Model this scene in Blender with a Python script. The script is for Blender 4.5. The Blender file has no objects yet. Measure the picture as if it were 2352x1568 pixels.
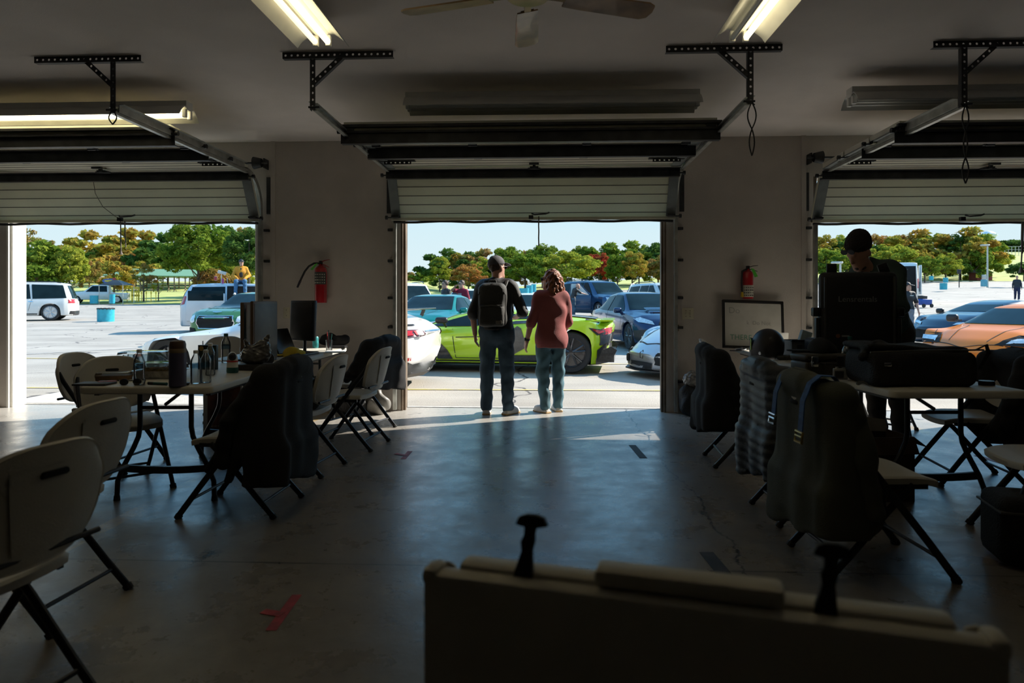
import bpy, bmesh, math, random
import numpy as np
from mathutils import Vector, Matrix
from mathutils.bvhtree import BVHTree
sc = bpy.context.scene
pi = math.pi
R_ = math.radians
# ---------------- camera ----------------
FPX, HC, HYP = 1568.0, 1.25, 690.0          # focal length in px of the 2352 px frame, eye height, horizon row
TH = math.atan(74 / FPX)
cT, sT = math.cos(TH), math.sin(TH)
cd = bpy.data.cameras.new('camera'); cam = bpy.data.objects.new('scene_camera', cd); sc.collection.objects.link(cam)
cam.location = (0, 0, HC); cam.rotation_euler = (pi / 2, 0, TH)
cd.sensor_fit = 'HORIZONTAL'; cd.sensor_width = 36; cd.lens = 36 * FPX / 2352
cd.shift_y = -(784 - HYP) / 2352
cd.clip_end = 2000
cd.dof.use_dof = True; cd.dof.focus_distance = 8.0; cd.dof.aperture_fstop = 3.2
sc.camera = cam
# ---------------- sky, sun, exposure ----------------
w = bpy.data.worlds.new('sky'); sc.world = w; w.use_nodes = True
nt = w.node_tree; nt.nodes.clear()
o_ = nt.nodes.new('ShaderNodeOutputWorld'); bg = nt.nodes.new('ShaderNodeBackground')
tc = nt.nodes.new('ShaderNodeTexCoord'); sx = nt.nodes.new('ShaderNodeSeparateXYZ'); rp = nt.nodes.new('ShaderNodeValToRGB')
nt.links.new(tc.outputs['Generated'], sx.inputs[0]); nt.links.new(sx.outputs['Z'], rp.inputs[0])
nt.links.new(rp.outputs[0], bg.inputs[0]); nt.links.new(bg.outputs[0], o_.inputs[0])
rp.color_ramp.elements[0].position = 0.0; rp.color_ramp.elements[0].color = (.50, .58, .60, 1)
rp.color_ramp.elements[1].position = 1.0; rp.color_ramp.elements[1].color = (.13, .33, .62, 1)
for p_, c_ in ((.10, (.44, .565, .61, 1)), (.20, (.27, .54, .74, 1)), (.42, (.15, .44, .80, 1))):
    e_ = rp.color_ramp.elements.new(p_); e_.color = c_
bg.inputs[1].default_value = .86
sd = bpy.data.lights.new('sun', 'SUN'); sun = bpy.data.objects.new('sun', sd); sc.collection.objects.link(sun)
sd.energy = 5.2; sd.angle = R_(.55); sd.color = (1, .93, .82)
sun.rotation_euler = Vector((-.887, -.461, -.66)).to_track_quat('-Z', 'Y').to_euler()
sun.location = (20, 20, 20)
vs = sc.view_settings; vs.view_transform = 'Standard'; vs.look = 'None'; vs.exposure = 0.85; vs.gamma = 1.0; vs.use_curve_mapping = False
sc.cycles.max_bounces = 8; sc.cycles.diffuse_bounces = 6; sc.cycles.glossy_bounces = 3; sc.cycles.transmission_bounces = 6; sc.cycles.transparent_max_bounces = 12
sc.cycles.caustics_reflective = False; sc.cycles.caustics_refractive = False; sc.cycles.sample_clamp_indirect = 6.0

# ---------------- helpers ----------------
def unp(px, py, zc):
    xc = (px - 1176) / FPX * zc
    return Vector((xc * cT - zc * sT, xc * sT + zc * cT, HC - (py - HYP) * zc / FPX))
def G(px, py, z=0.0):
    return unp(px, py, FPX * (HC - z) / (py - HYP))
def AT(px, Y, z=0.0):                                   # the point at height z on plane Y seen in column px
    k = (px - 1176) / FPX
    zc = Y / (k * sT + cT)
    return Vector(((k * cT - sT) * zc, Y, z))
def new_link(name, data):
    o = bpy.data.objects.new(name, data); sc.collection.objects.link(o); return o
def tag(o, label=None, cat=None, group=None, kind=None):
    if label: o['label'] = label
    if cat: o['category'] = cat
    if group: o['group'] = group
    if kind: o['kind'] = kind
    return o
def thing(name, label, cat, loc=(0, 0, 0), rz=0.0, group=None):
    o = new_link(name, None); o.empty_display_size = .1
    o.location = loc; o.rotation_euler = (0, 0, rz)
    return tag(o, label, cat, group)
def kids(o): return [c for c in bpy.data.objects if c.parent == o]
def dup(root, name=None, loc=None, rz=None, label=None, group=None):
    def cp(o, par):
        c = o.copy(); sc.collection.objects.link(c)
        if par: c.parent = par
        for k in o.children: cp(k, c)
        return c
    r = cp(root, None)
    if loc is not None: r.location = loc
    if rz is not None: r.rotation_euler = (0, 0, rz)
    if label: r['label'] = label
    if group: r['group'] = group
    return r
MATS = {}
def M(name, col=(.5, .5, .5), rough=.5, metal=0.0, nz=.12, ns=8.0, bump=0.0, coat=0.0, emit=0.0, spec=.5, col2=None, objspace=True, bs=None):
    """procedural principled material; colour varies with a noise, optional bump"""
    if name in MATS: return MATS[name]
    m = bpy.data.materials.new(name); m.use_nodes = True; MATS[name] = m
    n = m.node_tree.nodes; l = m.node_tree.links; b = n['Principled BSDF']
    t = n.new('ShaderNodeTexCoord'); x = n.new('ShaderNodeTexNoise'); x.inputs['Scale'].default_value = ns; x.inputs['Detail'].default_value = 4
    l.new(t.outputs['Object'], x.inputs['Vector'])
    r = n.new('ShaderNodeValToRGB'); l.new(x.outputs[0], r.inputs[0])
    c2 = col2 or tuple(max(0, c * (1 - nz)) for c in col); c1 = col if col2 else tuple(min(1, c * (1 + nz)) for c in col)
    r.color_ramp.elements[0].position = .35; r.color_ramp.elements[1].position = .65
    r.color_ramp.elements[0].color = (*c2, 1); r.color_ramp.elements[1].color = (*c1, 1)
    l.new(r.outputs[0], b.inputs['Base Color'])
    b.inputs['Roughness'].default_value = rough; b.inputs['Metallic'].default_value = metal; b.inputs['Coat Weight'].default_value = coat
    b.inputs['Coat Roughness'].default_value = .04; b.inputs['Specular IOR Level'].default_value = spec
    if emit:
        l.new(r.outputs[0], b.inputs['Emission Color']); b.inputs['Emission Strength'].default_value = emit
    if bump:
        x2 = n.new('ShaderNodeTexNoise'); x2.inputs['Scale'].default_value = bs or ns * 6; x2.inputs['Detail'].default_value = 5
        l.new(t.outputs['Object'], x2.inputs['Vector'])
        bp = n.new('ShaderNodeBump'); bp.inputs['Strength'].default_value = bump; bp.inputs['Distance'].default_value = .02
        l.new(x2.outputs[0], bp.inputs['Height']); l.new(bp.outputs[0], b.inputs['Normal'])
    return m
def MGLASS(name, col=(.9, .95, .97), gl=.12, rough=.05):
    if name in MATS: return MATS[name]
    m = bpy.data.materials.new(name); m.use_nodes = True; MATS[name] = m
    n = m.node_tree.nodes; l = m.node_tree.links; n.clear()
    o = n.new('ShaderNodeOutputMaterial'); mx = n.new('ShaderNodeMixShader'); tr = n.new('ShaderNodeBsdfTransparent'); g = n.new('ShaderNodeBsdfGlossy')
    fr = n.new('ShaderNodeFresnel'); fr.inputs[0].default_value = 1.45
    ad = n.new('ShaderNodeMath'); ad.operation = 'ADD'; ad.use_clamp = True; ad.inputs[1].default_value = gl
    x = n.new('ShaderNodeTexNoise'); x.inputs['Scale'].default_value = 3; mm = n.new('ShaderNodeMixRGB'); mm.inputs[1].default_value = (*col, 1); mm.inputs[2].default_value = (*(c * .93 for c in col), 1)
    l.new(x.outputs[0], mm.inputs[0]); l.new(mm.outputs[0], tr.inputs[0])
    g.inputs['Roughness'].default_value = rough
    l.new(fr.outputs[0], ad.inputs[0]); l.new(ad.outputs[0], mx.inputs[0]); l.new(tr.outputs[0], mx.inputs[1]); l.new(g.outputs[0], mx.inputs[2]); l.new(mx.outputs[0], o.inputs[0])
    return m
class B:
    """collects shapes and links them as ONE mesh object"""
    def __init__(s, T=None): s.v = []; s.f = []; s.mi = []; s.T = T or Matrix()
    def add(s, vs, fs, mi=0):
        o = len(s.v); T = s.T
        s.v.extend((T @ Vector(p))[:] for p in vs); s.f.extend([tuple(o + i for i in f) for f in fs]); s.mi.extend([mi] * len(fs)); return s
    def box(s, c, d, R=None, bev=0.0, mi=0):
        h = [q / 2 for q in d]; c = Vector(c)
        R = R.to_3x3() if R is not None else None
        f3 = lambda p: (c + (R @ Vector(p) if R else Vector(p)))
        if bev <= 0:
            v = [f3((x * h[0], y * h[1], z * h[2])) for z in (-1, 1) for y in (-1, 1) for x in (-1, 1)]
            return s.add(v, [(0, 2, 3, 1), (4, 5, 7, 6), (0, 1, 5, 4), (2, 6, 7, 3), (0, 4, 6, 2), (1, 3, 7, 5)], mi)
        bev = min(bev, min(h) * .98)
        bm = bmesh.new(); bmesh.ops.create_cube(bm, size=1)
        for q in bm.verts: q.co = Vector((q.co.x * d[0], q.co.y * d[1], q.co.z * d[2]))
        bmesh.ops.bevel(bm, geom=list(bm.edges), offset=bev, segments=3 if bev > .012 else 2, affect='EDGES', profile=.5)
        bm.verts.index_update()
        s.add([f3(q.co) for q in bm.verts], [[q.index for q in f.verts] for f in bm.faces], mi); bm.free(); return s
    def rings(s, rs, closed=True, cap=True, loop=False, mi=0):
        n = len(rs[0]); v = [p for r in rs for p in r]; f = []
        m = len(rs)
        for i in range(m if loop else m - 1):
            a, b = i * n, ((i + 1) % m) * n
            for j in range(n if closed else n - 1):
                k = (j + 1) % n; f.append((a + j, a + k, b + k, b + j))
        if cap and closed and not loop: f.append(tuple(range(n - 1, -1, -1))); f.append(tuple((m - 1) * n + j for j in range(n)))
        return s.add(v, f, mi)
    def tube(s, pts, r, n=8, closed=False, cap=True, flat=None, mi=0):
        P = [Vector(p) for p in pts]; m = len(P); rr = r if isinstance(r, (list, tuple)) else [r] * m
        rs = []; up = None
        for i in range(m):
            a = P[(i - 1) % m] if (closed or i > 0) else P[i]; b = P[(i + 1) % m] if (closed or i < m - 1) else P[i]
            t = (b - a).normalized()
            if up is None: up = Vector((0, 0, 1)) if abs(t.z) < .9 else Vector((1, 0, 0))
            x = up.cross(t)
            if x.length < 1e-5: x = Vector((1, 0, 0)).cross(t)
            x.normalize(); y = t.cross(x); up = y
            fl = flat or (1, 1)
            rs.append([P[i] + x * (math.cos(2 * pi * k / n) * rr[i] * fl[0]) + y * (math.sin(2 * pi * k / n) * rr[i] * fl[1]) for k in range(n)])
        return s.rings(rs, True, cap, closed, mi)
    def cyl(s, a, b, r, r2=None, n=16, mi=0): return s.tube([a, b], [r, r if r2 is None else r2], n, mi=mi)
    def lathe(s, prof, n=24, c=(0, 0, 0), ax='z', mi=0, sx=1, sy=1):
        rs = []
        for r, z in prof:
            ring = []
            for k in range(n):
                a = 2 * pi * k / n; x, y = r * math.cos(a) * sx, r * math.sin(a) * sy
                p = (x, y, z) if ax == 'z' else ((z, x, y) if ax == 'x' else (y, z, x))
                ring.append((p[0] + c[0], p[1] + c[1], p[2] + c[2]))
            rs.append(ring)
        return s.rings(rs, True, True, False, mi)
    def prism(s, poly, h, o=(0, 0, 0), ux=(1, 0, 0), uy=(0, 1, 0), mi=0):
        o, ux, uy = Vector(o), Vector(ux), Vector(uy); nz = ux.cross(uy).normalized() * h
        a = [o + ux * p[0] + uy * p[1] for p in poly]
        return s.rings([a, [p + nz for p in a]], mi=mi)
    def grid(s, fn, nu, nv, mi=0, cu=False):
        v = [fn(i / nu, j / nv) for i in range(nu + 1) for j in range(nv + 1)]; w_ = nv + 1
        return s.add(v, [(i * w_ + j, (i + 1) * w_ + j, (i + 1) * w_ + j + 1, i * w_ + j + 1) for i in range(nu) for j in range(nv)], mi)
    def mesh(s, name, mats, ang=35):
        me = bpy.data.meshes.new(name); me.from_pydata([tuple(p) for p in s.v], [], s.f)
        for m in (mats if isinstance(mats, (list, tuple)) else [mats]): me.materials.append(m)
        if isinstance(mats, (list, tuple)) and len(mats) > 1: me.polygons.foreach_set('material_index', s.mi)
        me.validate()
        bm = bmesh.new(); bm.from_mesh(me); bmesh.ops.recalc_face_normals(bm, faces=bm.faces); bm.to_mesh(me); bm.free()
        me.polygons.foreach_set('use_smooth', [True] * len(me.polygons))
        if ang < 180: me.set_sharp_from_angle(angle=R_(ang))
        me.update(); return me
    def build(s, name, mats, parent=None, ang=35):
        o = new_link(name, s.mesh(name, mats, ang))
        if parent is not None: o.parent = parent
        return o
def text_mesh(b, txt, size, o, ux, uy, depth=.002, font_bold=False, mi=0):
    """letters as mesh added to builder b; lower-left at o"""
    cu = bpy.data.curves.new('t', 'FONT'); cu.body = txt; cu.size = size; cu.extrude = depth / 2; cu.resolution_u = 3
    ob = bpy.data.objects.new('t', cu); sc.collection.objects.link(ob)
    me = ob.to_mesh(); o, ux, uy = Vector(o), Vector(ux), Vector(uy); nz = ux.cross(uy)
    b.add([o + ux * v.co.x + uy * v.co.y + nz * v.co.z for v in me.vertices], [tuple(p.vertices) for p in me.polygons], mi)
    ob.to_mesh_clear(); bpy.data.objects.remove(ob); bpy.data.curves.remove(cu)
# ---- implicit surfaces (for bodies, cloth, soft things) ----
def V_(p): return np.array(p, dtype=np.float32)
def cone(a, b, ra, rb, k=.02, m='u'):
    a, b = V_(a), V_(b); ba = b - a; L = max(1e-9, float(ba @ ba)); mr = max(ra, rb)
    def f(X, Y, Z):
        t = np.clip(((X - a[0]) * ba[0] + (Y - a[1]) * ba[1] + (Z - a[2]) * ba[2]) / L, 0, 1)
        return np.sqrt((X - a[0] - t * ba[0]) ** 2 + (Y - a[1] - t * ba[1]) ** 2 + (Z - a[2] - t * ba[2]) ** 2) - (ra + (rb - ra) * t)
    return (f, np.minimum(a, b) - mr, np.maximum(a, b) + mr, k, m)
def ell(c, r, k=.02, m='u', R=None):
    c = V_(c); r = V_(r); Ri = np.array(R.to_3x3().inverted(), dtype=np.float32) if R is not None else None
    def f(X, Y, Z):
        x, y, z = X - c[0], Y - c[1], Z - c[2]
        if Ri is not None: x, y, z = (Ri[i, 0] * x + Ri[i, 1] * y + Ri[i, 2] * z for i in range(3))
        k0 = np.sqrt((x / r[0]) ** 2 + (y / r[1]) ** 2 + (z / r[2]) ** 2); k1 = np.sqrt((x / r[0] ** 2) ** 2 + (y / r[1] ** 2) ** 2 + (z / r[2] ** 2) ** 2) + 1e-6
        return k0 * (k0 - 1) / k1
    e = r if R is None else np.full(3, r.max()); return (f, c - e, c + e, k, m)
def rbox(c, h, rad, k=.02, m='u', R=None):
    c = V_(c); h = V_(h); Ri = np.array(R.to_3x3().inverted(), dtype=np.float32) if R is not None else None
    def f(X, Y, Z):
        x, y, z = X - c[0], Y - c[1], Z - c[2]
        if Ri is not None: x, y, z = (Ri[i, 0] * x + Ri[i, 1] * y + Ri[i, 2] * z for i in range(3))
        qx, qy, qz = np.abs(x) - h[0] + rad, np.abs(y) - h[1] + rad, np.abs(z) - h[2] + rad
        return np.sqrt(np.maximum(qx, 0) ** 2 + np.maximum(qy, 0) ** 2 + np.maximum(qz, 0) ** 2) + np.minimum(np.maximum(qx, np.maximum(qy, qz)), 0) - rad
    e = h if R is None else np.full(3, float(np.linalg.norm(h))); return (f, c - e, c + e, k, m)
def fn_op(f, m='i', k=0): return (f, None, None, k, m)
def plane(p, n):                                       # keeps the side opposite to n
    p, n = V_(p), V_(n); n = n / np.linalg.norm(n)
    return (lambda X, Y, Z: (X - p[0]) * n[0] + (Y - p[1]) * n[1] + (Z - p[2]) * n[2], None, None, 0, 'i')
def infl(ops, t):
    out = []
    for f, lo, hi, k, m in ops:
        out.append(((lambda X, Y, Z, f=f: f(X, Y, Z) - t), None if lo is None else lo - t, None if hi is None else hi + t, k, m))
    return out
def sdf(ops, h, disp=None, bounds=None):
    """surface-nets mesh of a list of implicit shapes -> (verts, quads)"""
    if bounds is None:
        lo = np.min([o[1] for o in ops if o[1] is not None and o[4] == 'u'], axis=0) - 3 * h - .01; hi = np.max([o[2] for o in ops if o[2] is not None and o[4] == 'u'], axis=0) + 3 * h + .01
    else: lo, hi = V_(bounds[0]), V_(bounds[1])
    n = np.ceil((hi - lo) / h).astype(int) + 1
    xs = [(lo[i] + h * np.arange(n[i])).astype(np.float32) for i in range(3)]
    d = np.full(tuple(n), 1e2, dtype=np.float32)
    for f, l_, h_, k, m in ops:
        if l_ is None or m == 'i': sl = [slice(0, n[i]) for i in range(3)]
        else:
            mg = k + 4 * h
            sl = [slice(max(0, int((l_[i] - mg - lo[i]) / h)), min(n[i], int((h_[i] + mg - lo[i]) / h) + 2)) for i in range(3)]
        if any(q.start >= q.stop for q in sl): continue
        X, Y, Z = xs[0][sl[0]][:, None, None], xs[1][sl[1]][None, :, None], xs[2][sl[2]][None, None, :]
        v = f(X, Y, Z); s_ = d[tuple(sl)]
        if m == 'u':
            if k > 0:
                t = np.clip(.5 + .5 * (s_ - v) / k, 0, 1); d[tuple(sl)] = s_ * (1 - t) + v * t - k * t * (1 - t)
            else: d[tuple(sl)] = np.minimum(s_, v)
        elif m == 's': d[tuple(sl)] = np.maximum(s_, -v)
        else: d[tuple(sl)] = np.maximum(s_, v)
    if disp is not None: d += disp(xs[0][:, None, None], xs[1][None, :, None], xs[2][None, None, :])
    d[0] = d[-1] = 1; d[:, 0] = d[:, -1] = 1; d[:, :, 0] = d[:, :, -1] = 1
    ins = d < 0
    cnt = np.zeros(tuple(n - 1), dtype=np.int16); acc = np.zeros((3,) + tuple(n - 1), dtype=np.float32)
    for ax in range(3):
        a = [slice(None)] * 3; b = [slice(None)] * 3; a[ax] = slice(0, -1); b[ax] = slice(1, None)
        da, db = d[tuple(a)], d[tuple(b)]; cr = ins[tuple(a)] != ins[tuple(b)]
        t = np.where(cr, da / np.where(cr, da - db, 1), 0)
        o1, o2 = [q for q in range(3) if q != ax]
        for i in (0, 1):
            for j in (0, 1):
                q = [slice(None)] * 3
                q[o1] = slice(i, n[o1] - 1 + i); q[o2] = slice(j, n[o2] - 1 + j)
                c = cr[tuple(q)]; cnt += c
                acc[ax] += np.where(c, t[tuple(q)], 0); acc[o1] += c * i; acc[o2] += c * j
    act = cnt > 0; ids = np.full(act.shape, -1, dtype=np.int64); ids[act] = np.arange(int(act.sum()))
    I = np.argwhere(act); A = np.stack([acc[k][act] for k in range(3)], 1) / cnt[act][:, None]
    V = lo + (I + A) * h
    F = []
    for ax in range(3):
        o1, o2 = (ax + 1) % 3, (ax + 2) % 3
        a = [slice(None)] * 3; b = [slice(None)] * 3; a[ax] = slice(0, -1); b[ax] = slice(1, None)
        E = np.argwhere(ins[tuple(a)] != ins[tuple(b)])
        E = E[(E[:, o1] > 0) & (E[:, o2] > 0) & (E[:, o1] < n[o1] - 1) & (E[:, o2] < n[o2] - 1)]
        q = []
        for i, j in ((0, 0), (1, 0), (1, 1), (0, 1)):
            e = E.copy(); e[:, o1] -= i; e[:, o2] -= j; q.append(ids[e[:, 0], e[:, 1], e[:, 2]])
        q = np.stack(q, 1); fl = ins[tuple(a)][E[:, 0], E[:, 1], E[:, 2]]; q[~fl] = q[~fl][:, ::-1]
        F.append(q)
    return V, np.concatenate(F)
def sdf_obj(name, ops, h, mat, parent=None, disp=None, bounds=None, T=None, smooth=1):
    V, F = sdf(ops, h, disp, bounds)
    me = bpy.data.meshes.new(name); me.from_pydata(V.tolist(), [], F.tolist()); me.materials.append(mat); me.validate()
    if smooth:
        bm = bmesh.new(); bm.from_mesh(me)
        for _ in range(smooth): bmesh.ops.smooth_vert(bm, verts=bm.verts, factor=.4, use_axis_x=True, use_axis_y=True, use_axis_z=True)
        bm.to_mesh(me); bm.free()
    if T is not None: me.transform(T)
    me.polygons.foreach_set('use_smooth', [True] * len(me.polygons)); me.update()
    o = new_link(name, me)
    if parent is not None: o.parent = parent
    return o
def wob(amp, s=12.0, seed=0, az=1.0):
    rg = random.Random(seed); q = [(rg.uniform(.6, 1.5) * s, rg.uniform(.6, 1.5) * s, rg.uniform(.6, 1.5) * s * az, rg.uniform(0, 6.28)) for _ in range(5)]
    def f(X, Y, Z):
        t = 0
        for i, (a, b, c, p) in enumerate(q): t = t + np.sin(X * a * (1 if i % 2 else -1) + Y * b + Z * c + p)
        return (amp / 2.5) * t
    return f
# ======================= room shell =======================
YW, YO, ZC = 7.69, 7.96, 3.07
BAYS = [(-6.28, -3.28), (-1.63, 1.36), (2.97, 5.96)]
XL, XR, YB = -8.6, 8.6, -5.0
def floor_mat():
    m = bpy.data.materials.new('sealed_concrete'); m.use_nodes = True
    n = m.node_tree.nodes; l = m.node_tree.links; b = n['Principled BSDF']
    tc = n.new('ShaderNodeTexCoord'); sp = n.new('ShaderNodeSeparateXYZ'); l.new(tc.outputs['Object'], sp.inputs[0])
    def noise(s, d=5, ro=.6, vec=None):
        x = n.new('ShaderNodeTexNoise'); x.inputs['Scale'].default_value = s; x.inputs['Detail'].default_value = d; x.inputs['Roughness'].default_value = ro
        l.new(vec or tc.outputs['Object'], x.inputs['Vector']); return x.outputs[0]
    def math_(op, a, c, clamp=False):
        q = n.new('ShaderNodeMath'); q.operation = op; q.use_clamp = clamp
        for i, t in enumerate((a, c)):
            if t is None: continue
            if isinstance(t, (int, float)): q.inputs[i].default_value = t
            else: l.new(t, q.inputs[i])
        return q.outputs[0]
    def ramp(f, p0, p1, c0=(0, 0, 0), c1=(1, 1, 1)):
        r = n.new('ShaderNodeValToRGB'); l.new(f, r.inputs[0]); e = r.color_ramp.elements
        e[0].position, e[1].position = p0, p1; e[0].color = (*c0, 1); e[1].color = (*c1, 1); return r.outputs[0]
    def mix(f, a, c, t='MIX'):
        q = n.new('ShaderNodeMixRGB'); q.blend_type = t
        if isinstance(f, (int, float)): q.inputs[0].default_value = f
        else: l.new(f, q.inputs[0])
        for i, v in ((1, a), (2, c)):
            if isinstance(v, tuple): q.inputs[i].default_value = (*v, 1)
            else: l.new(v, q.inputs[i])
        return q.outputs[0]
    base = ramp(noise(1.3), .3, .7, (.17, .152, .132), (.27, .245, .212))
    base = mix(ramp(noise(9, 6, .7), .42, .62), mix(.35, base, (.12, .108, .095)), base)
    sunband = n.new('ShaderNodeMapRange'); sunband.inputs['From Min'].default_value = 6.5; sunband.inputs['From Max'].default_value = 7.9; l.new(math_('ADD', sp.outputs[1], math_('MULTIPLY', noise(2.2, 6, .7), .9)), sunband.inputs['Value'])
    base = mix(math_('MULTIPLY', sunband.outputs[0], .8), base, (.50, .475, .43))  # sunlight put into the floor colour: paler towards the doors
    base = mix(ramp(noise(2.6, 8, .65), .62, .70), base, (.045, .042, .042))           # oil stains
    base = mix(math_('MULTIPLY', ramp(noise(40, 3), .66, .72), .6), base, (.08, .075, .07))
    wx = math_('ADD', sp.outputs[0], math_('MULTIPLY', math_('SUBTRACT', noise(1.7, 6, .7), .5), .35))
    crack = math_('LESS_THAN', math_('ABSOLUTE', math_('SUBTRACT', wx, .93), None), .007)
    joint = math_('LESS_THAN', math_('ABSOLUTE', math_('SUBTRACT', sp.outputs[1], 3.2), None), .006)
    base = mix(math_('MAXIMUM', crack, joint), base, (.05, .045, .04))
    for lx in (-2.42, 3.62):
        ln = math_('LESS_THAN', math_('ABSOLUTE', math_('SUBTRACT', sp.outputs[0], lx), None), .05)
        base = mix(math_('MULTIPLY', ln, ramp(noise(5, 6, .7), .35, .6)), base, (.42, .30, .12))
    l.new(base, b.inputs['Base Color'])
    rg = ramp(noise(3.5, 6, .7), .3, .7, (.20,) * 3, (.42,) * 3); l.new(rg, b.inputs['Roughness'])
    bp = n.new('ShaderNodeBump'); bp.inputs['Strength'].default_value = .12; bp.inputs['Distance'].default_value = .01
    l.new(noise(30, 6, .7), bp.inputs['Height']); l.new(bp.outputs[0], b.inputs['Normal'])
    b.inputs['Specular IOR Level'].default_value = .6
    return m
M_wall = M('painted_wall', (.58, .53, .485), .75, nz=.05, ns=3, bump=.15, bs=90)
M_ceil = M('painted_ceiling', (.86, .79, .745), .85, nz=.04, ns=2, bump=.15, bs=120)
M_ext = M('sunlit_stucco', (.80, .77, .70), .8, nz=.05, ns=3, bump=.2, bs=60)
M_trim = M('grey_trim', (.30, .285, .265), .6, nz=.08)
M_galv = M('galvanised', (.50, .51, .48), .42, .75, nz=.15, ns=12)
M_dsteel = M('dark_steel', (.055, .057, .06), .5, .5, nz=.25, ns=10)
M_black = M('black_plastic', (.015, .015, .017), .45, nz=.2)
M_rub = M('rubber', (.012, .012, .012), .75, nz=.2)
M_tyre = M('tyre', (.016, .016, .017), .8, nz=.2)
M_white = M('white_paint', (.70, .68, .62), .5, nz=.05)
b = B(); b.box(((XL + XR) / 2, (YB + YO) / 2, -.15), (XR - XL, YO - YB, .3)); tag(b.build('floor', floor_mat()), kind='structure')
b = B(); b.box(((XL + XR) / 2, (YB + YO) / 2, ZC + .1), (XR - XL, YO - YB, .2)); tag(b.build('ceiling', M_ceil), kind='structure')
ZH = 2.62
b = B(); xs = [XL] + [x for a in BAYS for x in a] + [XR]
for i in range(0, len(xs), 2): b.box(((xs[i] + xs[i + 1]) / 2, (YW + YO) / 2, ZC / 2), (xs[i + 1] - xs[i], YO - YW, ZC))
for a in BAYS: b.box(((a[0] + a[1]) / 2, (YW + YO) / 2, (ZH + ZC) / 2), (a[1] - a[0], YO - YW, ZC - ZH))
tag(b.build('wall_front', M_wall), kind='structure')
b = B()                                                   # outside skin and roof edge
for i in range(0, len(xs), 2): b.box(((xs[i] + xs[i + 1]) / 2, YO + .02, ZC / 2), (xs[i + 1] - xs[i], .04, ZC))
for a in BAYS: b.box(((a[0] + a[1]) / 2, YO + .02, (ZH + ZC) / 2), (a[1] - a[0], .04, ZC - ZH))
b.box(((XL + XR) / 2, YO + .15, ZC + .3), (XR - XL + .6, .34, .6))
tag(b.build('wall_outside', M_ext), kind='structure')
for nm, c, d in (('wall_left', (XL - .1, (YB + YO) / 2, ZC / 2), (.2, YO - YB, ZC)), ('wall_right', (XR + .1, (YB + YO) / 2, ZC / 2), (.2, YO - YB, ZC)), ('wall_back', (0, YB - .1, ZC / 2), (XR - XL, .2, ZC))):
    b = B(); b.box(c, d); tag(b.build(nm, M('dark_rear_wall', (.17, .155, .14), .8)), kind='structure')
# jamb liners and stops of each opening
M_reveal = M('white_reveal', (.86, .84, .78), .6, nz=.03)
M_jamb = M('weathered_wood', (.16, .12, .085), .7, nz=.35, ns=5)
for i, (x0, x1) in enumerate(BAYS):
    b = B()
    for s, x in ((1, x0), (-1, x1)):
        b.box((x + s * .012, YW + .135, ZH / 2), (.024, .27, ZH)); b.box((x + s * .03, YW + .06, ZH / 2), (.04, .05, ZH))
    tag(b.build('trim_%d' % (i + 1), M_reveal if i == 0 else M_jamb), kind='structure')
b = B()
for x in (-3.10, 2.86): b.box((x, YW - .012, ZC / 2), (.05, .024, ZC))
b.box((-2.45, YW - .006, 1.5), (.012, .012, 0.01))
tag(b.build('trim_4', M_wall), kind='structure')

# ======================= overhead doors =======================
M_leaf = M('door_steel', (.86, .85, .76), .5, nz=.06, ns=2.5, bump=.05)
_n = M_leaf.node_tree.nodes; _l = M_leaf.node_tree.links; _t = _n.new('ShaderNodeBsdfTranslucent'); _t.inputs[0].default_value = (.84, .82, .66, 1); _x = _n.new('ShaderNodeMixShader'); _x.inputs[0].default_value = .38
_l.new(_n['Principled BSDF'].outputs[0], _x.inputs[1]); _l.new(_t.outputs[0], _x.inputs[2]); _l.new(_x.outputs[0], _n['Material Output'].inputs[0])   # thin light-passing door skin
M_leafd = M('door_groove', (.12, .11, .10), .7)
M_brown = M('brown_backer', (.16, .125, .10), .7, nz=.2, ns=4)
def perf(b, p0, p1, wv, pitch=.045, hole=.009, mi=0):
    """a steel strip with real round holes from p0 to p1, width vector wv"""
    p0, p1, wv = Vector(p0), Vector(p1), Vector(wv); L = (p1 - p0).length; n = max(1, int(L / pitch)); u = (p1 - p0) / n
    nn = u.cross(wv).normalized() * .003; r = hole
    for off in (Vector(), nn):
        for i in range(n):
            c = p0 + u * (i + .5) + wv * .5 + off; a = u * .5; w_ = wv * .5; un, wn = u.normalized() * r, wv.normalized() * r
            o = [a + w_, w_, -a + w_, -a, -a - w_, -w_, a - w_, a]
            k = .707; q = [un * k + wn * k, wn, -un * k + wn * k, -un, -un * k - wn * k, -wn, un * k - wn * k, un]
            b.add([c + t for t in o + q], [(j, (j + 1) % 8, 8 + (j + 1) % 8, 8 + j) for j in range(8)], mi)
def perf_angle(b, p0, p1, wv, lv):
    perf(b, p0, p1, wv); p0, p1, lv = Vector(p0), Vector(p1), Vector(lv)
    b.rings([[p0, p0 + lv, p0 + lv + Vector(wv).normalized() * .003, p0 + Vector(wv).normalized() * .003], [p1, p1 + lv, p1 + lv + Vector(wv).normalized() * .003, p1 + Vector(wv).normalized() * .003]])
SEC = [((7.56, 2.14), (7.33, 2.585)), ((7.26, 2.665), (6.77, 2.69)), ((6.75, 2.69), (6.25, 2.70)), ((6.23, 2.70), (5.72, 2.71))]
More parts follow.
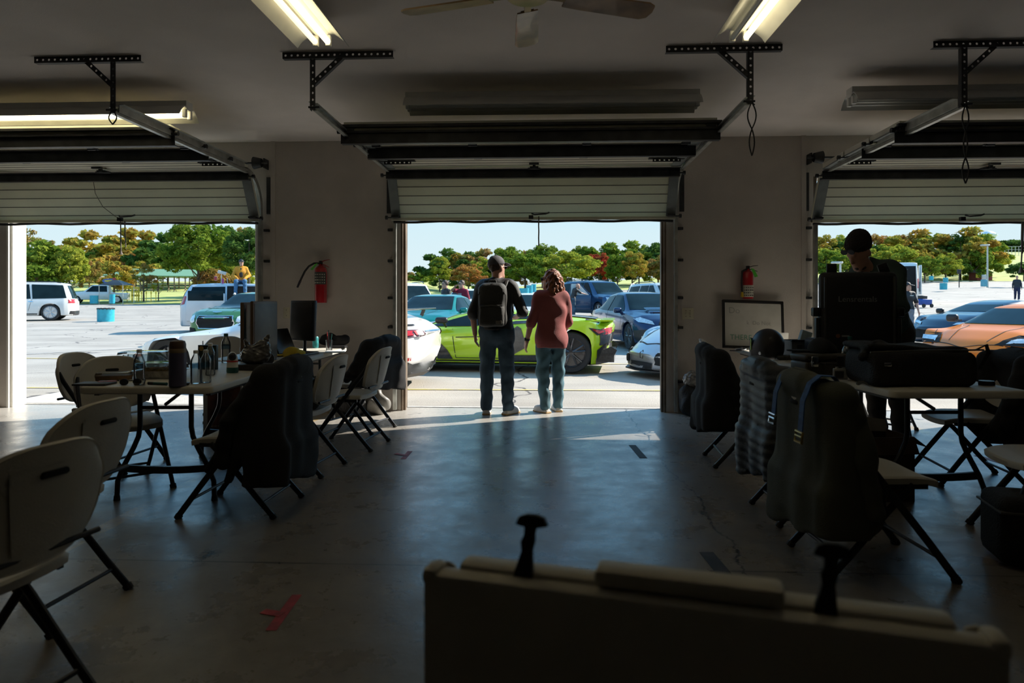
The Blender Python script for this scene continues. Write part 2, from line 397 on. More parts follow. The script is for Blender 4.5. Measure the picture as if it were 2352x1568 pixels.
def make_door(k, x0, x1, dz, lit_recess):
    cx = (x0 + x1) / 2; hw = (x1 - x0) / 2 + .07
    t = thing('door_%d' % k, None, None, (cx, 0, dz)); t['kind'] = 'structure'
    for i, ((ya, za), (yb, zb)) in enumerate(SEC):
        d = Vector((0, yb - ya, zb - za)); L = d.length; u = d.normalized(); nr = Vector((1, 0, 0)).cross(u)  # nr points up/out
        if nr.z < 0: nr = -nr
        b = B(); o = Vector((0, ya, za))
        R = Matrix((Vector((1, 0, 0)), u, nr)).transposed()
        b.box(o + u * L / 2 + nr * .03, (2 * hw, L, .045), R)
        if i == 3:
            for sx_ in (-1, 1):
                b.box(o + u * .03 + nr * -.004, (2 * hw, .06, .03), R); b.box(o + u * (L - .05) - nr * .004, (2 * hw, .1, .03), R)
                b.box(o + u * L / 2 + Vector((sx_ * (hw - .16), 0, 0)) - nr * .004, (.12, L, .03), R)
            b.box(o + u * L / 2 - nr * .004, (.16, L, .03), R)
        p = b.build('panel', M_leaf, t)
        b = B()
        if i == 3:
            for sx_ in (-1, 1): b.box(o + u * L / 2 + Vector((sx_ * (hw / 2 - .05), 0, 0)) + nr * .004, (hw - .34, L - .16, .006), R)
            b.build('recess_board', M_brown, p)
        else:
            for j in range(1, 5): b.box(o + u * (L * j / 4.9 - .02) + nr * .0065, (2 * hw - .2, .007, .004), R)
            b.build('groove', M_leafd, p)
        b = B()
        for sx_ in (-1, 1): b.box(o + u * L / 2 + Vector((sx_ * (hw - .05), 0, 0)) + nr * .002, (.1, L, .014), R)
        b.build('end_stile', M('end_stile', (.27, .30, .30), .5, .3), p)
    b = B(); b.box((0, 7.55, 2.155), (2 * hw, .05, .03)); b.build('bottom_rail', M_leaf, t)
    b = B(); b.tube([(-hw + .02 + i * (2 * hw - .04) / 24, 7.565, 2.128 - .006 * math.sin(i * 1.1)) for i in range(25)], .018, 6, flat=(1, .8)); b.build('bottom_seal', M_rub, t)
    for (y, z, dep, w2) in ((7.27, 2.56, .085, hw), (6.43, 2.60, .10, hw - .02), (5.74, 2.585, .13, hw + .03)):
        b = B(); b.box((0, y, z + dep / 2), (2 * w2, .008, dep)); b.box((0, y + .03, z + .004), (2 * w2, .06, .008)); b.box((0, y - .02, z + dep), (2 * w2, .05, .006))
        if dep > .11: b.box((0, y - .02, z + dep * .72), (2 * w2, .025, .018)); b.box((0, y - .045, z + dep + .008), (2 * w2, .03, .022))
        b.build('strut', M_dsteel, t)
    for hx in (-hw + .15, -hw / 3, hw / 3, hw - .15):
        for y, z in ((6.76, 2.672), (6.24, 2.682), (7.3, 2.61)):
            b = B(); b.box((hx, y, z), (.07, .10, .012)); b.cyl((hx - .04, y, z - .008), (hx + .04, y, z - .008), .011, n=8); b.build('hinge', M_dsteel, t)
    b = B(); b.box((0, 6.76, 2.668), (2 * hw - .1, .018, .012)); b.build('seam_strip', M_dsteel, t)
    for s in (-1, 1):
        b = B(); perf(b, (s * (hw - .34), 6.93, 2.645), (s * (hw - .06), 6.93, 2.645), (0, 0, .035)); b.box((s * (hw - .2), 6.94, 2.68), (.36, .05, .01)); b.build('operator_bracket', M_dsteel, t)
        for (ya, za) in ((7.5, 2.17), (7.29, 2.60), (6.76, 2.68), (6.24, 2.69), (5.74, 2.69)):
            b = B(); b.cyl((s * (hw - .09), ya, za), (s * (hw + .06), ya, za), .007, n=8); b.cyl((s * (hw + .035), ya, za), (s * (hw + .06), ya, za), .022, n=12); b.box((s * (hw - .05), ya, za + .01), (.08, .07, .02)); b.build('roller', M_dsteel, t)
    b = B(); b.box((.03, 7.12, 2.628), (.13, .02, .01)); b.box((.03, 7.10, 2.655), (.03, .03, .055)); b.box((.03, 7.16, 2.64), (.09, .12, .014)); b.box((.03, 7.03, 2.66), (.10, .02, .02)); b.build('lock_handle', M_dsteel, t)
    b = B(); b.tube([(.0, 7.47, 2.20), (.03, 7.44, 2.185), (.09, 7.44, 2.19), (.15, 7.45, 2.195), (.19, 7.46, 2.21)], .009, 8); b.box((-.01, 7.5, 2.165), (.05, .04, .04)); b.build('lift_handle', M_dsteel, t)
    return t
make_door(1, *BAYS[0], 0.0, True); make_door(2, *BAYS[1], 0.0, True); make_door(3, *BAYS[2], -.045, True)
def path_track(z0):
    pts = [(7.63, .02), (7.63, 1.2), (7.63, 2.2)]
    for a in range(0, 91, 9): pts.append((7.25 + .38 * math.cos(R_(a)), 2.28 + z0 + .38 * math.sin(R_(a)) - .0))
    pts += [(6.5, 2.665 + z0), (5.7, 2.67 + z0), (4.95, 2.675 + z0)]
    return pts
TR = [(-3.21, -1, 'left bay', 0), (-1.70, 1, 'centre bay', 0), (1.47, -1, 'centre bay', 0), (2.95, 1, 'right bay', -.04)]
lab = ['galvanised door track and ceiling hanger on the right of the left garage door', 'galvanised door track and ceiling hanger on the left of the middle garage door', 'galvanised door track right of the middle door with a black loop tie hanging below', 'galvanised door track and hanger on the left of the right garage door']
for (x, s, nm, z0), lb in zip(TR, lab):            # s = +1: door lies to the right of this track
    t = thing('door_track', lb, 'door track', (x, 0, 0), 0, 'overhead door tracks')
    pts = path_track(z0); b = B(); hw_ = .028
    # C-shaped rail profile swept along the path in the YZ plane
    prof = [(0, -hw_), (s * .035, -hw_), (s * .035, -hw_ + .012), (s * .004, -hw_ + .004), (s * .004, hw_ - .004), (s * .035, hw_ - .012), (s * .035, hw_), (0, hw_)]
    rs = []
    for i, (y, z) in enumerate(pts):
        a = pts[max(0, i - 1)]; c = pts[min(len(pts) - 1, i + 1)]; tv = Vector((0, c[0] - a[0], c[1] - a[1])).normalized(); nv = Vector((1, 0, 0)).cross(tv)
        rs.append([Vector((0, y, z)) + Vector((u, 0, 0)) + nv * v for u, v in prof])
    b.rings(rs); b.build('rail', M_galv, t, 30)
    b = B(); b.box((-s * .012, 7.02 - .95, 2.695 + z0), (.006, 2.15, .055)); b.box((-s * .012 - s * .018, 6.07, 2.725 + z0), (.036, 2.15, .005)); b.build('angle_stiffener', M_galv, t)
    b = B(); xl = -s * .18
    perf_angle(b, (-s * .22, 4.93, ZC - .045), (s * .60, 4.93, ZC - .045), (0, 0, .045), (0, .04, 0)); b.build('ceiling_angle', M_dsteel, t)
    b = B(); perf_angle(b, (-.02, 4.94, 2.65 + z0), (-.02, 4.94, ZC - .02), (.04, 0, 0), (0, .04, 0)); b.build('hanger_post', M_dsteel, t)
    b = B(); perf_angle(b, (s * .01, 4.945, ZC - .24), (s * .24, 4.945, ZC - .03), (-s * .024, 0, .026), (0, .035, 0)); b.build('brace', M_dsteel, t)
    b = B(); b.cyl((-s * .03, 4.94, 2.67 + z0), (s * .05, 4.94, 2.67 + z0), .008, n=8); b.build('bolt', M_dsteel, t)
    for zz in (.35, .95, 1.28, 1.7, 2.05):
        b = B(); b.box((-s * .04, 7.665, zz), (.06, .045, .03), None, .004); b.build('wall_bracket', M_dsteel, t)
    b = B(); b.box((-s * .06, 7.68, 2.45), (.05, .02, .42)); b.build('flag_bracket', M_dsteel, t)
    if nm != 'centre bay':
        b = B(); b.cyl((-s * .10, 7.55, 2.80), (s * .5, 7.55, 2.80), .012, n=10); b.cyl((-s * .03, 7.55, 2.80), (s * .06, 7.55, 2.80), .05, .07, 20); b.box((-s * .05, 7.62, 2.80), (.012, .13, .11)); b.build('cable_drum', M_dsteel, t)
# hanging ties and pull cords
def cord(name, pts, r, mat, label, cat='cord'):
    b = B(); b.tube(pts, r, 6); return tag(b.build(name, mat), label, cat)
def loop_tie(x, y, z, L, lab, n=2, wd=.03):
    t = []
    for sgn in (1, -1):
        seg = [(x + sgn * wd * abs(math.sin(pi * i / 8)) * (1 if (i // 8) % 2 == 0 else .6), y, z - L * i / (8 * n)) for i in range(8 * n + 1)]
        t += seg if sgn == 1 else seg[::-1]
    cord('cable_tie', t + [(x + .02, y, z - .02)], .005, M_black, lab, 'cable tie')
loop_tie(1.475, 4.93, 2.66, .38, 'black cable loop hanging from the hanger post right of the middle door')
loop_tie(2.95, 4.93, 2.62, .55, 'long black knotted cable hanging from the right bay hanger post', 3, .022)
loop_tie(-3.205, 4.93, 2.66, .10, 'short black tie looped under the left bay hanger post', 1)
M_rope = M('grey_rope', (.20, .18, .16), .9)
cord('pull_rope', [(-.06 + .001 * math.sin(i), 7.46, 2.17 - i * .0215) for i in range(16)] , .008, M_rope, 'dark pull rope hanging from the bottom of the middle garage door', 'rope')
b = B(); b.tube([(5.07, 7.5, 2.08), (5.065, 7.5, 1.9), (5.068, 7.5, 1.75), (5.06, 7.5, 1.58)], .007, 6); b.tube([(5.085, 7.5, 2.08), (5.08, 7.5, 1.85), (5.075, 7.5, 1.75)], .007, 6); b.tube([(5.06, 7.5, 1.6), (5.065, 7.5, 1.545)], [.01, .03], 8)
tag(b.build('pull_rope', M_rope), 'tan pull rope with frayed end hanging under the right garage door', 'rope')
b = B(); p0 = AT(277, 7.5, 2.12); x = p0.x
b.tube([(x, 7.5, 2.15), (x + .002, 7.5, 1.95), (x + .005, 7.5, 1.8)], .006, 6); b.tube([(x + .05, 7.5, 2.15), (x + .052, 7.5, 2.0), (x + .06, 7.5, 1.85)], .006, 6); b.tube([(x + .005, 7.5, 1.81), (x + .005, 7.5, 1.77)], [.006, .022], 8)
tag(b.build('pull_rope', M_rope), 'pair of thin white cords dangling under the left garage door', 'rope')
b = B(); b.tube([(x - .18, 7.30, 2.56), (x - .2, 7.36, 2.44), (x - .16, 7.43, 2.3), (x - .06, 7.5, 2.2), (x, 7.53, 2.17)], .0035, 5); tag(b.build('cord', M_rope), 'thin slack cord curving down the inside of the left garage door', 'cord')

# ======================= ceiling lights, fan =======================
M_refl = M('white_enamel', (.74, .74, .70), .35, nz=.04)
M_tube = M('frosted_tube', (.78, .78, .74), .3, nz=.03)
def tube_mat(nm, st):
    return M(nm, (1.0, .86, .55), .4, nz=.02, emit=st)
def strip_light(name, label, loc, rz, L, lit, w2=.16, tilt=0.0):
    """fixture along local X, hung from ceiling; lit = emission of each of the two tubes"""
    t = thing(name, label, 'ceiling light', loc, rz, 'fluorescent ceiling fixtures')
    b = B(); prof = [(-.055, 0), (.055, 0), (.055, -.055), (.035, -.075), (-.035, -.075), (-.055, -.055)]
    b.rings([[(x, p[0], p[1]) for p in prof] for x in (-L / 2, L / 2)]); b.build('housing', M_refl, t)
    b = B(); pr = [(.045, -.06), (.075, -.055), (.10, -.07), (w2 * .85, -.105), (w2, -.14)]
    for s in (-1, 1):
        rs = [[(x, s * p[0], p[1]) for p in pr] + [(x, s * (p[0] + .003), p[1] + .005) for p in pr[::-1]] for x in (-L / 2, L / 2)]
        b.rings(rs)
    b.build('reflector', M_refl, t, 50)
    for s, e in zip((-1, 1), lit):
        b = B(); b.cyl((-L / 2 + .04, s * .042, -.115), (L / 2 - .04, s * .042, -.115), .019, n=14)
        b.build('tube', tube_mat('tube_glow_%d' % int(e * 10), e) if e else M_tube, t)
        for x in (-L / 2 + .02, L / 2 - .02): B().box((x, s * .042, -.105), (.035, .035, .07), None, .006).build('socket', M_refl, t)
    return t
strip_light('fluorescent_light', 'long unlit fluorescent fixture on the ceiling over the middle door', (.06, 5.72, 2.99), R_(.6), 2.44, (0, 0))
strip_light('fluorescent_light', 'long fluorescent fixture with one glowing tube over the left door', (-4.26, 5.72, 2.95), 0, 2.44, (6, 0))
strip_light('fluorescent_light', 'long unlit fluorescent fixture on the ceiling over the right door', (3.72, 5.72, 2.99), R_(-.3), 2.44, (0, 0))
strip_light('fluorescent_light', 'glowing twin-tube fixture on the ceiling left of the ceiling fan', (-1.45, 3.2, 3.05), pi / 2, 2.44, (2.6, .8), .17)
strip_light('fluorescent_light', 'fixture right of the ceiling fan with only one tube glowing', (1.25, 3.25, 3.05), pi / 2, 2.44, (2.6, 0), .17)
strip_light('fluorescent_light', 'unlit fixture cut by the upper right corner of the picture', (3.25, 3.36, 3.05), R_(62), 2.44, (0, 0), .16)
M_blade = M('varnished_wood', (.46, .27, .11), .45, nz=.35, ns=4, coat=.3)
t = thing('ceiling_fan', 'brown wooden five-blade ceiling fan in the middle of the ceiling', 'ceiling fan', (-.08, 3.37, 2.76), R_(2))
for k in range(5):
    a = R_(90 + 72 * k); R = Matrix.Rotation(a, 4, 'Z') @ Matrix.Rotation(R_(-11), 4, 'X')
    b = B(R); o = [(.2, -.055), (.3, -.062), (.64, -.068), (.675, -.05), (.685, .0), (.675, .05), (.64, .07), (.3, .062), (.2, .055)]
    b.prism(o, .008, (0, 0, -.004)); b.build('blade', M_blade, t)
    b = B(R); b.box((.16, 0, .002), (.13, .035, .01)); b.box((.235, .025, .006), (.07, .02, .006)); b.box((.235, -.025, .006), (.07, .02, .006)); b.build('blade_iron', M('aged_brass', (.20, .13, .05), .4, .7), t)
b = B(); b.lathe([(.02, .31), (.05, .30), (.06, .27), (.018, .25), (.018, .12), (.09, .10), (.12, .06), (.12, 0), (.10, -.02), (.03, -.028), (.02, -.03)], 28); b.build('motor', M('aged_brass'), t)
# ======================= outside: lot, grass, trees =======================
def sm(a, b_, x):
    t = min(1, max(0, (x - a) / (b_ - a))); return t * t * (3 - 2 * t)
def gz(x, y):
    k = .020 + .018 * sm(-22, 4, x) + .014 * sm(4, 45, x)
    y = min(y, 170); q = y - 22; s = 3.0
    z = k * (q if q > 20 else s * math.log1p(math.exp(q / s)))
    if y > 66: z += (min(y, 150) - 66) * .035 * sm(10, 25, -x)
    if y > 95: z += (y - 95) * .07 * sm(58, 100, x)
    return z
def yedge(x): return 66 + 22 * sm(-26, -8, x) + 8 * sm(10, 50, x)
def asphalt():
    m = M('asphalt', (.42, .385, .335), .85, nz=.12, ns=.6, bump=.35, bs=45)
    n = m.node_tree.nodes; l = m.node_tree.links; b = n['Principled BSDF']; src = b.inputs['Base Color'].links[0].from_socket
    tc = n.new('ShaderNodeTexCoord'); mp = n.new('ShaderNodeMapping'); mp.inputs['Scale'].default_value = (.05, .35, 1); l.new(tc.outputs['Object'], mp.inputs[0])
    nz = n.new('ShaderNodeTexNoise'); nz.inputs['Scale'].default_value = 2; nz.inputs['Detail'].default_value = 7; nz.inputs['Roughness'].default_value = .7; l.new(mp.outputs[0], nz.inputs[0])
    vo = n.new('ShaderNodeTexVoronoi'); vo.feature = 'DISTANCE_TO_EDGE'; vo.inputs['Scale'].default_value = .22
    n2 = n.new('ShaderNodeTexNoise'); n2.inputs['Scale'].default_value = .9; n2.inputs['Detail'].default_value = 6; l.new(tc.outputs['Object'], n2.inputs[0])
    mx = n.new('ShaderNodeMixRGB'); mx.blend_type = 'ADD'; mx.inputs[0].default_value = 1.2; l.new(tc.outputs['Object'], mx.inputs[1]); l.new(n2.outputs[1], mx.inputs[2]); l.new(mx.outputs[0], vo.inputs[0])
    lt = n.new('ShaderNodeMath'); lt.operation = 'LESS_THAN'; lt.inputs[1].default_value = .0045; l.new(vo.outputs[0], lt.inputs[0])
    rp = n.new('ShaderNodeValToRGB'); l.new(nz.outputs[0], rp.inputs[0]); rp.color_ramp.elements[0].position = .3; rp.color_ramp.elements[0].color = (.62, .6, .58, 1); rp.color_ramp.elements[1].position = .62; rp.color_ramp.elements[1].color = (1, 1, 1, 1)
    mu = n.new('ShaderNodeMixRGB'); mu.blend_type = 'MULTIPLY'; mu.inputs[0].default_value = .55; l.new(src, mu.inputs[1]); l.new(rp.outputs[0], mu.inputs[2])
    m3 = n.new('ShaderNodeMixRGB'); l.new(lt.outputs[0], m3.inputs[0]); l.new(mu.outputs[0], m3.inputs[1]); m3.inputs[2].default_value = (.10, .09, .085, 1)
    l.new(m3.outputs[0], b.inputs['Base Color']); return m
M_asph = asphalt()
M_grass = M('dry_grass', (.50, .47, .16), .95, col2=(.34, .40, .10), ns=.7, bump=.5, bs=12)
def sheet(name, xs_, f0, f1, nv, mat, dz):
    b = B(); nu = len(xs_) - 1
    def fn(u, v):
        x = xs_[int(round(u * nu))]; y = f0(x) + (f1(x) - f0(x)) * v ** 1.5; return (x, y, gz(x, y) + dz)
    b.grid(fn, nu, nv); o = b.build(name, mat, ang=180); return tag(o, kind='structure')
sheet('ground', [-90 + 4 * i for i in range(61)], lambda x: YO + .04, lambda x: yedge(x) + 1, 60, M_asph, -.02)
sheet('field', [-200 + 8 * i for i in range(61)], yedge, lambda x: 330, 60, M_grass, .03)
b = B(); b.box((-4.85, YO + .7, -.01), (3.5, 1.3, .03)); tag(b.build('sidewalk', M('apron_concrete', (.52, .50, .46), .8, bump=.2)), kind='structure')
b = B(); b.box((0, YO + .02, -.1), (17.2, .12, .2)); tag(b.build('curb', M('apron_concrete')), kind='structure')
def strip(name, p, q, wd, mat):
    b = B(); p, q = Vector(p), Vector(q); n = 14; d = (q - p).normalized(); s = Vector((-d.y, d.x, 0)) * wd / 2
    rs = []
    for i in range(n + 1):
        c = p + (q - p) * i / n
        rs.append([Vector((e.x, e.y, gz(e.x, e.y) - .012)) for e in (c + s, c - s)])
    b.rings(rs, closed=False, cap=False); o = b.build(name, mat, ang=180); tag(o, kind='structure')
M_yel = M('worn_yellow_paint', (.72, .55, .16), .8, col2=(.45, .40, .30), ns=6)
M_wht = M('worn_white_paint', (.75, .73, .68), .8, col2=(.45, .43, .40), ns=6)
strip('marking_yellow', (-9, 9.55, 0), (8, 9.75, 0), .09, M_yel)
strip('marking_yellow', (-14, 14.6, 0), (-6.0, 14.0, 0), .10, M_yel); strip('marking_yellow', (1.0, 13.6, 0), (9, 14.1, 0), .10, M_yel); strip('marking_yellow', (9, 23.5, 0), (22, 24, 0), .10, M_yel)
strip('marking_white', (-13.2, 14.0, 0), (-9.2, 19.6, 0), .11, M_wht); strip('marking_white', (-20, 20, 0), (-24, 31, 0), .12, M_wht); strip('marking_white', (-30, 26, 0), (-8, 27, 0), .12, M_wht)
# ---- trees: leaf clusters; every tree its own object ----
def leaf_mat(name, c, c2):
    m = bpy.data.materials.new(name); m.use_nodes = True; n = m.node_tree.nodes; l = m.node_tree.links; n.clear()
    o = n.new('ShaderNodeOutputMaterial'); d = n.new('ShaderNodeBsdfDiffuse'); t = n.new('ShaderNodeBsdfTranslucent'); mx = n.new('ShaderNodeMixShader'); mx.inputs[0].default_value = .35
    tc = n.new('ShaderNodeTexCoord'); nz = n.new('ShaderNodeTexNoise'); nz.inputs['Scale'].default_value = .55; nz.inputs['Detail'].default_value = 3; l.new(tc.outputs['Object'], nz.inputs[0])
    r = n.new('ShaderNodeValToRGB'); l.new(nz.outputs[0], r.inputs[0]); r.color_ramp.elements[0].position = .36; r.color_ramp.elements[1].position = .66
    r.color_ramp.elements[0].color = (*c, 1); r.color_ramp.elements[1].color = (*c2, 1)
    l.new(r.outputs[0], d.inputs[0]); l.new(r.outputs[0], t.inputs[0]); l.new(d.outputs[0], mx.inputs[1]); l.new(t.outputs[0], mx.inputs[2]); l.new(mx.outputs[0], o.inputs[0]); return m
LM = {'green': leaf_mat('leaf_green', (.09, .17, .02), (.26, .32, .045)), 'dark': leaf_mat('leaf_dark', (.045, .10, .025), (.12, .20, .04)), 'gold': leaf_mat('leaf_gold', (.42, .25, .05), (.30, .32, .05)),
      'orange': leaf_mat('leaf_orange', (.46, .19, .06), (.36, .28, .06)), 'red': leaf_mat('leaf_red', (.45, .05, .04), (.32, .12, .04)), 'yellowgreen': leaf_mat('leaf_yellowgreen', (.24, .30, .035), (.42, .42, .06)), 'rust': leaf_mat('leaf_rust', (.36, .19, .07), (.22, .24, .05))}
M_bark = M('bark', (.10, .075, .055), .9, nz=.3, ns=3, bump=.4)
def crown_mesh(name, seed, n_cl, per, rx, rz, zc, leaf, sparse=False):
    rg = np.random.default_rng(seed); P = []
    cl = []
    for i in range(n_cl):
        th = rg.uniform(0, 2 * pi); ph = math.acos(rg.uniform(-.75, 1)); rr = rg.uniform(.55, 1.0)
        cl.append((rx * rr * math.sin(ph) * math.cos(th), rx * rr * math.sin(ph) * math.sin(th), zc + rz * rr * math.cos(ph), rg.uniform(.12, .27) * rx))
    V = []; F = []
    for cx, cy, cz, r in cl:
        d = rg.normal(size=(per, 3)); d /= np.linalg.norm(d, axis=1)[:, None]
        pos = np.array([cx, cy, cz]) + d * (r * rg.uniform(.45 if not sparse else .1, 1.0, size=(per, 1)) ** .6) * np.array([1.15, 1.15, .8])
        u = rg.normal(size=(per, 3)); nrm = d * .8 + rg.normal(size=(per, 3)) * .5; u -= nrm * (np.sum(u * nrm, 1) / np.sum(nrm * nrm, 1))[:, None]; u /= np.linalg.norm(u, axis=1)[:, None]
        w_ = np.cross(nrm, u); w_ /= np.linalg.norm(w_, axis=1)[:, None]
        s = leaf * rg.uniform(.6, 1.4, size=(per, 1))
        q = np.stack([pos - u * s, pos + w_ * s * .55, pos + u * s, pos - w_ * s * .55], 1).reshape(-1, 3)
        o = len(V) * 4 * per
        V.append(q)
    V = np.concatenate(V); F = np.arange(len(V)).reshape(-1, 4)
    me = bpy.data.meshes.new(name); me.from_pydata(V.tolist(), [], F.tolist()); me.materials.append(LM['green']); return me
def trunk_mesh(name, seed, h, rx):
    rg = random.Random(seed); b = B(); b.tube([(0, 0, -.6), (.02, 0, h * .3), (.05, .03, h * .6), (.02, -.02, h * .95)], [.19, .15, .11, .03], 9)
    for i in range(7):
        a = rg.uniform(0, 6.28); z0 = h * rg.uniform(.28, .62); L = rx * rg.uniform(.5, .9)
        b.tube([(.03, 0, z0), (.5 * L * math.cos(a), .5 * L * math.sin(a), z0 + .35 * L), (L * math.cos(a), L * math.sin(a), z0 + .8 * L)], [.08, .05, .015], 6)
    return b.mesh(name, [M_bark], 60)
KIND = {}
for nm, sd_, ncl, per, rx, rz, zc, leaf, sp_ in (('broad', 1, 80, 130, 3.2, 3.2, 5.6, .17, 0), ('round', 2, 66, 130, 2.9, 2.3, 3.7, .17, 0), ('tall', 3, 78, 120, 2.5, 4.0, 5.9, .17, 0), ('bushy', 4, 50, 130, 2.6, 1.9, 2.0, .16, 0), ('thin', 5, 30, 70, 2.3, 2.7, 4.8, .13, 1), ('hazy', 6, 40, 120, 3.0, 2.6, 3.8, .26, 0)):
    KIND[nm] = (crown_mesh('crown_' + nm, sd_, ncl, per, rx, rz, zc, leaf, sp_), trunk_mesh('trunk_' + nm, sd_, zc + rz * .6, rx), zc + rz * .97, rx)
TN = [0]
def tree(kind, px, pyb, zc, hpx, col, label, wide=1.0, group='trees beyond the parking lot', rot=None):
    """tree whose top stands hpx pixels above its base, base on the ground seen in column px"""
    cm, tm, hh, rx = KIND[kind]
    p = unp(px, HYP, zc); z = gz(p.x, p.y) if pyb is None else HC - (pyb - HYP) * zc / FPX
    H_ = hpx * zc / FPX; s = H_ / hh
    t = thing('tree', label, 'tree', (p.x, p.y, z), (TN[0] * 1.7) if rot is None else rot, group); TN[0] += 1
    c = new_link('crown', cm); c.parent = t; c.scale = (s * wide, s * wide, s); c.material_slots[0].link = 'OBJECT'; c.material_slots[0].material = LM[col]
    k = new_link('trunk', tm); k.parent = t; k.scale = (s, s, s)
    return t
# kind, px, base row, distance, height px, colour, label, width factor
TREES = [
 ('broad', 455, 690, 74, 176, 'green', 'biggest tall green tree with spreading crown in the left doorway', 1.1),
 ('tall', 572, 692, 70, 180, 'dark', 'dark green tree cut off by the right jamb of the left doorway', 1.1),
 ('bushy', 522, 690, 82, 104, 'yellowgreen', 'yellow tree squeezed between the biggest green tree and the dark one', .8),
 ('round', 84, 700, 72, 142, 'green', 'bushy green tree directly behind the white full-size suv', 1.15),
 ('thin', 72, 690, 92, 164, 'rust', 'nearly bare rust-tipped tree rising above the bushy green one', .9),
 ('broad', 160, 698, 72, 130, 'yellowgreen', 'olive green tree right of the white full-size suv', .75),
 ('thin', 140, 690, 90, 122, 'rust', 'thin brownish tree behind the olive green tree', 1.0),
 ('tall', 205, 690, 84, 100, 'rust', 'brownish green tree behind the small pickup truck', .9),
 ('round', 262, 688, 90, 86, 'gold', 'small golden tree behind the blue roadside sign', 1.0),
 ('thin', 330, 692, 72, 86, 'rust', 'small thin-leaved tree in front of the green-roofed pavilion', 1.1),
 ('thin', 364, 690, 73, 52, 'yellowgreen', 'smallest sapling right of the thin tree in front of the pavilion', .9),
 ('hazy', 300, 662, 130, 78, 'orange', 'faded orange tree behind the pavilion roof', 1.2),
 ('hazy', 385, 660, 130, 70, 'rust', 'rusty tree behind the right half of the pavilion roof', 1.2),
 ('bushy', 40, 692, 80, 100, 'dark', 'dark tree at the white jamb edge behind the white suv', 1.0),
 ('bushy', 495, 690, 76, 70, 'rust', 'low brownish tree under the biggest green tree', .9),
 ('hazy', 215, 640, 200, 56, 'dark', 'distant dark tree on the hill above the golden tree', 1.6),
 ('hazy', 280, 640, 210, 60, 'dark', 'distant dark tree on the hill in the middle of the left doorway', 1.6),
 ('hazy', 345, 640, 200, 60, 'dark', 'distant dark tree on the hill left of the biggest green tree', 1.6),
 ('hazy', 940, 665, 190, 38, 'rust', 'low distant rust tree at the left jamb of the middle doorway', 1.4),
 ('hazy', 975, 665, 180, 44, 'green', 'low distant green tree beside the man in the black t-shirt', 1.4),
 ('broad', 1010, 672, 112, 80, 'yellowgreen', 'olive tree above the man in the black t-shirt', .8),
 ('tall', 1046, 670, 120, 98, 'gold', 'tall golden tree left of the capped man', 1.0),
 ('round', 1076, 674, 100, 66, 'orange', 'low bright orange tree above the maroon shirt', 1.1),
 ('tall', 1096, 670, 122, 99, 'green', 'narrow green tree with bare top left of the grey cap', .8),
 ('round', 1120, 674, 108, 80, 'yellowgreen', 'yellow-green tree hidden behind the capped man', 1.1),
 ('broad', 1168, 674, 112, 106, 'green', 'large green tree right of the grey cap', 1.05),
 ('round', 1206, 674, 98, 90, 'green', 'wide rounded green tree between the two standing people', 1.2),
 ('broad', 1246, 674, 108, 110, 'green', 'large green tree directly above the woman', 1.0),
 ('round', 1300, 676, 96, 96, 'yellowgreen', 'wide light green tree right of the woman', 1.3),
 ('tall', 1338, 668, 126, 112, 'green', 'tall green tree behind the golden one above the blue suv', .9),
 ('tall', 1336, 670, 116, 92, 'gold', 'small golden tree above the blue suv', .6),
 ('tall', 1376, 672, 104, 98, 'red', 'red maple tree above the blue suv', .95),
 ('tall', 1396, 668, 124, 108, 'dark', 'dark tree peeking over the red maple', .9),
 ('broad', 1418, 672, 100, 86, 'green', 'green tree between the red maple and the orange one', .8),
 ('broad', 1452, 672, 100, 92, 'gold', 'orange-gold tree above the navy sedan', .95),
 ('tall', 1468, 668, 124, 114, 'green', 'tall green tree behind the orange-gold tree', 1.0),
 ('tall', 1512, 668, 116, 120, 'dark', 'tallest dark green tree at the right jamb of the middle doorway', 1.1),
 ('round', 1530, 672, 104, 84, 'rust', 'rust coloured tree at the right jamb above the white suv', 1.0),
 ('tall', 1886, 650, 110, 118, 'gold', 'golden tree at the left edge of the right doorway', 1.1),
 ('round', 1898, 652, 92, 76, 'green', 'green tree low behind the beanie at the left edge of the right doorway', 1.2),
 ('tall', 1945, 648, 112, 118, 'yellowgreen', 'tree mostly hidden behind the beanie of the man at the table', 1.1),
 ('tall', 2012, 646, 116, 116, 'orange', 'orange-topped tree right of the beanie', 1.0),
 ('round', 2046, 652, 92, 88, 'yellowgreen', 'bright yellow-green round tree right of the man at the table', 1.1),
 ('tall', 2075, 644, 118, 114, 'rust', 'tall rust tree behind the bright yellow-green round one', 1.0),
 ('round', 2110, 650, 94, 76, 'gold', 'golden-brown tree above the cargo van', .9),
 ('round', 2124, 652, 88, 62, 'green', 'dark rounded tree right of the cargo van', 1.0),
 ('tall', 2140, 644, 112, 116, 'green', 'tall green tree left of the hanging tan rope', 1.1),
 ('round', 2172, 650, 92, 66, 'yellowgreen', 'light green tree right below the tan rope', 1.0),
 ('tall', 2206, 646, 100, 116, 'dark', 'tallest dark green tree left of the water tower', 1.2),
 ('bushy', 2230, 650, 98, 78, 'green', 'green tree above the small red shed', 1.0),
 ('bushy', 2352, 640, 70, 36, 'dark', 'dark bush at the right edge above the walking man', 1.2),
 ('hazy', 2262, 602, 170, 50, 'green', 'distant tree left on the fenced hill under the water tower', 1.5),
 ('hazy', 2298, 600, 172, 46, 'dark', 'distant tree in the middle of the fenced hill', 1.6),
 ('hazy', 2335, 600, 172, 48, 'dark', 'distant tree on the fenced hill at the right edge', 1.6),
]
for a in TREES: tree(*a[:7], wide=a[7] * 1.12)
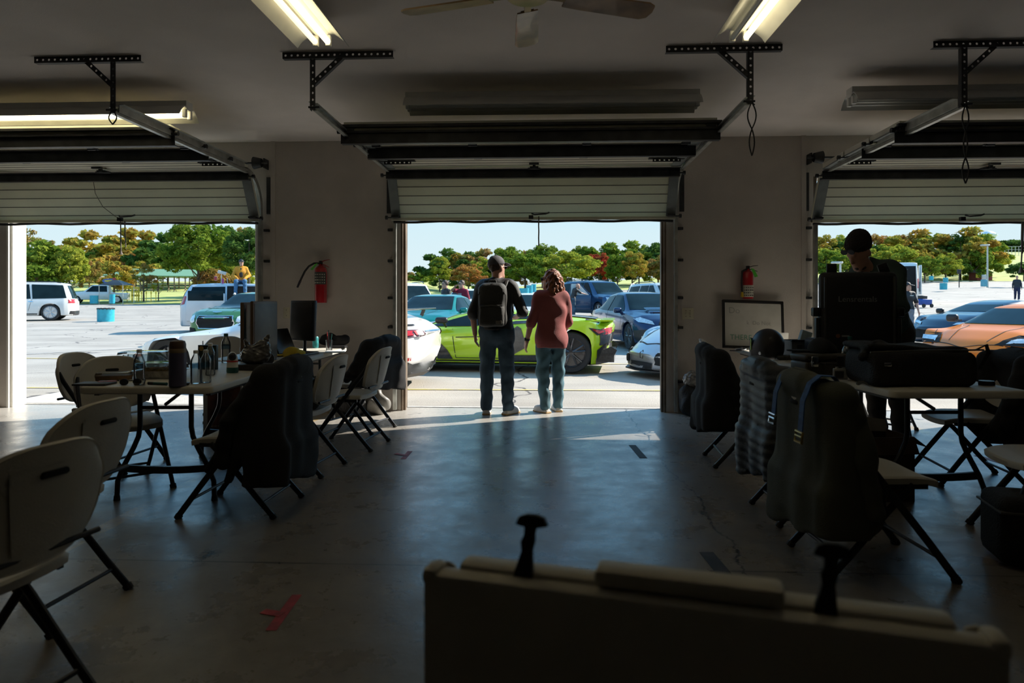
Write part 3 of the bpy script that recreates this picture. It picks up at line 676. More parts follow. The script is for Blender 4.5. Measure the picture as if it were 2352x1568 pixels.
def belt(label, x0, x1, n, zc0, zc1, seed, cols, hgt):
    """the lower woods filling in between the trunks: one mass nobody could count"""
    rg = random.Random(seed); b = None
    root = None
    vs_, fs_, mi = [], [], []
    mats = [LM[c] for c in cols]
    cm = [KIND['bushy'][0], KIND['hazy'][0]]; arr = []
    for m_ in cm:
        co = np.empty(len(m_.vertices) * 3, dtype=np.float32); m_.vertices.foreach_get('co', co); arr.append(co.reshape(-1, 3)[:12000])
    tot = []; mm = []
    for i in range(n):
        px = x0 + (x1 - x0) * (i + rg.random()) / n; zc = rg.uniform(zc0, zc1); p = unp(px, HYP, zc); a = arr[i % 2]; s = hgt * rg.uniform(.7, 1.2) / 4
        tot.append(a[: (len(a) // 2) // 4 * 4] * np.array([s * 1.5, s * 1.5, s]) + np.array([p.x, p.y, gz(p.x, p.y) - .2])); mm += [rg.randrange(len(mats))] * (len(tot[-1]) // 4)
    V = np.concatenate(tot); me = bpy.data.meshes.new('undergrowth'); me.from_pydata(V.tolist(), [], np.arange(len(V)).reshape(-1, 4).tolist())
    for m_ in mats: me.materials.append(m_)
    me.polygons.foreach_set('material_index', mm); o = new_link('undergrowth', me); tag(o, label, 'undergrowth', kind='stuff')
belt('mixed woods and bushes filling the background of the left doorway', 10, 600, 26, 118, 150, 1, ['green', 'rust', 'dark', 'gold'], 6.0)
belt('mixed bushes under the trees in the middle doorway', 985, 1545, 30, 112, 128, 2, ['green', 'dark', 'dark', 'rust'], 4.0)
belt('mixed bushes under the trees in the right doorway', 1850, 2250, 26, 98, 120, 3, ['green', 'dark', 'gold', 'yellowgreen'], 4.2)
# ---- pavilion ----
def gp(px, zc): p = unp(px, HYP, zc); return Vector((p.x, p.y, gz(p.x, p.y)))
M_groof = M('green_roof', (.16, .30, .17), .5, nz=.05); M_post = M('wood_post', (.20, .15, .10), .8)
a_, b_ = gp(245, 100), gp(452, 104); u = (b_ - a_).normalized(); Lp = (b_ - a_).length; rz = math.atan2(u.y, u.x)
t = thing('pavilion', 'long open pavilion with pale green roof behind the trees in the left doorway', 'pavilion', a_, rz)
b = B(); b.rings([[(-.4, -1.2, 2.35), (-.4, 2, 3.45), (-.4, 5.2, 2.35), (-.4, 5.2, 2.25), (-.4, 2, 3.35), (-.4, -1.2, 2.25)], [(Lp + .4, -1.2, 2.35), (Lp + .4, 2, 3.45), (Lp + .4, 5.2, 2.35), (Lp + .4, 5.2, 2.25), (Lp + .4, 2, 3.35), (Lp + .4, -1.2, 2.25)]]); b.build('roof', M_groof, t)
for i in range(9):
    for yy in (-.8, 4.8):
        b = B(); b.box((Lp * i / 8, yy, .8), (.16, .16, 3.1)); b.build('post', M_post, t)
b = B(); b.box((Lp / 2, 4.8, .6), (Lp, .1, .35)); b.build('bench', M('green_bench', (.10, .30, .20), .6), t)
for i in range(5):
    q = gp(262 + 38 * i, 98); b = B(); b.box((0, 0, .74), (1.8, .75, .05)); b.box((0, .6, .44), (1.8, .25, .05)); b.box((0, -.6, .44), (1.8, .25, .05))
    t = thing('picnic_table', 'picnic table in the shade of the green-roofed pavilion', 'picnic table', q, .2, 'picnic tables under the pavilion'); b.build('top', M_post, t)
    for x in (-.7, .7): b = B(); b.tube([(x, -.6, 0), (x, .25, .74)], .05, 6); b.tube([(x, .6, 0), (x, -.25, .74)], .05, 6); b.build('leg', M_post, t)
# ---- bins, sign, poles, shed, tower ----
M_bin = M('turquoise_plastic', (.03, .38, .50), .45, nz=.1); 
def bin_(px, zc, d, h, lab, liner=True, pyb=None):
    p = gp(px, zc)
    if pyb: p.z = HC - (pyb - HYP) * zc / FPX
    t = thing('trash_bin', lab, 'trash bin', p, .3 * px, 'turquoise bins around the lot'); b = B()
    n = 48; prof = [(d * .46, 0), (d * .48, h * .1), (d * .49, h * .9), (d * .5, h * .92), (d * .5, h), (d * .45, h), (d * .44, h * .1)]
    rs = [[(r * (1 + (.018 if (k // 2) % 2 else 0) * (1 if .05 * h < z < .88 * h else 0)) * math.cos(2 * pi * k / n), r * (1 + (.018 if (k // 2) % 2 else 0) * (1 if .05 * h < z < .88 * h else 0)) * math.sin(2 * pi * k / n), z) for k in range(n)] for r, z in prof]
    b.rings(rs); b.build('barrel', M_bin, t)
    if liner:
        b = B(); b.rings([[(d * .52 * math.cos(2 * pi * k / 40), d * .52 * math.sin(2 * pi * k / 40), h * (.93 + .03 * math.sin(k * 2.3))) for k in range(40)], [(d * .515 * math.cos(2 * pi * k / 40), d * .515 * math.sin(2 * pi * k / 40), h * 1.015) for k in range(40)], [(d * .40 * math.cos(2 * pi * k / 40), d * .4 * math.sin(2 * pi * k / 40), h * (1.02 + .02 * math.sin(k * 1.7))) for k in range(40)]], cap=False); b.build('bin_liner', M_black, t)
    return t
bin_(243, 34, .78, .70, 'turquoise ribbed trash bin with black liner alone on the left of the lot', True, 740)
bin_(216, 67, .75, .8, 'small turquoise bin in front of the white pickup truck', False, 697); bin_(152, 64, .7, .8, 'small turquoise bin just right of the white suv tail', False, 697); bin_(258, 66, .5, .9, 'narrow pale bin right of the pickup truck', False, 697)
bin_(957, 46, .8, .8, 'turquoise bin left of the man in the black t-shirt', False); bin_(1203, 62, .95, .8, 'wide turquoise bin nearest to the woman behind the white roof', False, 682); bin_(1216, 68, .65, 1.0, 'middle turquoise bin of three behind the woman', False, 678); bin_(1226, 76, .55, .9, 'farthest turquoise bin of three behind the woman', False, 671)
bin_(2167, 62, .62, .6, 'turquoise bin standing alone in the lot right of the cargo van', False, 665); bin_(2172, 80, .55, .6, 'small far turquoise bin behind the lone one at right', False, 649); bin_(2139, 84, .5, .5, 'smallest turquoise bin right of the cargo van door', False, 643)
t = thing('road_sign', 'blue and yellow oval sign on a post near the pickup truck', 'sign', gp(251, 69)); b = B(); b.cyl((0, 0, -.2), (0, 0, 2.2), .05); b.build('post', M_galv, t)
b = B(); b.lathe([(.001, -.04), (.72, -.04), (.72, .04), (.001, .04)], 28, (0, 0, 2.3), 'y', sx=.32); b.build('panel', M('sign_blue', (.05, .12, .4), .5), t); b = B(); b.lathe([(.001, -.05), (.5, -.05), (.5, .05), (.001, .05)], 28, (0, 0, 2.3), 'y', sx=.2); b.build('emblem', M('sign_yellow', (.7, .5, .05), .5), t); b = B(); b.box((.55, -.06, 2.5), (.28, .05, .22)); b.build('topper', M('sign_red', (.5, .05, .05), .5), t)
t = thing('canopy', 'dark pop-up canopy on the grass right of the pickup truck', 'canopy', gp(268, 68)); b = B(); b.rings([[(-1.3, -1, 1.9), (1.3, -1, 1.9), (1.3, 1, 1.9), (-1.3, 1, 1.9)], [(-.2, -.2, 2.4), (.2, -.2, 2.4), (.2, .2, 2.4), (-.2, .2, 2.4)]]); b.build('roof', M_black, t)
for x in (-1.2, 1.2):
    for y in (-.9, .9): b = B(); b.cyl((x, y, -.2), (x, y, 1.95), .035); b.build('leg', M_galv, t)
M_yb = M('yellow_barrier', (.72, .50, .04), .6)
for i in range(7):
    q = gp(292 + 11 * i, 71); t = thing('barrier_post', 'thin yellow stake in the row along the grass edge', 'post', q, 0, 'yellow stakes along the grass edge'); b = B(); b.cyl((0, 0, -.2), (0, 0, 1.2), .035, n=8); b.box((0, 0, 1.0), (.1, .05, .3)); b.build('stake', M_yb, t)
q = gp(311, 71.5); t = thing('barricade', 'yellow barricade standing among the thin stakes', 'barricade', q); b = B(); [b.box((x, 0, .75), (.1, .1, 1.7)) for x in (-.35, .35)]; [b.box((0, 0, z), (.9, .06, .2)) for z in (.7, 1.1, 1.5)]; b.build('frame', M_yb, t)
# right side
def pole(px, zc, pyb, hpx, lab, lamp=True):
    p = gp(px, zc); p.z = HC - (pyb - HYP) * zc / FPX; h = hpx * zc / FPX; t = thing('lamp_post', lab, 'lamp post', p); b = B(); b.cyl((0, 0, -.3), (0, 0, h), .10, .07); b.build('post', M_galv, t)
    if lamp: b = B(); b.box((-.25, 0, h), (.8, .35, .16), None, .05); b.build('lamp_head', M_galv, t)
    return t
pole(2268, 70, 658, 95, 'tall grey light pole below the water tower', True); pole(1930, 52, 655, 52, 'short lamp post left of the man in the green shirt')
t = thing('utility_cabinet', 'grey and turquoise cabinet at the foot of the light pole', 'cabinet', tuple(Vector((gp(2260, 69).x, gp(2260, 69).y, HC + 32 * 69 / FPX)))); b = B(); b.box((0, 0, .35), (.45, .4, .7), None, .03); b.build('lower_box', M('cab_blue', (.12, .38, .46), .5), t); b = B(); b.box((0, 0, .95), (.3, .3, .5), None, .03); b.build('upper_box', M_galv, t)
p = gp(2252, 96); p.z = HC + 51 * 96 / FPX; t = thing('shed', 'small red shed with brown roof at the lot edge', 'shed', p, .15); b = B(); b.box((0, 0, .25), (2.3, 1.5, 1.1)); b.build('walls', M('shed_red', (.22, .04, .03), .7), t); b = B(); b.rings([[(-1.3, -.95, .75), (-1.3, 0, 1.15), (-1.3, .95, .75)], [(1.3, -.95, .75), (1.3, 0, 1.15), (1.3, .95, .75)]]); b.build('roof', M('shed_roof', (.16, .12, .10), .8), t); b = B(); b.box((-1.0, -.77, .3), (.7, .05, .5)); b.build('board', M_yb, t)
p = gp(2270, 260); p.z = 13; t = thing('water_tower', 'white water tower above the far hill', 'water tower', p); M_tow = M('tower_white', (.72, .76, .78), .5)
zt = HC + (690 - 541) * 260 / FPX; b = B(); b.lathe([(.01, -2.4), (1.5, -1.9), (2.4, -.9), (2.6, 0), (2.4, .7), (1.4, 1.5), (.01, 1.9)], 28, (0, 0, zt - 13)); b.build('tank', M_tow, t); b = B(); b.lathe([(2.6, -.1), (3.0, -.1), (3.0, .5), (2.6, .5)], 28, (0, 0, zt - 13)); b.build('walkway', M_tow, t)
for k in range(6): a = k * pi / 3; b = B(); b.cyl((2.3 * math.cos(a), 2.3 * math.sin(a), zt - 13), (2.6 * math.cos(a), 2.6 * math.sin(a), -6), .16); b.build('leg', M_tow, t)
b = B(); b.cyl((0, 0, zt - 15), (0, 0, -6), .4); b.build('riser', M_tow, t)
t = thing('chain_link_fence', 'wire fence along the top of the far grassy hill at right', 'fence'); b = B(); pts = [gp(2268 + 8 * i, 150) for i in range(14)]
for q in pts: b.cyl((q.x, q.y, q.z - .5), (q.x, q.y, q.z + 2.0), .05, n=6)
for h in (.6, 1.3, 2.0): b.tube([(q.x, q.y, q.z + h) for q in pts], .03, 5)
b.build('posts_and_wires', M_galv, t)
p = gp(2122, 40); t = thing('generator', 'blue generator on small wheels parked beside the cargo van', 'generator', p, .3); b = B(); b.box((0, 0, .33), (.75, .5, .36), None, .06); b.build('body', M('gen_blue', (.01, .06, .30), .4), t)
b = B(); b.box((-.1, 0, .6), (.4, .35, .22), None, .04); b.build('engine', M_black, t)
for x in (-.28, .28):
    for y in (-.27, .27): b = B(); b.lathe([(.03, -.03), (.11, -.03), (.11, .03), (.03, .03)], 16, (x, y, .11), 'y'); b.build('wheel', M_tyre, t)
p = gp(2203, 62); t = thing('meter_post', 'short post with a dark meter box far across the lot at right', 'post', (p.x, p.y, HC + 45 * 62 / FPX)); b = B(); b.cyl((0, 0, -.6), (0, 0, .8), .04, n=8); b.box((0, 0, .85), (.3, .2, .4), None, .03); b.build('post', M_black, t)
# ======================= vehicles =======================
M_glassd = M('car_glass', (.010, .022, .027), .06, nz=.2, ns=2, spec=.3); M_glassd.node_tree.nodes['Principled BSDF'].inputs['IOR'].default_value = 1.22
M_trimb = M('car_black_trim', (.014, .014, .015), .4, nz=.2); M_carbon = M('car_carbon', (.03, .03, .03), .3, nz=.3, ns=30, coat=.5)
M_chrome = M('chrome', (.72, .73, .74), .12, 1.0, nz=.03); M_rimS = M('rim_silver', (.55, .56, .58), .3, .8, nz=.05); M_rimB = M('rim_black', (.06, .06, .065), .25, .6, coat=.5)
M_red = M('tail_lamp_red', (.45, .012, .015), .2, nz=.15, coat=.6); M_lamp = M('lamp_lens', (.62, .68, .72), .1, .3, nz=.2, ns=20, coat=.8); M_under = M('underbody', (.01, .01, .01), .9)
M_line = M('panel_gap', (.02, .02, .02), .8)
def paint(name, col, metal=.25, rough=.32): return M(name, col, rough, metal, nz=.04, ns=2, coat=.6)
def interp_st(st, n):
    st = sorted(st); X = np.array([s[0] for s in st]); A = np.array([s[1:] for s in st]); xs_ = np.linspace(X[0], X[-1], n)
    out = np.stack([np.interp(xs_, X, A[:, k]) for k in range(A.shape[1])], 1)
    kw = max(1, int(.09 / (xs_[1] - xs_[0]))); ker = np.hanning(2 * kw + 3)[1:-1]; ker /= ker.sum()
    pad = len(ker) // 2
    for k in range(out.shape[1]):
        e = np.concatenate([2 * out[0, k] - out[pad:0:-1, k], out[:, k], 2 * out[-1, k] - out[-2:-pad - 2:-1, k]]); out[:, k] = np.convolve(e, ker, 'valid')
    return xs_, out
class Car:
    def __init__(s, name, label, px, zc, heading, st, col, xf, xr, R=.34, zb=.16, arch=.05, bowF=.25, bowR=.15, rakeF=None, rakeR=None, rim=None, tw=.24, spokes=5, loc=None, ext=None, wheels=True, cat='car'):
        p = unp(px, HYP, zc) if loc is None else Vector(loc); z = gz(p.x, p.y)
        s.root = thing(name, label, cat, (p.x, p.y, z), heading); s.col = col
        N = 110; xs_, A = interp_st(st, N); W = A[:, 2].max(); s.W = W; s.x0, s.x1 = xs_[0], xs_[-1]; s.hw = lambda x: float(np.interp(x, xs_, A[:, 2]))
        rs = []
        for x, (zs, zr, w_, wr) in zip(xs_, A):
            h = zs - zb
            pr = [(0, zb), (.80 * w_, zb), (.95 * w_, zb + .03), (.995 * w_, zb + .3 * h), (w_, zb + .6 * h), (.99 * w_, zb + .85 * h), (.955 * w_, zs)]
            y6, y9, z9 = .955 * w_, wr, zr - .05
            for t in (.18, .42, .68): pr.append((y6 + (y9 - y6) * t, zs + (z9 - zs) * t))
            pr += [(y9, z9), (.93 * wr, zr - .026), (.75 * wr, zr - .010), (.4 * wr, zr - .002), (0, zr)]
            za = 0
            for xw in (xf, xr):
                d = abs(x - xw); ra = R + arch
                if d < ra: za = max(za, R + math.sqrt(ra * ra - d * d) * .98)
            if za: pr = [(y, max(z, min(za, zs - .02))) for y, z in pr]
            rs.append([(x, y, z) for y, z in pr] + [(x, -y, z) for y, z in pr[-2:0:-1]])
        def endring(r, dx, k):
            zs_ = [p[2] for p in r]; zm = (max(zs_) + min(zs_)) / 2
            return [(p[0] + dx, p[1] * k, zm + (p[2] - zm) * k) for p in r]
        rs = [endring(rs[0], -.05, .80), endring(rs[0], -.03, .93)] + rs + [endring(rs[-1], .03, .93), endring(rs[-1], .05, .80)]
        Lh = s.x1; 
        def warp(p):
            x, y, z = p; q = (y / W) ** 2
            wf = sm(xf + R * .75, s.x1, x); wb = sm(-xr + R * .75, -s.x0, -x)
            x2 = x - bowF * q * wf + bowR * q * wb
            if rakeF: x2 += wf * float(np.interp(z, [a for a, _ in rakeF], [b_ for _, b_ in rakeF]))
            if rakeR: x2 -= wb * float(np.interp(z, [a for a, _ in rakeR], [b_ for _, b_ in rakeR]))
            return (x2, y, z)
        rs = [[warp(p) for p in r] for r in rs]
        b = B(); b.rings(rs); s.body = b.build('body', col, s.root, 48)
        s.bvh = BVHTree.FromPolygons([Vector(v) for v in b.v], b.f)
        b = B(); b.box(((s.x0 + s.x1) / 2, 0, zb + .12), ((s.x1 - s.x0) * .86, W * 1.35, .26)); b.build('underbody', M_under, s.root)
        if wheels:
            for xw in (xf, xr):
                for sd_ in (1, -1): s.wheel(xw, sd_ * (s.hw(xw) - tw / 2 - .015), R, tw, rim or M_rimS, spokes, sd_)
    def wheel(s, x, y, R, tw, rim, spokes, sd_):
        b = B(Matrix.Translation((x, y, R))); h = tw / 2; r = R * .72
        b.lathe([(r, -h * .9), (R * .93, -h), (R * .99, -h * .75), (R, 0), (R * .99, h * .75), (R * .93, h), (r, h * .9), (r * .97, h * .3), (r * .97, -h * .3)], 36, ax='y'); w_ = b.build('wheel', M_tyre, s.root)
        b = B(Matrix.Translation((x, y, R)) @ Matrix.Rotation(0 if sd_ > 0 else pi, 4, 'Z'))
        b.lathe([(r * .9, h * .55), (r * .99, h * .95), (r * 1.02, h * .9), (r * .98, h * .3), (r * .3, -h * .2)], 36, ax='y'); b.lathe([(.001, h * .86), (r * .2, h * .84), (r * .23, h * .6), (.001, h * .5)], 20, ax='y')
        for k in range(spokes):
            for dl in (-.13, .13):
                a = 2 * pi * k / spokes + .3; c, e = Vector((math.cos(a), 0, math.sin(a))), Vector((math.cos(a + dl * 1.6), 0, math.sin(a + dl * 1.6)))
                p0 = c * r * .15 + Vector((0, h * .78, 0)); p1 = e * r * .96 + Vector((0, h * .82, 0)); b.tube([p0, (p0 + p1) / 2 + Vector((0, .01, 0)), p1], [r * .075, r * .06, r * .055], 6)
        b.build('rim', rim, w_)
        b = B(Matrix.Translation((x, y, R))); b.lathe([(r * .15, 0), (r * .78, .008), (r * .78, -.02), (r * .15, -.02)], 28, ax='y'); b.build('brake_disc', M('brake_disc', (.25, .24, .23), .4, .8), w_)
    def decal(s, name, poly, ax, mat, eps=.006, step=.06, mirror=False, side=1, thick=0, parent=None):
        """a trim piece lying on the body: polygon in side (x,z), front/rear (y,z) or top (x,y) view, laid on the body surface"""
        obs = []
        for mr in ((1, -1) if mirror else (1,)):
            bm = bmesh.new(); vs_ = [bm.verts.new((p[0], p[1], 0)) for p in poly]; bm.faces.new(vs_)
            for k in (0, 1):
                lo = min(p[k] for p in poly); hi = max(p[k] for p in poly); q = lo + step
                while q < hi - step * .3:
                    co = [0, 0, 0]; no = [0, 0, 0]; co[k] = q; no[k] = 1
                    bmesh.ops.bisect_plane(bm, geom=bm.verts[:] + bm.edges[:] + bm.faces[:], plane_co=co, plane_no=no); q += step
            bmesh.ops.triangulate(bm, faces=[f for f in bm.faces if len(f.verts) > 4])
            bm.verts.index_update(); V = []; ok = []
            for v in bm.verts:
                a, c = v.co.x, v.co.y
                if ax == 'S': o, d = Vector((a, 3 * side * mr, c)), Vector((0, -side * mr, 0))
                elif ax == 'F': o, d = Vector((5, a * mr, c)), Vector((-1, 0, 0))
                elif ax == 'R': o, d = Vector((-5, a * mr, c)), Vector((1, 0, 0))
                else: o, d = Vector((a, c * mr, 4)), Vector((0, 0, -1))
                h, n_, i_, dist = s.bvh.ray_cast(o, d)
                if h is None: ok.append(False); V.append(o + d * 3)
                else:
                    if n_.dot(d) > 0: n_ = -n_
                    ok.append(True); V.append(h + n_ * eps - d * eps * .6)
            F = [[v.index for v in f.verts] for f in bm.faces if all(ok[v.index] for v in f.verts)]; bm.free()
            if not F: print('decal empty', s.root.name, name); continue
            b = B(); b.add(V, F)
            o = b.build(name, mat, parent or s.root, 60)
            obs.append(o)
        return obs
    def line(s, pts, ax, wd=.012, mirror=False, side=1, mat=None, name='panel_gap'):
        for i in range(len(pts) - 1):
            p, q = Vector((*pts[i], 0)), Vector((*pts[i + 1], 0)); d = (q - p).normalized(); n_ = Vector((-d.y, d.x, 0)) * wd / 2
            s.decal(name, [(p + n_)[:2], (q + n_)[:2], (q - n_)[:2], (p - n_)[:2]], ax, mat or M_line, .004, .12, mirror, side)
    def mirror_(s, x, z, y, mat=None, sz=(.12, .20, .14)):
        for sd_ in (1, -1):
            b = B(); b.box((x, sd_ * (y + sz[1] / 2), z), sz, Matrix.Rotation(sd_ * -.15, 4, 'Z'), .045); b.box((x + .02, sd_ * (y - .01), z - .04), (.05, .12, .03)); b.build('mirror', mat or s.col, s.root)
    def add(s, name, b, mat): return b.build(name, mat, s.root)
    def plate(s, x, y, z, mat=None, w_=.3, h=.15):
        b = B(); b.box((x, y, z), (.012, w_, h), None, .004); b.build('plate', mat or M_white, s.root)
def suv(name, label, px, zc, hd, col, L=4.9, W=.98, H=1.78, R=.37, **k):
    h = L / 2
    st = [(-h, .98, 1.02, W * .86, W * .72), (-h + .1, 1.05, 1.35, W * .95, W * .74), (-h + .35, 1.08, H - .06, W, W * .72), (-h + .8, 1.08, H, W, W * .74), (-.2, 1.06, H, W, W * .75), (.45, 1.05, H - .06, W, W * .74), (1.25, 1.03, 1.16, W, W * .80), (h - .5, .98, 1.08, W * .98, W * .80), (h - .12, .86, .98, W * .90, W * .74), (h, .70, .84, W * .80, W * .66)]
    c = Car(name, label, px, zc, hd, st, col, h - .95, -h + 1.02, R, .24, rim=k.pop('rim', None), **k)
    zt = H - .12
    c.decal('windshield', [(-W * .80, 1.14), (W * .80, 1.14), (W * .66, H - .13), (-W * .66, H - .13)], 'F', M_glassd)
    c.decal('rear_window', [(-W * .70, 1.12), (W * .70, 1.12), (W * .62, H - .16), (-W * .62, H - .16)], 'R', M_glassd)
    for nm, pl in (('side_window', [(.95, 1.10), (.35, zt), (.05, zt), (.05, 1.10)]), ('side_window', [(0, 1.10), (0, zt), (-.75, zt), (-.85, 1.10)]), ('side_window', [(-.92, 1.10), (-.85, zt), (-h + .5, zt - .03), (-h + .32, 1.14)])):
        c.decal(nm, pl, 'S', M_glassd, mirror=True)
    c.line([(.98, 1.06), (.96, .38)], 'S', mirror=True); c.line([(.02, 1.08), (.0, .38)], 'S', mirror=True); c.line([(-.9, 1.08), (-.75, .5)], 'S', mirror=True)
    c.decal('sill', [(h - 1.4, .25), (h - 1.4, .36), (-h + 1.45, .36), (-h + 1.45, .25)], 'S', M_trimb, mirror=True)
    for x in (.15, -.75): c.decal('door_handle', [(x, .94), (x - .2, .94), (x - .2, .98), (x, .98)], 'S', M_chrome, .014, mirror=True)
    c.decal('tail_lamp', [(-h - .02, .86), (-h + .22, .90), (-h + .25, 1.06), (-h - .02, 1.10)], 'S', M_red, .008, mirror=True); c.decal('tail_lamp', [(W * .55, .88), (W * .95, .88), (W * .9, 1.08), (W * .6, 1.08)], 'R', M_red, .008, mirror=True)
    c.decal('rear_bumper', [(-W * .9, .25), (W * .9, .25), (W * .9, .48), (-W * .9, .48)], 'R', M_trimb)
    c.decal('headlight', [(W * .44, .80), (W * .88, .86), (W * .86, .98), (W * .46, .90)], 'F', M_lamp, .008, mirror=True)
    c.decal('grille', [(-W * .42, .62), (W * .42, .62), (W * .44, .88), (-W * .44, .88)], 'F', M_trimb, .008)
    c.decal('bumper_intake', [(-W * .75, .30), (W * .75, .30), (W * .6, .46), (-W * .6, .46)], 'F', M_trimb, .008); c.decal('fog_lamp', [(W * .58, .48), (W * .82, .50), (W * .8, .66), (W * .66, .62)], 'F', M_trimb, .008, mirror=True)
    c.mirror_(.85, 1.12, W * .94)
    for sd_ in (1, -1):
        b = B(); b.tube([(.3, sd_ * W * .66, H - .03), (.1, sd_ * W * .67, H + .03), (-h + .9, sd_ * W * .67, H + .03), (-h + .6, sd_ * W * .66, H - .05)], .018, 8); c.add('roof_rail', b, M_trimb)
    return c
def sedan(name, label, px, zc, hd, col, L=4.7, W=.93, H=1.44, R=.33, st=None, glass=None, **k):
    h = L / 2
    st = st or [(-h, .86, .94, W * .82, W * .62), (-h + .2, .93, 1.03, W * .93, W * .70), (-h + .75, .94, 1.10, W * .98, W * .70), (-.95, .93, H - .06, W, W * .66), (-.3, .92, H, W, W * .66), (.25, .91, H - .04, W, W * .66), (1.05, .90, .99, W, W * .76), (h - .5, .80, .88, W * .97, W * .78), (h - .14, .68, .76, W * .90, W * .74), (h, .56, .62, W * .78, W * .64)]
    c = Car(name, label, px, zc, hd, st, col, h - .92, -h + 1.0, R, .17, **k)
    c.decal('windshield', [(-W * .76, .99), (W * .76, .99), (W * .61, H - .07), (-W * .61, H - .07)], 'F', M_glassd)
    c.decal('side_window', [(.85, .95), (.22, H - .10), (-.28, H - .09), (-.3, .95)], 'S', M_glassd, mirror=True); c.decal('side_window', [(-.36, .95), (-.34, H - .09), (-.9, H - .13), (-1.35, .99)], 'S', M_glassd, mirror=True)
    c.decal('rear_window', [(-W * .70, 1.08), (W * .70, 1.08), (W * .58, H - .09), (-W * .58, H - .09)], 'R', M_glassd)
    c.line([(.88, .92), (.85, .28)], 'S', mirror=True); c.line([(-.33, .93), (-.36, .28)], 'S', mirror=True)
    c.mirror_(.72, .97, W * .92)
    return c
# --- lime green mid-engined sports car, seen from its side ---
LIME = paint('paint_lime', (.44, .66, .015), .1, .25)
stS = lambda: [(-2.16, .78, .86, .84, .60), (-2.05, .84, .90, .95, .70), (-1.6, .90, .95, 1.01, .70), (-1.0, .87, 1.0, 1.0, .62), (-.4, .80, 1.07, .975, .56), (.1, .76, 1.09, .97, .54), (.65, .72, 1.0, .97, .58), (1.25, .71, .79, .99, .68), (1.65, .67, .73, .98, .7), (2.1, .54, .61, .93, .7), (2.45, .36, .42, .78, .6)]
p = G(1316, 857)
hdL = R_(173); L_ = Car('sports_car', 'lime green low wedge-shaped sports car parked side-on behind the two people', 0, 0, hdL, stS(), LIME, 1.36, -1.48, .355, .13, rim=M_rimB, tw=.30, spokes=5, loc=(p.x + 1.48 * math.cos(hdL) + .08, p.y + 1.48 * math.sin(hdL) + .9, 0), rakeR=[(.1, -.12), (.45, .0), (.62, .04), (.8, 0)], bowR=.2)
L_.decal('windshield', [(-.62, .79), (.62, .79), (.50, 1.04), (-.50, 1.04)], 'F', M_glassd)
L_.decal('side_window', [(1.12, .78), (.30, 1.01), (-.05, 1.02), (-.28, .90), (.2, .79)], 'S', M_glassd, mirror=True)
L_.decal('quarter_window', [(-.36, 1.01), (-.12, 1.025), (-.36, .91), (-1.0, .93)], 'S', M_glassd, mirror=True)
L_.decal('side_intake', [(-.12, .50), (-.55, .80), (-.62, .76), (-.72, .44), (-.50, .32), (-.36, .40)], 'S', M_carbon, .012, mirror=True)
L_.decal('intake_edge', [(-.02, .78), (-.5, .88), (-.95, .90), (-.95, .86), (-.5, .83)], 'S', M_trimb, .008, mirror=True)
L_.decal('sill', [(1.0, .13), (1.0, .20), (-.95, .22), (-.95, .13)], 'S', M_trimb, .012, mirror=True); L_.decal('fender_vent', [(.88, .22), (.60, .22), (.70, .38), (.88, .56)], 'S', M_carbon, .012, mirror=True)
L_.decal('sill_insert', [(-.28, .20), (-.32, .30), (-.95, .31), (-.95, .22)], 'S', M_carbon, .016, mirror=True)
L_.decal('tail_lamp', [(-1.78, .78), (-2.05, .735), (-2.10, .69), (-1.92, .65)], 'S', M_trimb, .010, mirror=True); L_.decal('tail_lamp', [(-1.84, .755), (-2.02, .725), (-2.04, .705), (-1.94, .68)], 'S', M_red, .016, mirror=True)
L_.decal('tail_lamp', [(.45, .70), (.86, .66), (.86, .76), (.5, .78)], 'R', M_red, .01, mirror=True); L_.decal('rear_panel', [(-.9, .48), (.9, .48), (.9, .68), (-.9, .68)], 'R', M_carbon, .008)
L_.decal('rear_bumper', [(-1.90, .16), (-1.92, .40), (-2.02, .48), (-2.14, .54), (-2.25, .50), (-2.25, .16)], 'S', M_carbon, .012, mirror=True)
b = B(); b.prism([(-1.9, .14), (-1.9, .34), (-2.16, .46), (-2.26, .40), (-2.16, .20)], .02, (0, .86, 0), (1, 0, 0), (0, 0, 1)); b.prism([(-1.9, .14), (-1.9, .34), (-2.16, .46), (-2.26, .40), (-2.16, .20)], .02, (0, -.88, 0), (1, 0, 0), (0, 0, 1)); b.box((-2.06, 0, .27), (.3, 1.72, .16)); L_.add('diffuser', b, M_carbon)
L_.decal('engine_cover', [(-.9, -.45), (-.9, .45), (-1.9, .52), (-1.9, -.52)], 'T', M_carbon, .012); L_.line([(-1.45, .98), (-1.95, .86)], 'S', .02, mirror=True)
L_.line([(.62, .74), (.55, .24), (-.30, .24)], 'S', .012, mirror=True); L_.line([(.55, .60), (-.12, .62)], 'S', .014, mirror=True)
b = B(); b.prism([(-1.6, .90), (-2.12, .915), (-2.18, .89), (-1.65, .88)], .03, (0, .84, 0), (1, 0, 0), (0, 0, 1)); b.box((-2.08, 0, .895), (.22, 1.66, .025)); L_.add('rear_wing', b, LIME)
for sd_ in (1, -1):
    b = B(); b.box((.78, sd_ * 1.06, .90), (.22, .17, .11), Matrix.Rotation(sd_ * .25, 4, 'Z'), .045); b.tube([(.74, sd_ * .9, .78), (.76, sd_ * 1.0, .86)], .022, 6); L_.add('mirror', b, M_trimb)
L_.decal('headlight', [(.55, .55), (.85, .60), (.8, .64), (.55, .60)], 'F', M_lamp, .01, mirror=True)
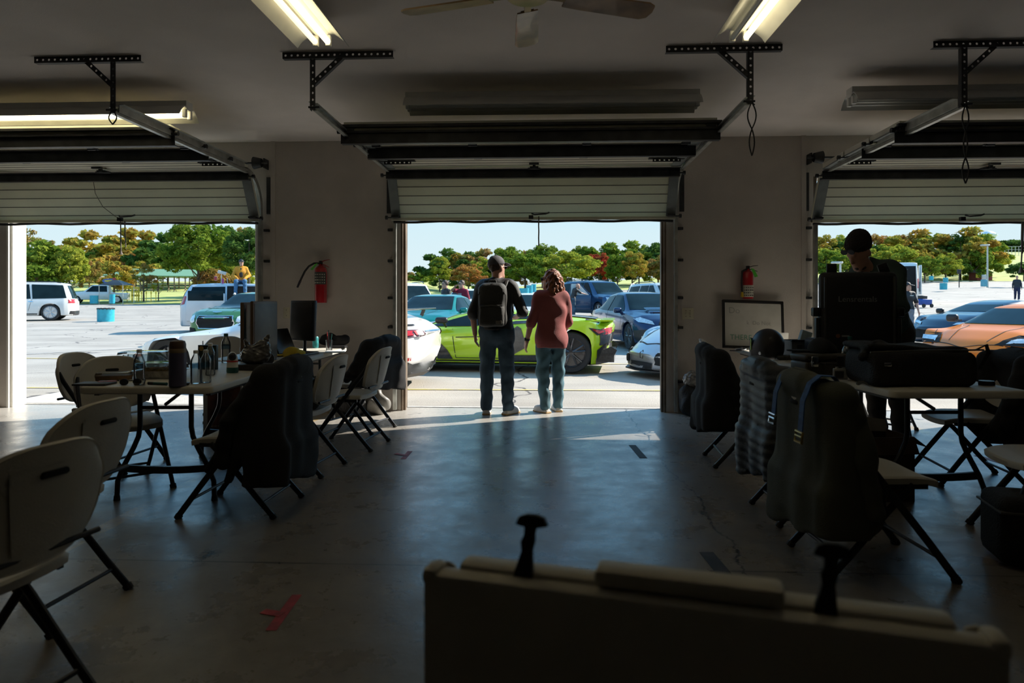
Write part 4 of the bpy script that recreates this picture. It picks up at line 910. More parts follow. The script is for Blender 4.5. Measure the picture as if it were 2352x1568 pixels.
# --- white grand tourer, tail towards the doorway ---
WHT = paint('paint_white', (.80, .79, .77), .05, .25)
stA = [(-2.32, .78, .86, .80, .60), (-2.2, .88, .95, .92, .68), (-1.9, .95, 1.02, .98, .66), (-1.45, .98, 1.10, 1.0, .62), (-.8, .95, 1.25, .98, .60), (-.45, .90, 1.31, .97, .60), (-.1, .86, 1.24, .97, .60), (.6, .76, .88, .98, .72), (1.4, .72, .77, .98, .74), (2.0, .62, .68, .93, .7), (2.25, .54, .60, .85, .6), (2.4, .42, .48, .72, .5)]
hdA = R_(171); rx = unp(992, HYP, 10.15)
A_ = Car('sports_car', 'white sports coupe with red tail lamps parked just outside, its tail in the middle doorway', 0, 0, hdA, stA, WHT, 1.42, -1.33, .345, .15, rim=M_rimB, tw=.3, loc=(rx.x + 2.3 * math.cos(hdA), rx.y + 2.3 * math.sin(hdA), 0), rakeR=[(.15, -.16), (.45, .02), (.62, .05), (.8, 0), (.95, -.03)], bowR=.42, bowF=.42)
A_.decal('headlight', [(2.20, .60), (2.05, .66), (1.72, .76), (1.66, .73), (1.95, .62)], 'S', M('lamp_clear', (.10, .16, .22), .06, .2, nz=.4, ns=30, coat=1), .010, mirror=True)
A_.decal('tail_lamp', [(-2.28, .76), (-1.90, .755), (-1.80, .79), (-1.90, .82), (-2.28, .825)], 'S', M('lamp_smoke', (.10, .02, .03), .15, coat=.8), .010, mirror=True)
A_.decal('lamp_bar', [(-2.2, .77), (-2.06, .768), (-2.06, .812), (-2.2, .815)], 'S', M_red, .016, mirror=True); A_.decal('lamp_bar', [(-2.03, .768), (-1.90, .767), (-1.86, .79), (-1.92, .808), (-2.03, .812)], 'S', M_red, .016, mirror=True)
A_.decal('bumper_intake', [(.40, .22), (.80, .22), (.82, .40), (.44, .42)], 'F', M_under, .012, mirror=True); A_.decal('windshield', [(-.68, .91), (.68, .91), (.54, 1.21), (-.54, 1.21)], 'F', M_glassd)
A_.decal('side_stripe', [(1.90, .42), (2.15, .40), (2.15, .44), (1.90, .46)], 'S', M('orange_stripe', (.7, .12, .04), .4), .01, mirror=True)
for y0, y1 in ((.40, .93),):
    A_.decal('tail_lamp', [(.34, .745), (.96, .72), (1.02, .80), (.90, .835), (.40, .83)], 'R', M('lamp_smoke', (.10, .02, .03), .15, coat=.8), .010, mirror=True)
    A_.decal('lamp_bar', [(.42, .765), (.56, .755), (.56, .815), (.42, .815)], 'R', M_red, .016, mirror=True); A_.decal('lamp_bar', [(.60, .755), (.74, .75), (.74, .815), (.60, .815)], 'R', M_red, .016, mirror=True); A_.decal('lamp_bar', [(.78, .75), (.95, .745), (.93, .81), (.78, .815)], 'R', M_red, .016, mirror=True)
A_.decal('badge', [(.42, .885), (.66, .885), (.66, .905), (.42, .905)], 'R', M_trimb, .01); A_.decal('lamp_strip', [(-.34, .80), (.34, .80), (.34, .82), (-.34, .82)], 'R', M_chrome, .01)
A_.decal('diffuser', [(-.95, .15), (.95, .15), (.97, .30), (.72, .40), (.45, .34), (-.45, .34), (-.72, .40), (-.97, .30)], 'R', M_trimb, .012)
A_.decal('bumper_vent', [(.86, .40), (.96, .38), (1.0, .60), (.95, .62)], 'R', M_trimb, .012, mirror=True); A_.decal('bumper_vent', [(-1.98, .34), (-1.90, .40), (-1.86, .56), (-2.0, .66), (-2.02, .52)], 'S', M_trimb, .012, mirror=True)
for sd_ in (1, -1):
    for yy in (.60, .74):
        b = B(); b.box((-1.99, sd_ * yy, .27), (.22, .125, .095), None, .02); e_ = A_.add('exhaust_tip', b, M_chrome); b = B(); b.box((-2.095, sd_ * yy, .27), (.02, .095, .068), None, .01); b.build('exhaust_opening', M_under, e_)
    A_.decal('reflector', [(.55, .40), (.80, .41), (.78, .45), (.58, .45)], 'R', M_red, .014, mirror=False)
b = B(); b.box((-2.05, 0, 1.115), (.20, 1.35, .02), Matrix.Rotation(.12, 4, 'Y'), .008)
for yy in (-.45, .45): b.box((-2.0, yy, 1.06), (.05, .02, .10), Matrix.Rotation(-.4, 4, 'Y'))
A_.add('rear_wing', b, M_carbon)
A_.decal('rear_window', [(-.9, -.5), (-.9, .5), (-1.75, .48), (-1.75, -.48)], 'T', M_glassd, .008); A_.decal('side_window', [(.40, .88), (-.15, 1.17), (-.5, 1.22), (-.95, 1.16), (-1.2, 1.0)], 'S', M_glassd, mirror=True)
A_.mirror_(-.02, .95, .95); A_.line([(.85, .9), (.8, .3)], 'S', mirror=True); A_.line([(-.65, .95), (-.7, .3)], 'S', mirror=True)
A_.decal('fuel_flap', [(-1.28, .72), (-1.12, .72), (-1.12, .86), (-1.28, .86)], 'S', WHT, .008, mirror=False, side=-1)
# --- silver sports coupe nose at the right of the middle doorway ---
SLV = paint('paint_silver', (.50, .50, .52), .55, .28)
stP = [(-2.2, .7, .8, .8, .55), (-1.5, .92, 1.0, .93, .6), (-.6, .9, 1.27, .93, .58), (0, .88, 1.28, .92, .58), (.3, .86, 1.22, .92, .58), (1.0, .84, .93, .93, .70), (1.5, .77, .79, .94, .66), (1.75, .68, .71, .93, .62), (1.95, .60, .63, .90, .6), (2.18, .49, .52, .80, .55), (2.28, .38, .42, .66, .5)]
hdP = R_(202); n0 = unp(1490, HYP, 10.9)
P_ = Car('sports_car', 'silver grey sports coupe with dark intakes at the right edge of the middle doorway', 0, 0, hdP, stP, SLV, 1.28, -1.18, .34, .12, rim=M_rimB, tw=.27, loc=(n0.x - 2.3 * math.cos(hdP) - .1, n0.y - 2.3 * math.sin(hdP) + .35, 0), rakeF=[(.12, .02), (.3, .04), (.5, 0)], bowF=.42)
P_.decal('headlight', [(.50, .60), (.66, .585), (.78, .66), (.78, .76), (.66, .75)], 'F', M('lamp_clear', (.10, .16, .22), .06, .2, nz=.4, ns=30, coat=1), .010, mirror=True)
P_.decal('headlight_reflector', [(.62, .65), (.70, .65), (.72, .72), (.65, .72)], 'F', M_lamp, .016, mirror=True)
P_.decal('bumper_intake', [(.42, .22), (.72, .20), (.80, .30), (.74, .42), (.44, .42)], 'F', M_under, .012, mirror=True); P_.decal('bumper_intake', [(-.34, .14), (.34, .14), (.36, .24), (-.36, .24)], 'F', M_under, .012)
P_.decal('running_light', [(.44, .40), (.74, .40), (.74, .425), (.44, .425)], 'F', M_lamp, .02, mirror=True)
P_.decal('canard', [(1.93, .30), (1.70, .36), (1.62, .40), (1.72, .33)], 'S', M_trimb, .014, mirror=True); P_.decal('canard', [(1.95, .21), (1.74, .25), (1.64, .30), (1.74, .22)], 'S', M_trimb, .014, mirror=True)
b = B(); b.prism([(2.32, 0), (2.25, .45), (2.02, .78), (1.72, .92), (1.72, -.92), (2.02, -.78), (2.25, -.45)], .02, (0.06, 0, .10)); P_.add('splitter', b, M_trimb)
P_.line([(1.2, .62), (1.75, .60), (2.05, .42), (2.16, .0)], 'T', .02, mirror=True); P_.decal('windshield', [(-.62, .93), (.62, .93), (.52, 1.2), (-.52, 1.2)], 'F', M_glassd); P_.decal('side_window', [(.85, .88), (.2, 1.18), (-.5, 1.2), (-1.1, .98)], 'S', M_glassd, mirror=True); P_.mirror_(.6, .96, .9)
b = B(); b.tube([(2.30, .12, .44), (2.36, .13, .40), (2.36, .13, .32), (2.31, .12, .30)], .008, 6, closed=True); P_.add('tow_hook', b, M_trimb)
# --- navy sedan with bonnet scoop ---
NAVY = paint('paint_navy', (.012, .028, .085), .5, .25)
W_ = sedan('sedan', 'navy blue sedan with bonnet scoop facing the building right of the woman', 1476, 18.4, R_(-78), NAVY, 4.6, .915, 1.46, rim=M_rimB, bowF=.32)
W_.decal('bonnet_scoop', [(1.05, -.36), (1.05, .36), (1.35, .40), (1.35, -.40)], 'T', NAVY, .03)
b = B(); b.box((1.40, 0, .925), (.34, .76, .075), Matrix.Rotation(.10, 4, 'Y'), .035); s_ = W_.add('bonnet_scoop', b, NAVY); b = B(); b.box((1.572, 0, .910), (.02, .62, .040), None, .008); b.build('scoop_opening', M_under, s_)
W_.decal('headlight', [(.50, .64), (.80, .70), (.86, .78), (.72, .81), (.52, .72)], 'F', M_lamp, .010, mirror=True)
W_.decal('grille', [(-.36, .48), (.36, .48), (.44, .58), (.38, .70), (-.38, .70), (-.44, .58)], 'F', M_under, .010); W_.decal('lower_intake', [(-.60, .20), (.60, .20), (.45, .40), (-.45, .40)], 'F', M_trimb, .010)
W_.decal('fog_housing', [(.52, .26), (.86, .26), (.88, .50), (.62, .54)], 'F', M_trimb, .010, mirror=True); W_.decal('fog_lamp', [(.66, .32), (.76, .32), (.76, .37), (.66, .37)], 'F', M_lamp, .018, mirror=True)
W_.decal('badge', [(-.07, .64), (0, .66), (.07, .64), (.07, .61), (0, .59), (-.07, .61)], 'F', M_chrome, .018, .03); W_.decal('grille_badge', [(-.30, .545), (-.18, .545), (-.18, .565), (-.30, .565)], 'F', M_red, .018)
W_.decal('fender_cladding', [(h_, z_) for h_, z_ in ((1.72, .30), (1.70, .58), (1.55, .70), (1.36, .74), (1.15, .70), (1.0, .58), (.97, .30), (1.02, .30), (1.05, .55), (1.18, .655), (1.36, .69), (1.52, .655), (1.65, .55), (1.68, .30))], 'S', M_trimb, .010, mirror=True)
# --- teal coupe ---
TEAL = paint('paint_teal', (.0, .20, .17), .4, .28)
T_ = sedan('sedan', 'teal green sedan facing the building behind the white coupe', 1003, 18.6, R_(-99), TEAL, 4.7, .94, 1.40, bowF=.3)
T_.decal('headlight', [(.48, .60), (.86, .64), (.86, .74), (.50, .70)], 'F', M_lamp, .010, mirror=True); T_.decal('grille', [(.04, .46), (.40, .46), (.42, .66), (.06, .68)], 'F', M_trimb, .010, mirror=True)
T_.line([(1.15, .40), (2.0, .26)], 'T', .012, mirror=True)
# --- blue SUV with open front doors ---
BLU = paint('paint_blue', (.015, .06, .14), .5, .28)
S_ = suv('suv', 'dark blue suv with open doors parked behind the navy sedan', 1372, 33, R_(-62), BLU, 4.95, .97, 1.80)
for sd_, a in ((1, 1.15), (-1, -1.15)):
    b = B(Matrix.Translation((.98, sd_ * .95, 0)) @ Matrix.Rotation(-a, 4, 'Z')); b.box((-.5, 0, .74), (1.0, .07, .68), None, .03); b.tube([(-.05, 0, 1.08), (-.55, 0, 1.62), (-.95, 0, 1.62), (-1.0, 0, 1.08)], .025, 6); d_ = S_.add('door', b, BLU)
    b = B(Matrix.Translation((.98, sd_ * .95, 0)) @ Matrix.Rotation(-a, 4, 'Z')); b.prism([(-.1, 1.08), (-.57, 1.60), (-.94, 1.60), (-.98, 1.08)], .012, (0, 0, 0), (1, 0, 0), (0, 0, 1)); b.build('door_glass', M('pale_glass', (.45, .58, .62), .08, nz=.1), d_)
    S_.decal('door_opening', [(.94, .42), (.94, 1.06), (.40, 1.64), (.06, 1.64), (.04, .42)], 'S', M_under, .010, side=sd_)
# --- other cars of the back rows ---
WH2 = paint('paint_pearl', (.74, .73, .70), .05, .3)
suv('suv', 'white suv behind the teal sedan at the left edge of the middle doorway', 928, 24, R_(-66), WH2, 4.8, .95, 1.78)
suv('suv', 'silver white suv facing the building at the right edge of the middle doorway', 1530, 27.5, R_(-74), paint('paint_greywhite', (.58, .57, .55), .3), 4.7, .95, 1.74)
c_ = sedan('station_wagon', 'white car with dark rear window just left of the man with the backpack', 1085, 28.5, R_(84), WH2, 4.7, .93, 1.50)
c_ = sedan('sedan', 'white car facing the building seen between the two standing people', 1222, 22, R_(-86), WH2, 4.7, .93, 1.42); c_.decal('headlight', [(.48, .62), (.84, .66), (.84, .75), (.5, .71)], 'F', M_lamp, .01, mirror=True); c_.decal('grille', [(-.5, .42), (.5, .42), (.5, .62), (-.5, .62)], 'F', M_trimb, .01)
# --- left doorway ---
suv('suv', 'white full-size suv at the far left of the parking lot', 36, 35, R_(206), WH2, 5.4, 1.02, 1.95, .42)
VAN = paint('paint_silverblue', (.55, .58, .62), .35, .3)
stV = [(-2.55, 1.0, 1.06, .86, .70), (-2.45, 1.08, 1.4, .94, .72), (-2.2, 1.1, 1.72, .99, .76), (-1.4, 1.08, 1.78, 1.0, .78), (.2, 1.06, 1.77, 1.0, .78), (.75, 1.05, 1.70, 1.0, .77), (1.75, 1.0, 1.12, .99, .80), (2.25, .88, .96, .94, .78), (2.52, .66, .74, .82, .66)]
vp = unp(405, HYP, 25.4)
V_n = Car('minivan', 'silver minivan with open sliding door behind the green car in the left doorway', 0, 0, R_(20), stV, VAN, 1.58, -1.50, .35, .18, loc=(vp.x + 2.62 * math.cos(R_(20)), vp.y + 2.62 * math.sin(R_(20)) + .3, 0))
V_n.decal('side_window', [(-2.25, 1.12), (-2.1, 1.62), (-.98, 1.64), (-.98, 1.12)], 'S', M_glassd, mirror=True); V_n.decal('side_window', [(.55, 1.10), (.50, 1.6), (.85, 1.58), (1.45, 1.12)], 'S', M_glassd, mirror=True)
V_n.decal('door_opening', [(-.92, .35), (-.92, 1.66), (.42, 1.66), (.46, .35)], 'S', M_under, .012, side=-1); V_n.decal('tail_lamp', [(-2.56, .95), (-2.36, 1.0), (-2.30, 1.28), (-2.48, 1.3)], 'S', M_red, .01, mirror=True); V_n.decal('rear_window', [(-.72, 1.12), (.72, 1.12), (.64, 1.6), (-.64, 1.6)], 'R', M_glassd); V_n.decal('windshield', [(-.78, 1.1), (.78, 1.1), (.68, 1.64), (-.68, 1.64)], 'F', M_glassd)
b = B(); b.box((-1.62, -1.06, .88), (1.30, .06, 1.02), None, .03); d_ = V_n.add('sliding_door', b, VAN); b = B(); b.box((-1.62, -1.095, 1.3), (1.2, .012, .36), None, .004); b.build('door_glass', M_glassd, d_)
b = B(); b.tube([(-2.2, -1.0, .98), (-1.0, -1.03, .98)], .012, 6); V_n.add('door_rail', b, M_trimb); V_n.mirror_(1.4, 1.12, .95)
GRN = paint('paint_green', (.05, .17, .055), .35, .25)
stB = [(-2.5, .9, .98, .82, .62), (-2.2, .98, 1.07, .95, .7), (-1.4, 1.0, 1.2, .98, .68), (-.8, .98, 1.42, .98, .66), (0, .97, 1.47, .98, .66), (.4, .96, 1.42, .98, .66), (1.15, .95, 1.04, .98, .76), (1.9, .90, 1.0, .98, .80), (2.35, .82, .92, .93, .78), (2.55, .70, .78, .84, .70)]
Bn = sedan('sedan', 'metallic green luxury sedan with wide mesh grille in the left doorway', 600, 20.9, R_(-95), GRN, 5.1, .98, 1.47, .36, st=stB, bowF=.3)
Bn.decal('grille', [(-.50, .45), (.50, .45), (.56, .60), (.50, .80), (-.50, .80), (-.56, .60)], 'F', M_chrome, .008); Bn.decal('grille_mesh', [(-.48, .47), (.48, .47), (.53, .60), (.48, .78), (-.48, .78), (-.53, .60)], 'F', M_under, .016)
for sd_ in (1,): Bn.decal('headlight', [(.60, .64), (.68, .60), (.78, .62), (.83, .70), (.80, .78), (.70, .82), (.61, .76)], 'F', M_lamp, .012, mirror=True); Bn.decal('bumper_intake', [(.52, .24), (.88, .26), (.88, .48), (.62, .46)], 'F', M_under, .012, mirror=True)
Bn.decal('badge', [(-.13, .885), (0, .87), (.13, .885), (.13, .90), (-.13, .90)], 'F', M_chrome, .02, .05); Bn.line([(.0, .47), (.0, .78)], 'F', .018, mat=M_chrome, name='grille_bar'); Bn.line([(1.2, .5), (2.3, .40)], 'T', .014, mirror=True)
# --- right doorway ---
stC = [(-2.3, .9, 1.0, .86, .66), (-1.6, .95, 1.06, .98, .66), (-.9, .92, 1.18, .97, .60), (-.2, .90, 1.23, .96, .58), (.25, .88, 1.17, .96, .58), (1.05, .84, .90, .97, .72), (1.6, .80, .84, .98, .70), (2.05, .66, .71, .93, .66), (2.3, .50, .54, .80, .6)]
DKB = paint('paint_midnight', (.008, .022, .05), .4, .22); hC = R_(202); q = unp(2160, HYP, 17.6)
C_ = Car('sports_car', 'very dark blue sports car behind the orange one in the right doorway', 0, 0, hC, stC, DKB, 1.35, -1.3, .34, .12, rim=M_rimB, loc=(q.x - 2.25 * math.cos(hC), q.y - 2.25 * math.sin(hC) + .3, 0), bowF=.35)
ORG = M('paint_orange', (.72, .19, .002), .35, .0, nz=.04, ns=2, coat=.25, spec=.3); hM = R_(209); q = unp(2240, HYP, 10.9)
stM = [(-2.2, .8, .92, .86, .62), (-1.6, .90, 1.0, 1.0, .62), (-.8, .86, 1.12, .98, .56), (-.1, .80, 1.19, .96, .54), (.3, .77, 1.15, .95, .55), (1.25, .74, .80, .97, .68), (1.65, .74, .75, .99, .62), (2.05, .56, .60, .93, .62), (2.3, .40, .44, .78, .56)]
O_ = Car('sports_car', 'bright orange supercar with silver wheels parked outside the right doorway', 0, 0, hM, stM, ORG, 1.30, -1.35, .335, .12, rim=M_rimS, tw=.26, spokes=10, loc=(q.x - 2.2 * math.cos(hM), q.y - 2.2 * math.sin(hM) + .35, 0), bowF=.40)
for cc, zz in ((C_, 0), (O_, 0)):
    cc.decal('windshield', [(-.66, .84 if cc is O_ else .92), (.66, .84 if cc is O_ else .92), (.52, 1.10), (-.52, 1.10)], 'F', M_glassd); cc.mirror_(.75, .92, .92, M_trimb)
    cc.decal('side_window', [(1.0, .84), (.25, 1.08), (-.5, 1.10), (-.9, .94)] if cc is O_ else [(.9, .90), (.2, 1.10), (-.6, 1.12), (-1.1, .98)], 'S', M_glassd, mirror=True)
    cc.line([(.62, .80), (.5, .3)], 'S', mirror=True); cc.decal('side_intake', [(-.35, .42), (-.55, .70), (-.85, .72), (-.9, .5)], 'S', M_under, .012, mirror=True)
O_.decal('headlight', [(2.08, .53), (1.95, .60), (1.72, .68), (1.58, .66), (1.62, .58), (1.85, .50)], 'S', M_under, .010, mirror=True); O_.decal('headlight_lens', [(2.0, .545), (1.9, .60), (1.74, .64), (1.80, .57)], 'S', M_lamp, .016, mirror=True)
O_.decal('bumper_intake', [(.35, .18), (.80, .18), (.80, .36), (.5, .34)], 'F', M_under, .012, mirror=True); O_.line([(1.2, .45), (2.05, .30)], 'T', .016, mirror=True); O_.line([(2.25, .0), (2.0, .62), (1.55, .80)], 'T', .014, mirror=True)
C_.decal('headlight', [(.45, .58), (.85, .62), (.85, .68), (.5, .64)], 'F', M_lamp, .01, mirror=True); C_.decal('grille', [(-.7, .22), (.7, .22), (.82, .44), (-.82, .44)], 'F', M_under, .01)
b = B(); b.prism([(2.38, 0), (2.3, .45), (2.05, .8), (1.75, .95), (1.75, -.95), (2.05, -.8), (2.3, -.45)], .02, (0, 0, .10)); C_.add('splitter', b, M_trimb)
# white cargo van with open rear doors, far right
st_v = [(-2.9, .98, 2.3, .92, .80), (-2.7, 1.1, 2.55, .98, .84), (.8, 1.1, 2.55, .98, .84), (1.3, 1.1, 2.4, .98, .82), (2.0, 1.08, 1.35, .98, .85), (2.6, .95, 1.1, .92, .8), (2.8, .6, .7, .85, .7)]
q = unp(2094, HYP, 44); Vw = Car('cargo_van', 'white cargo van with open rear doors behind the man in the dark t-shirt', 0, 0, R_(66), st_v, WH2, 1.9, -1.7, .36, .25, loc=(q.x + 2.6 * math.cos(R_(66)) - .6, q.y + 2.6 * math.sin(R_(66)), 0))
Vw.decal('cargo_opening', [(-.78, .5), (.78, .5), (.74, 2.3), (-.74, 2.3)], 'R', M_under, .012); Vw.decal('tail_lamp', [(.84, .9), (.93, .9), (.92, 1.5), (.84, 1.5)], 'R', M_red, .012, mirror=True)
for sd_, a in ((1, .35), (-1, -.10)):
    b = B(Matrix.Translation((-2.95, sd_ * .90, 0)) @ Matrix.Rotation(sd_ * a, 4, 'Z')); b.box((-.42, 0, 1.40), (.84, .05, 1.85), None, .02); d_ = Vw.add('rear_door', b, WH2); b = B(Matrix.Translation((-2.95, sd_ * .90, 0)) @ Matrix.Rotation(sd_ * a, 4, 'Z')); b.box((-.42, 0, 1.85), (.56, .056, .6), None, .01); b.build('door_glass', M('pale_glass'), d_); b = B(Matrix.Translation((-2.95, sd_ * .90, 0)) @ Matrix.Rotation(sd_ * a, 4, 'Z')); b.box((-.42, 0, .98), (.6, .058, .62), None, .01); b.build('door_pocket', M('van_lining', (.22, .25, .27), .7), d_)
# white pickup far left
st_p = [(-2.8, 1.0, 1.05, .9, .84), (-1.2, 1.05, 1.10, .98, .9), (-1.0, 1.08, 1.75, .98, .74), (-.7, 1.08, 1.88, .98, .75), (.4, 1.08, 1.86, .98, .75), (1.2, 1.05, 1.2, .98, .85), (2.4, 1.0, 1.12, .96, .85), (2.75, .7, .8, .86, .76)]
Pk = Car('pickup_truck', 'small white pickup truck with dark windows far away on the grass edge', 226, 70, R_(206), st_p, WH2, 1.85, -1.75, .38, .35)
Pk.decal('side_window', [(1.0, 1.15), (.4, 1.75), (-.85, 1.75), (-.9, 1.15)], 'S', M_glassd, mirror=True)
# ======================= people =======================
def jersey(name, col, rough=.85, bump=.3, bs=220, nz=.12): return M(name, col, rough, nz=nz, ns=5, bump=bump, bs=bs)
M_skin = M('skin', (.50, .27, .19), .55, nz=.10, ns=14); M_skin2 = M('skin_dark', (.16, .085, .055), .55, nz=.1)
M_hairb = M('hair_brown', (.06, .035, .02), .6, nz=.4, ns=30); M_eye = M('eye', (.03, .025, .02), .2)
M_shoe = M('shoe_white', (.62, .59, .54), .6, nz=.1); M_shoed = M('shoe_dark', (.03, .03, .03), .6); M_sole = M('shoe_sole', (.55, .36, .16), .7)
J0 = dict(pelvis=(0, 0, .95), waist=(0, -.005, 1.08), chest=(0, 0, 1.29), neck=(0, -.025, 1.46), head=(0, .015, 1.635),
          shL=(-.178, -.015, 1.415), shR=(.178, -.015, 1.415), elL=(-.245, -.04, 1.13), elR=(.245, -.04, 1.13), wrL=(-.255, .04, .875), wrR=(.255, .04, .875),
          hipL=(-.092, 0, .92), hipR=(.092, 0, .92), knL=(-.105, .025, .50), knR=(.105, .025, .50), anL=(-.11, -.015, .085), anR=(.11, -.015, .085), toeL=(-.135, .16, .03), toeR=(.135, .16, .03))
def person(label, loc, rz, J=None, S=1.0, h=.016, skin=None, shirt=None, sleeve=2.0, pants=None, shoe=None, hair='short', hairm=None, hat=None, hatm=None, yaw=0, pitch=0, wide=1.0, hem=.90, loose=.012, wob_=.006, glasses=False, cat='person', rzt=None, tuck=None, detail=False, fold_seed=1):
    j = {k: Vector(v) for k, v in {**J0, **(J or {})}.items()}; skin = skin or M_skin; g = {}
    t = thing('person', label, cat, loc, rz); t.scale = (S, S, S)
    HR = Matrix.Rotation(yaw, 4, 'Z') @ Matrix.Rotation(-pitch, 4, 'X'); hp = lambda *v: j['head'] + HR.to_3x3() @ Vector(v)
    cone_ = lambda a, b, ra, rb, k=.03: cone(a, b, ra, rb, k)
    W = wide
    torso = [ell(j['chest'] + Vector((0, -.005, 0)), (.165 * W, .105 * W, .20), .05), ell(j['waist'], (.145 * W, .10 * W, .16), .06), ell(j['pelvis'], (.165 * W, .115 * W, .13), .06), cone_(j['shL'] + Vector((.05, 0, .01)), j['shR'] + Vector((-.05, 0, .01)), .07, .07, .05), ell(j['pelvis'] + Vector((0, -.05, -.05)), (.14 * W, .085 * W, .10), .05)]
    arm = {}; leg = {}
    for s in 'LR':
        arm[s] = [cone_(j['sh' + s], j['el' + s], .054 * (.8 + .2 * W), .043, .035), cone_(j['el' + s], j['wr' + s], .042, .027, .02)]
        kn, an, hi = j['kn' + s], j['an' + s], j['hip' + s]
        leg[s] = [cone_(hi, kn, .080 * (.6 + .4 * W), .050, .04), cone_(kn, kn.lerp(an, .35) + Vector((0, -.008, 0)), .046, .046, .03), cone_(kn.lerp(an, .3), an, .048, .034, .03)]
    headops = [cone_(j['neck'] - Vector((0, 0, .04)), j['head'] + Vector((0, -.02, -.07)), .062, .054, .03), ell(hp(0, -.008, .028), (.076, .096, .098), .02, R=HR), ell(hp(0, .03, -.045), (.060, .068, .078), .035, R=HR), cone(hp(-.015, .075, -.098), hp(.015, .075, -.098), .024, .024, .03)]
    if detail or h < .013:
        headops += [cone(hp(0, .092, .018), hp(0, .112, -.022), .009, .014, .012), ell(hp(-.078, -.008, -.008), (.012, .024, .034), .008, R=HR), ell(hp(.078, -.008, -.008), (.012, .024, .034), .008, R=HR), cone(hp(-.03, .086, .032), hp(.03, .086, .032), .012, .012, .015), ell(hp(0, .092, -.058), (.026, .012, .009), .008, R=HR)]
        headops += [ell(hp(sx_ * .031, .098, .010), (.016, .014, .011), 0, 's', R=HR) for sx_ in (-1, 1)]
    hands = []
    for s in 'LR':
        w_ = j['wr' + s]; d = (w_ - j['el' + s]).normalized(); sg = -1 if s == 'L' else 1
        th = Vector((0, 1, 0)) if abs(d.y) < .8 else Vector((-sg, 0, 0)); th = (th - d * th.dot(d)).normalized(); nrm = Vector((-sg, 0, 0)); nrm = (nrm - d * nrm.dot(d) - th * nrm.dot(th)); nrm = nrm.normalized() if nrm.length > .1 else d.cross(th)
        R = Matrix((th, nrm, d)).transposed().to_4x4()
        hands += [rbox(w_ + d * .045, (.041, .014, .05), .013, .02, R=R)]
        fr = max(.0085, h * .62)
        for q, L in zip((.031, .010, -.011, -.031), (.068, .078, .072, .056)):
            b0 = w_ + d * .088 + th * q; b1 = b0 + d * L * .5 + nrm * .010; b2 = b1 + d * L * .42 + nrm * .022
            hands += [cone(b0, b1, fr, fr * .95, .005), cone(b1, b2, fr * .95, fr * .8, .004)]
        t0 = w_ + d * .03 + th * .032; t1 = t0 + d * .035 + th * .026 + nrm * .006; hands += [cone(t0, t1, fr * 1.25, fr * 1.1, .012), cone(t1, t1 + d * .032 + th * .006 + nrm * .006, fr * 1.05, fr * .85, .005)]
    feet = []
    for s in 'LR':
        an, to = j['an' + s], j['toe' + s]; f = (to - an); f.z = 0; f = f.normalized() if f.length > 0 else Vector((0, 1, 0))
        dn = Vector((0, 0, 1))
        feet.append((s, an, f))
    body = torso + arm['L'] + arm['R'] + hands + leg['L'] + leg['R'] + [cone_(an, an + f * .13 - Vector((0, 0, .04)), .035, .028, .03) for _, an, f in feet] + headops
    sdf_obj('body', body, h, skin, t)
    # clothing
    if shirt is not None:
        ops = infl(torso, loose)
        for s in 'LR':
            e = j['el' + s]
            if sleeve <= 1: ops.append(cone(j['sh' + s], j['sh' + s].lerp(e, sleeve), .054 + loose, .052 + loose * .8, .035))
            else: ops += [cone(j['sh' + s], e, .052 + loose * .7, .044 + loose * .7, .035), cone(e, e.lerp(j['wr' + s], sleeve - 1), .042 + loose * .7, (.045 - .015 * (sleeve - 1)) + loose * .8, .02)]
        ops.append(cone(j['neck'] + Vector((0, .0, -.05)), j['neck'] + Vector((0, .005, .02)), .078, .066, .03))
        if hem < .9: ops.insert(3, ell(Vector((0, -.01, .86)) + Vector((j['pelvis'].x, j['pelvis'].y, 0)), (.182 * W, .135 * W, .20), .08))
        ops.append(plane((j['pelvis'].x, j['pelvis'].y, j['pelvis'].z - .95 + hem), (0, 0, -1)))
        sdf_obj('shirt', ops, h, shirt, t, wob(wob_, 22, fold_seed, .8))
    if pants is not None:
        ops = infl([torso[2], torso[4]], .008)
        for s in 'LR':
            kn, an, hi = j['kn' + s], j['an' + s], j['hip' + s]
            ops += [cone(hi, kn, .090 * (.6 + .4 * W) + .012, .078, .045), cone(kn, an + Vector((0, 0, .0)), .077, .064, .03)]
        ops.append(plane((0, 0, j['pelvis'].z + .10), (0, 0, 1)))
        pz = min(j['anL'].z, j['anR'].z) - .05
        ops.append(plane((0, 0, pz), (0, 0, -1)))
        sdf_obj('trousers', ops, h, pants, t, wob(wob_, 26, fold_seed + 3, 1.4))
    for s, an, f in feet:
        R = Matrix.Rotation(math.atan2(-f.x, f.y), 4, 'Z'); c = an + f * .06 + Vector((0, 0, -.045)); g_ = an.z - .085
        ops = [ell(c + f * .035 + Vector((0, 0, .0)), (.046, .105, .050), .02, R=R), ell(c - f * .06 + Vector((0, 0, .015)), (.040, .055, .062), .03, R=R), rbox((c.x, c.y, g_ + .018), (.042, .125, .018), .014, .02, R=R), plane((0, 0, g_ + .004), (0, 0, -1))]
        so = sdf_obj('shoe', ops, max(.007, h * .75), shoe or M_shoe, t)
        if h < .012: sdf_obj('shoe_sole', [rbox((c.x, c.y, g_ + .011), (.046, .130, .010), .008, 0, R=R)], .007, M_sole if shoe is None else M_shoed, so)
    hm = hairm or M_hairb
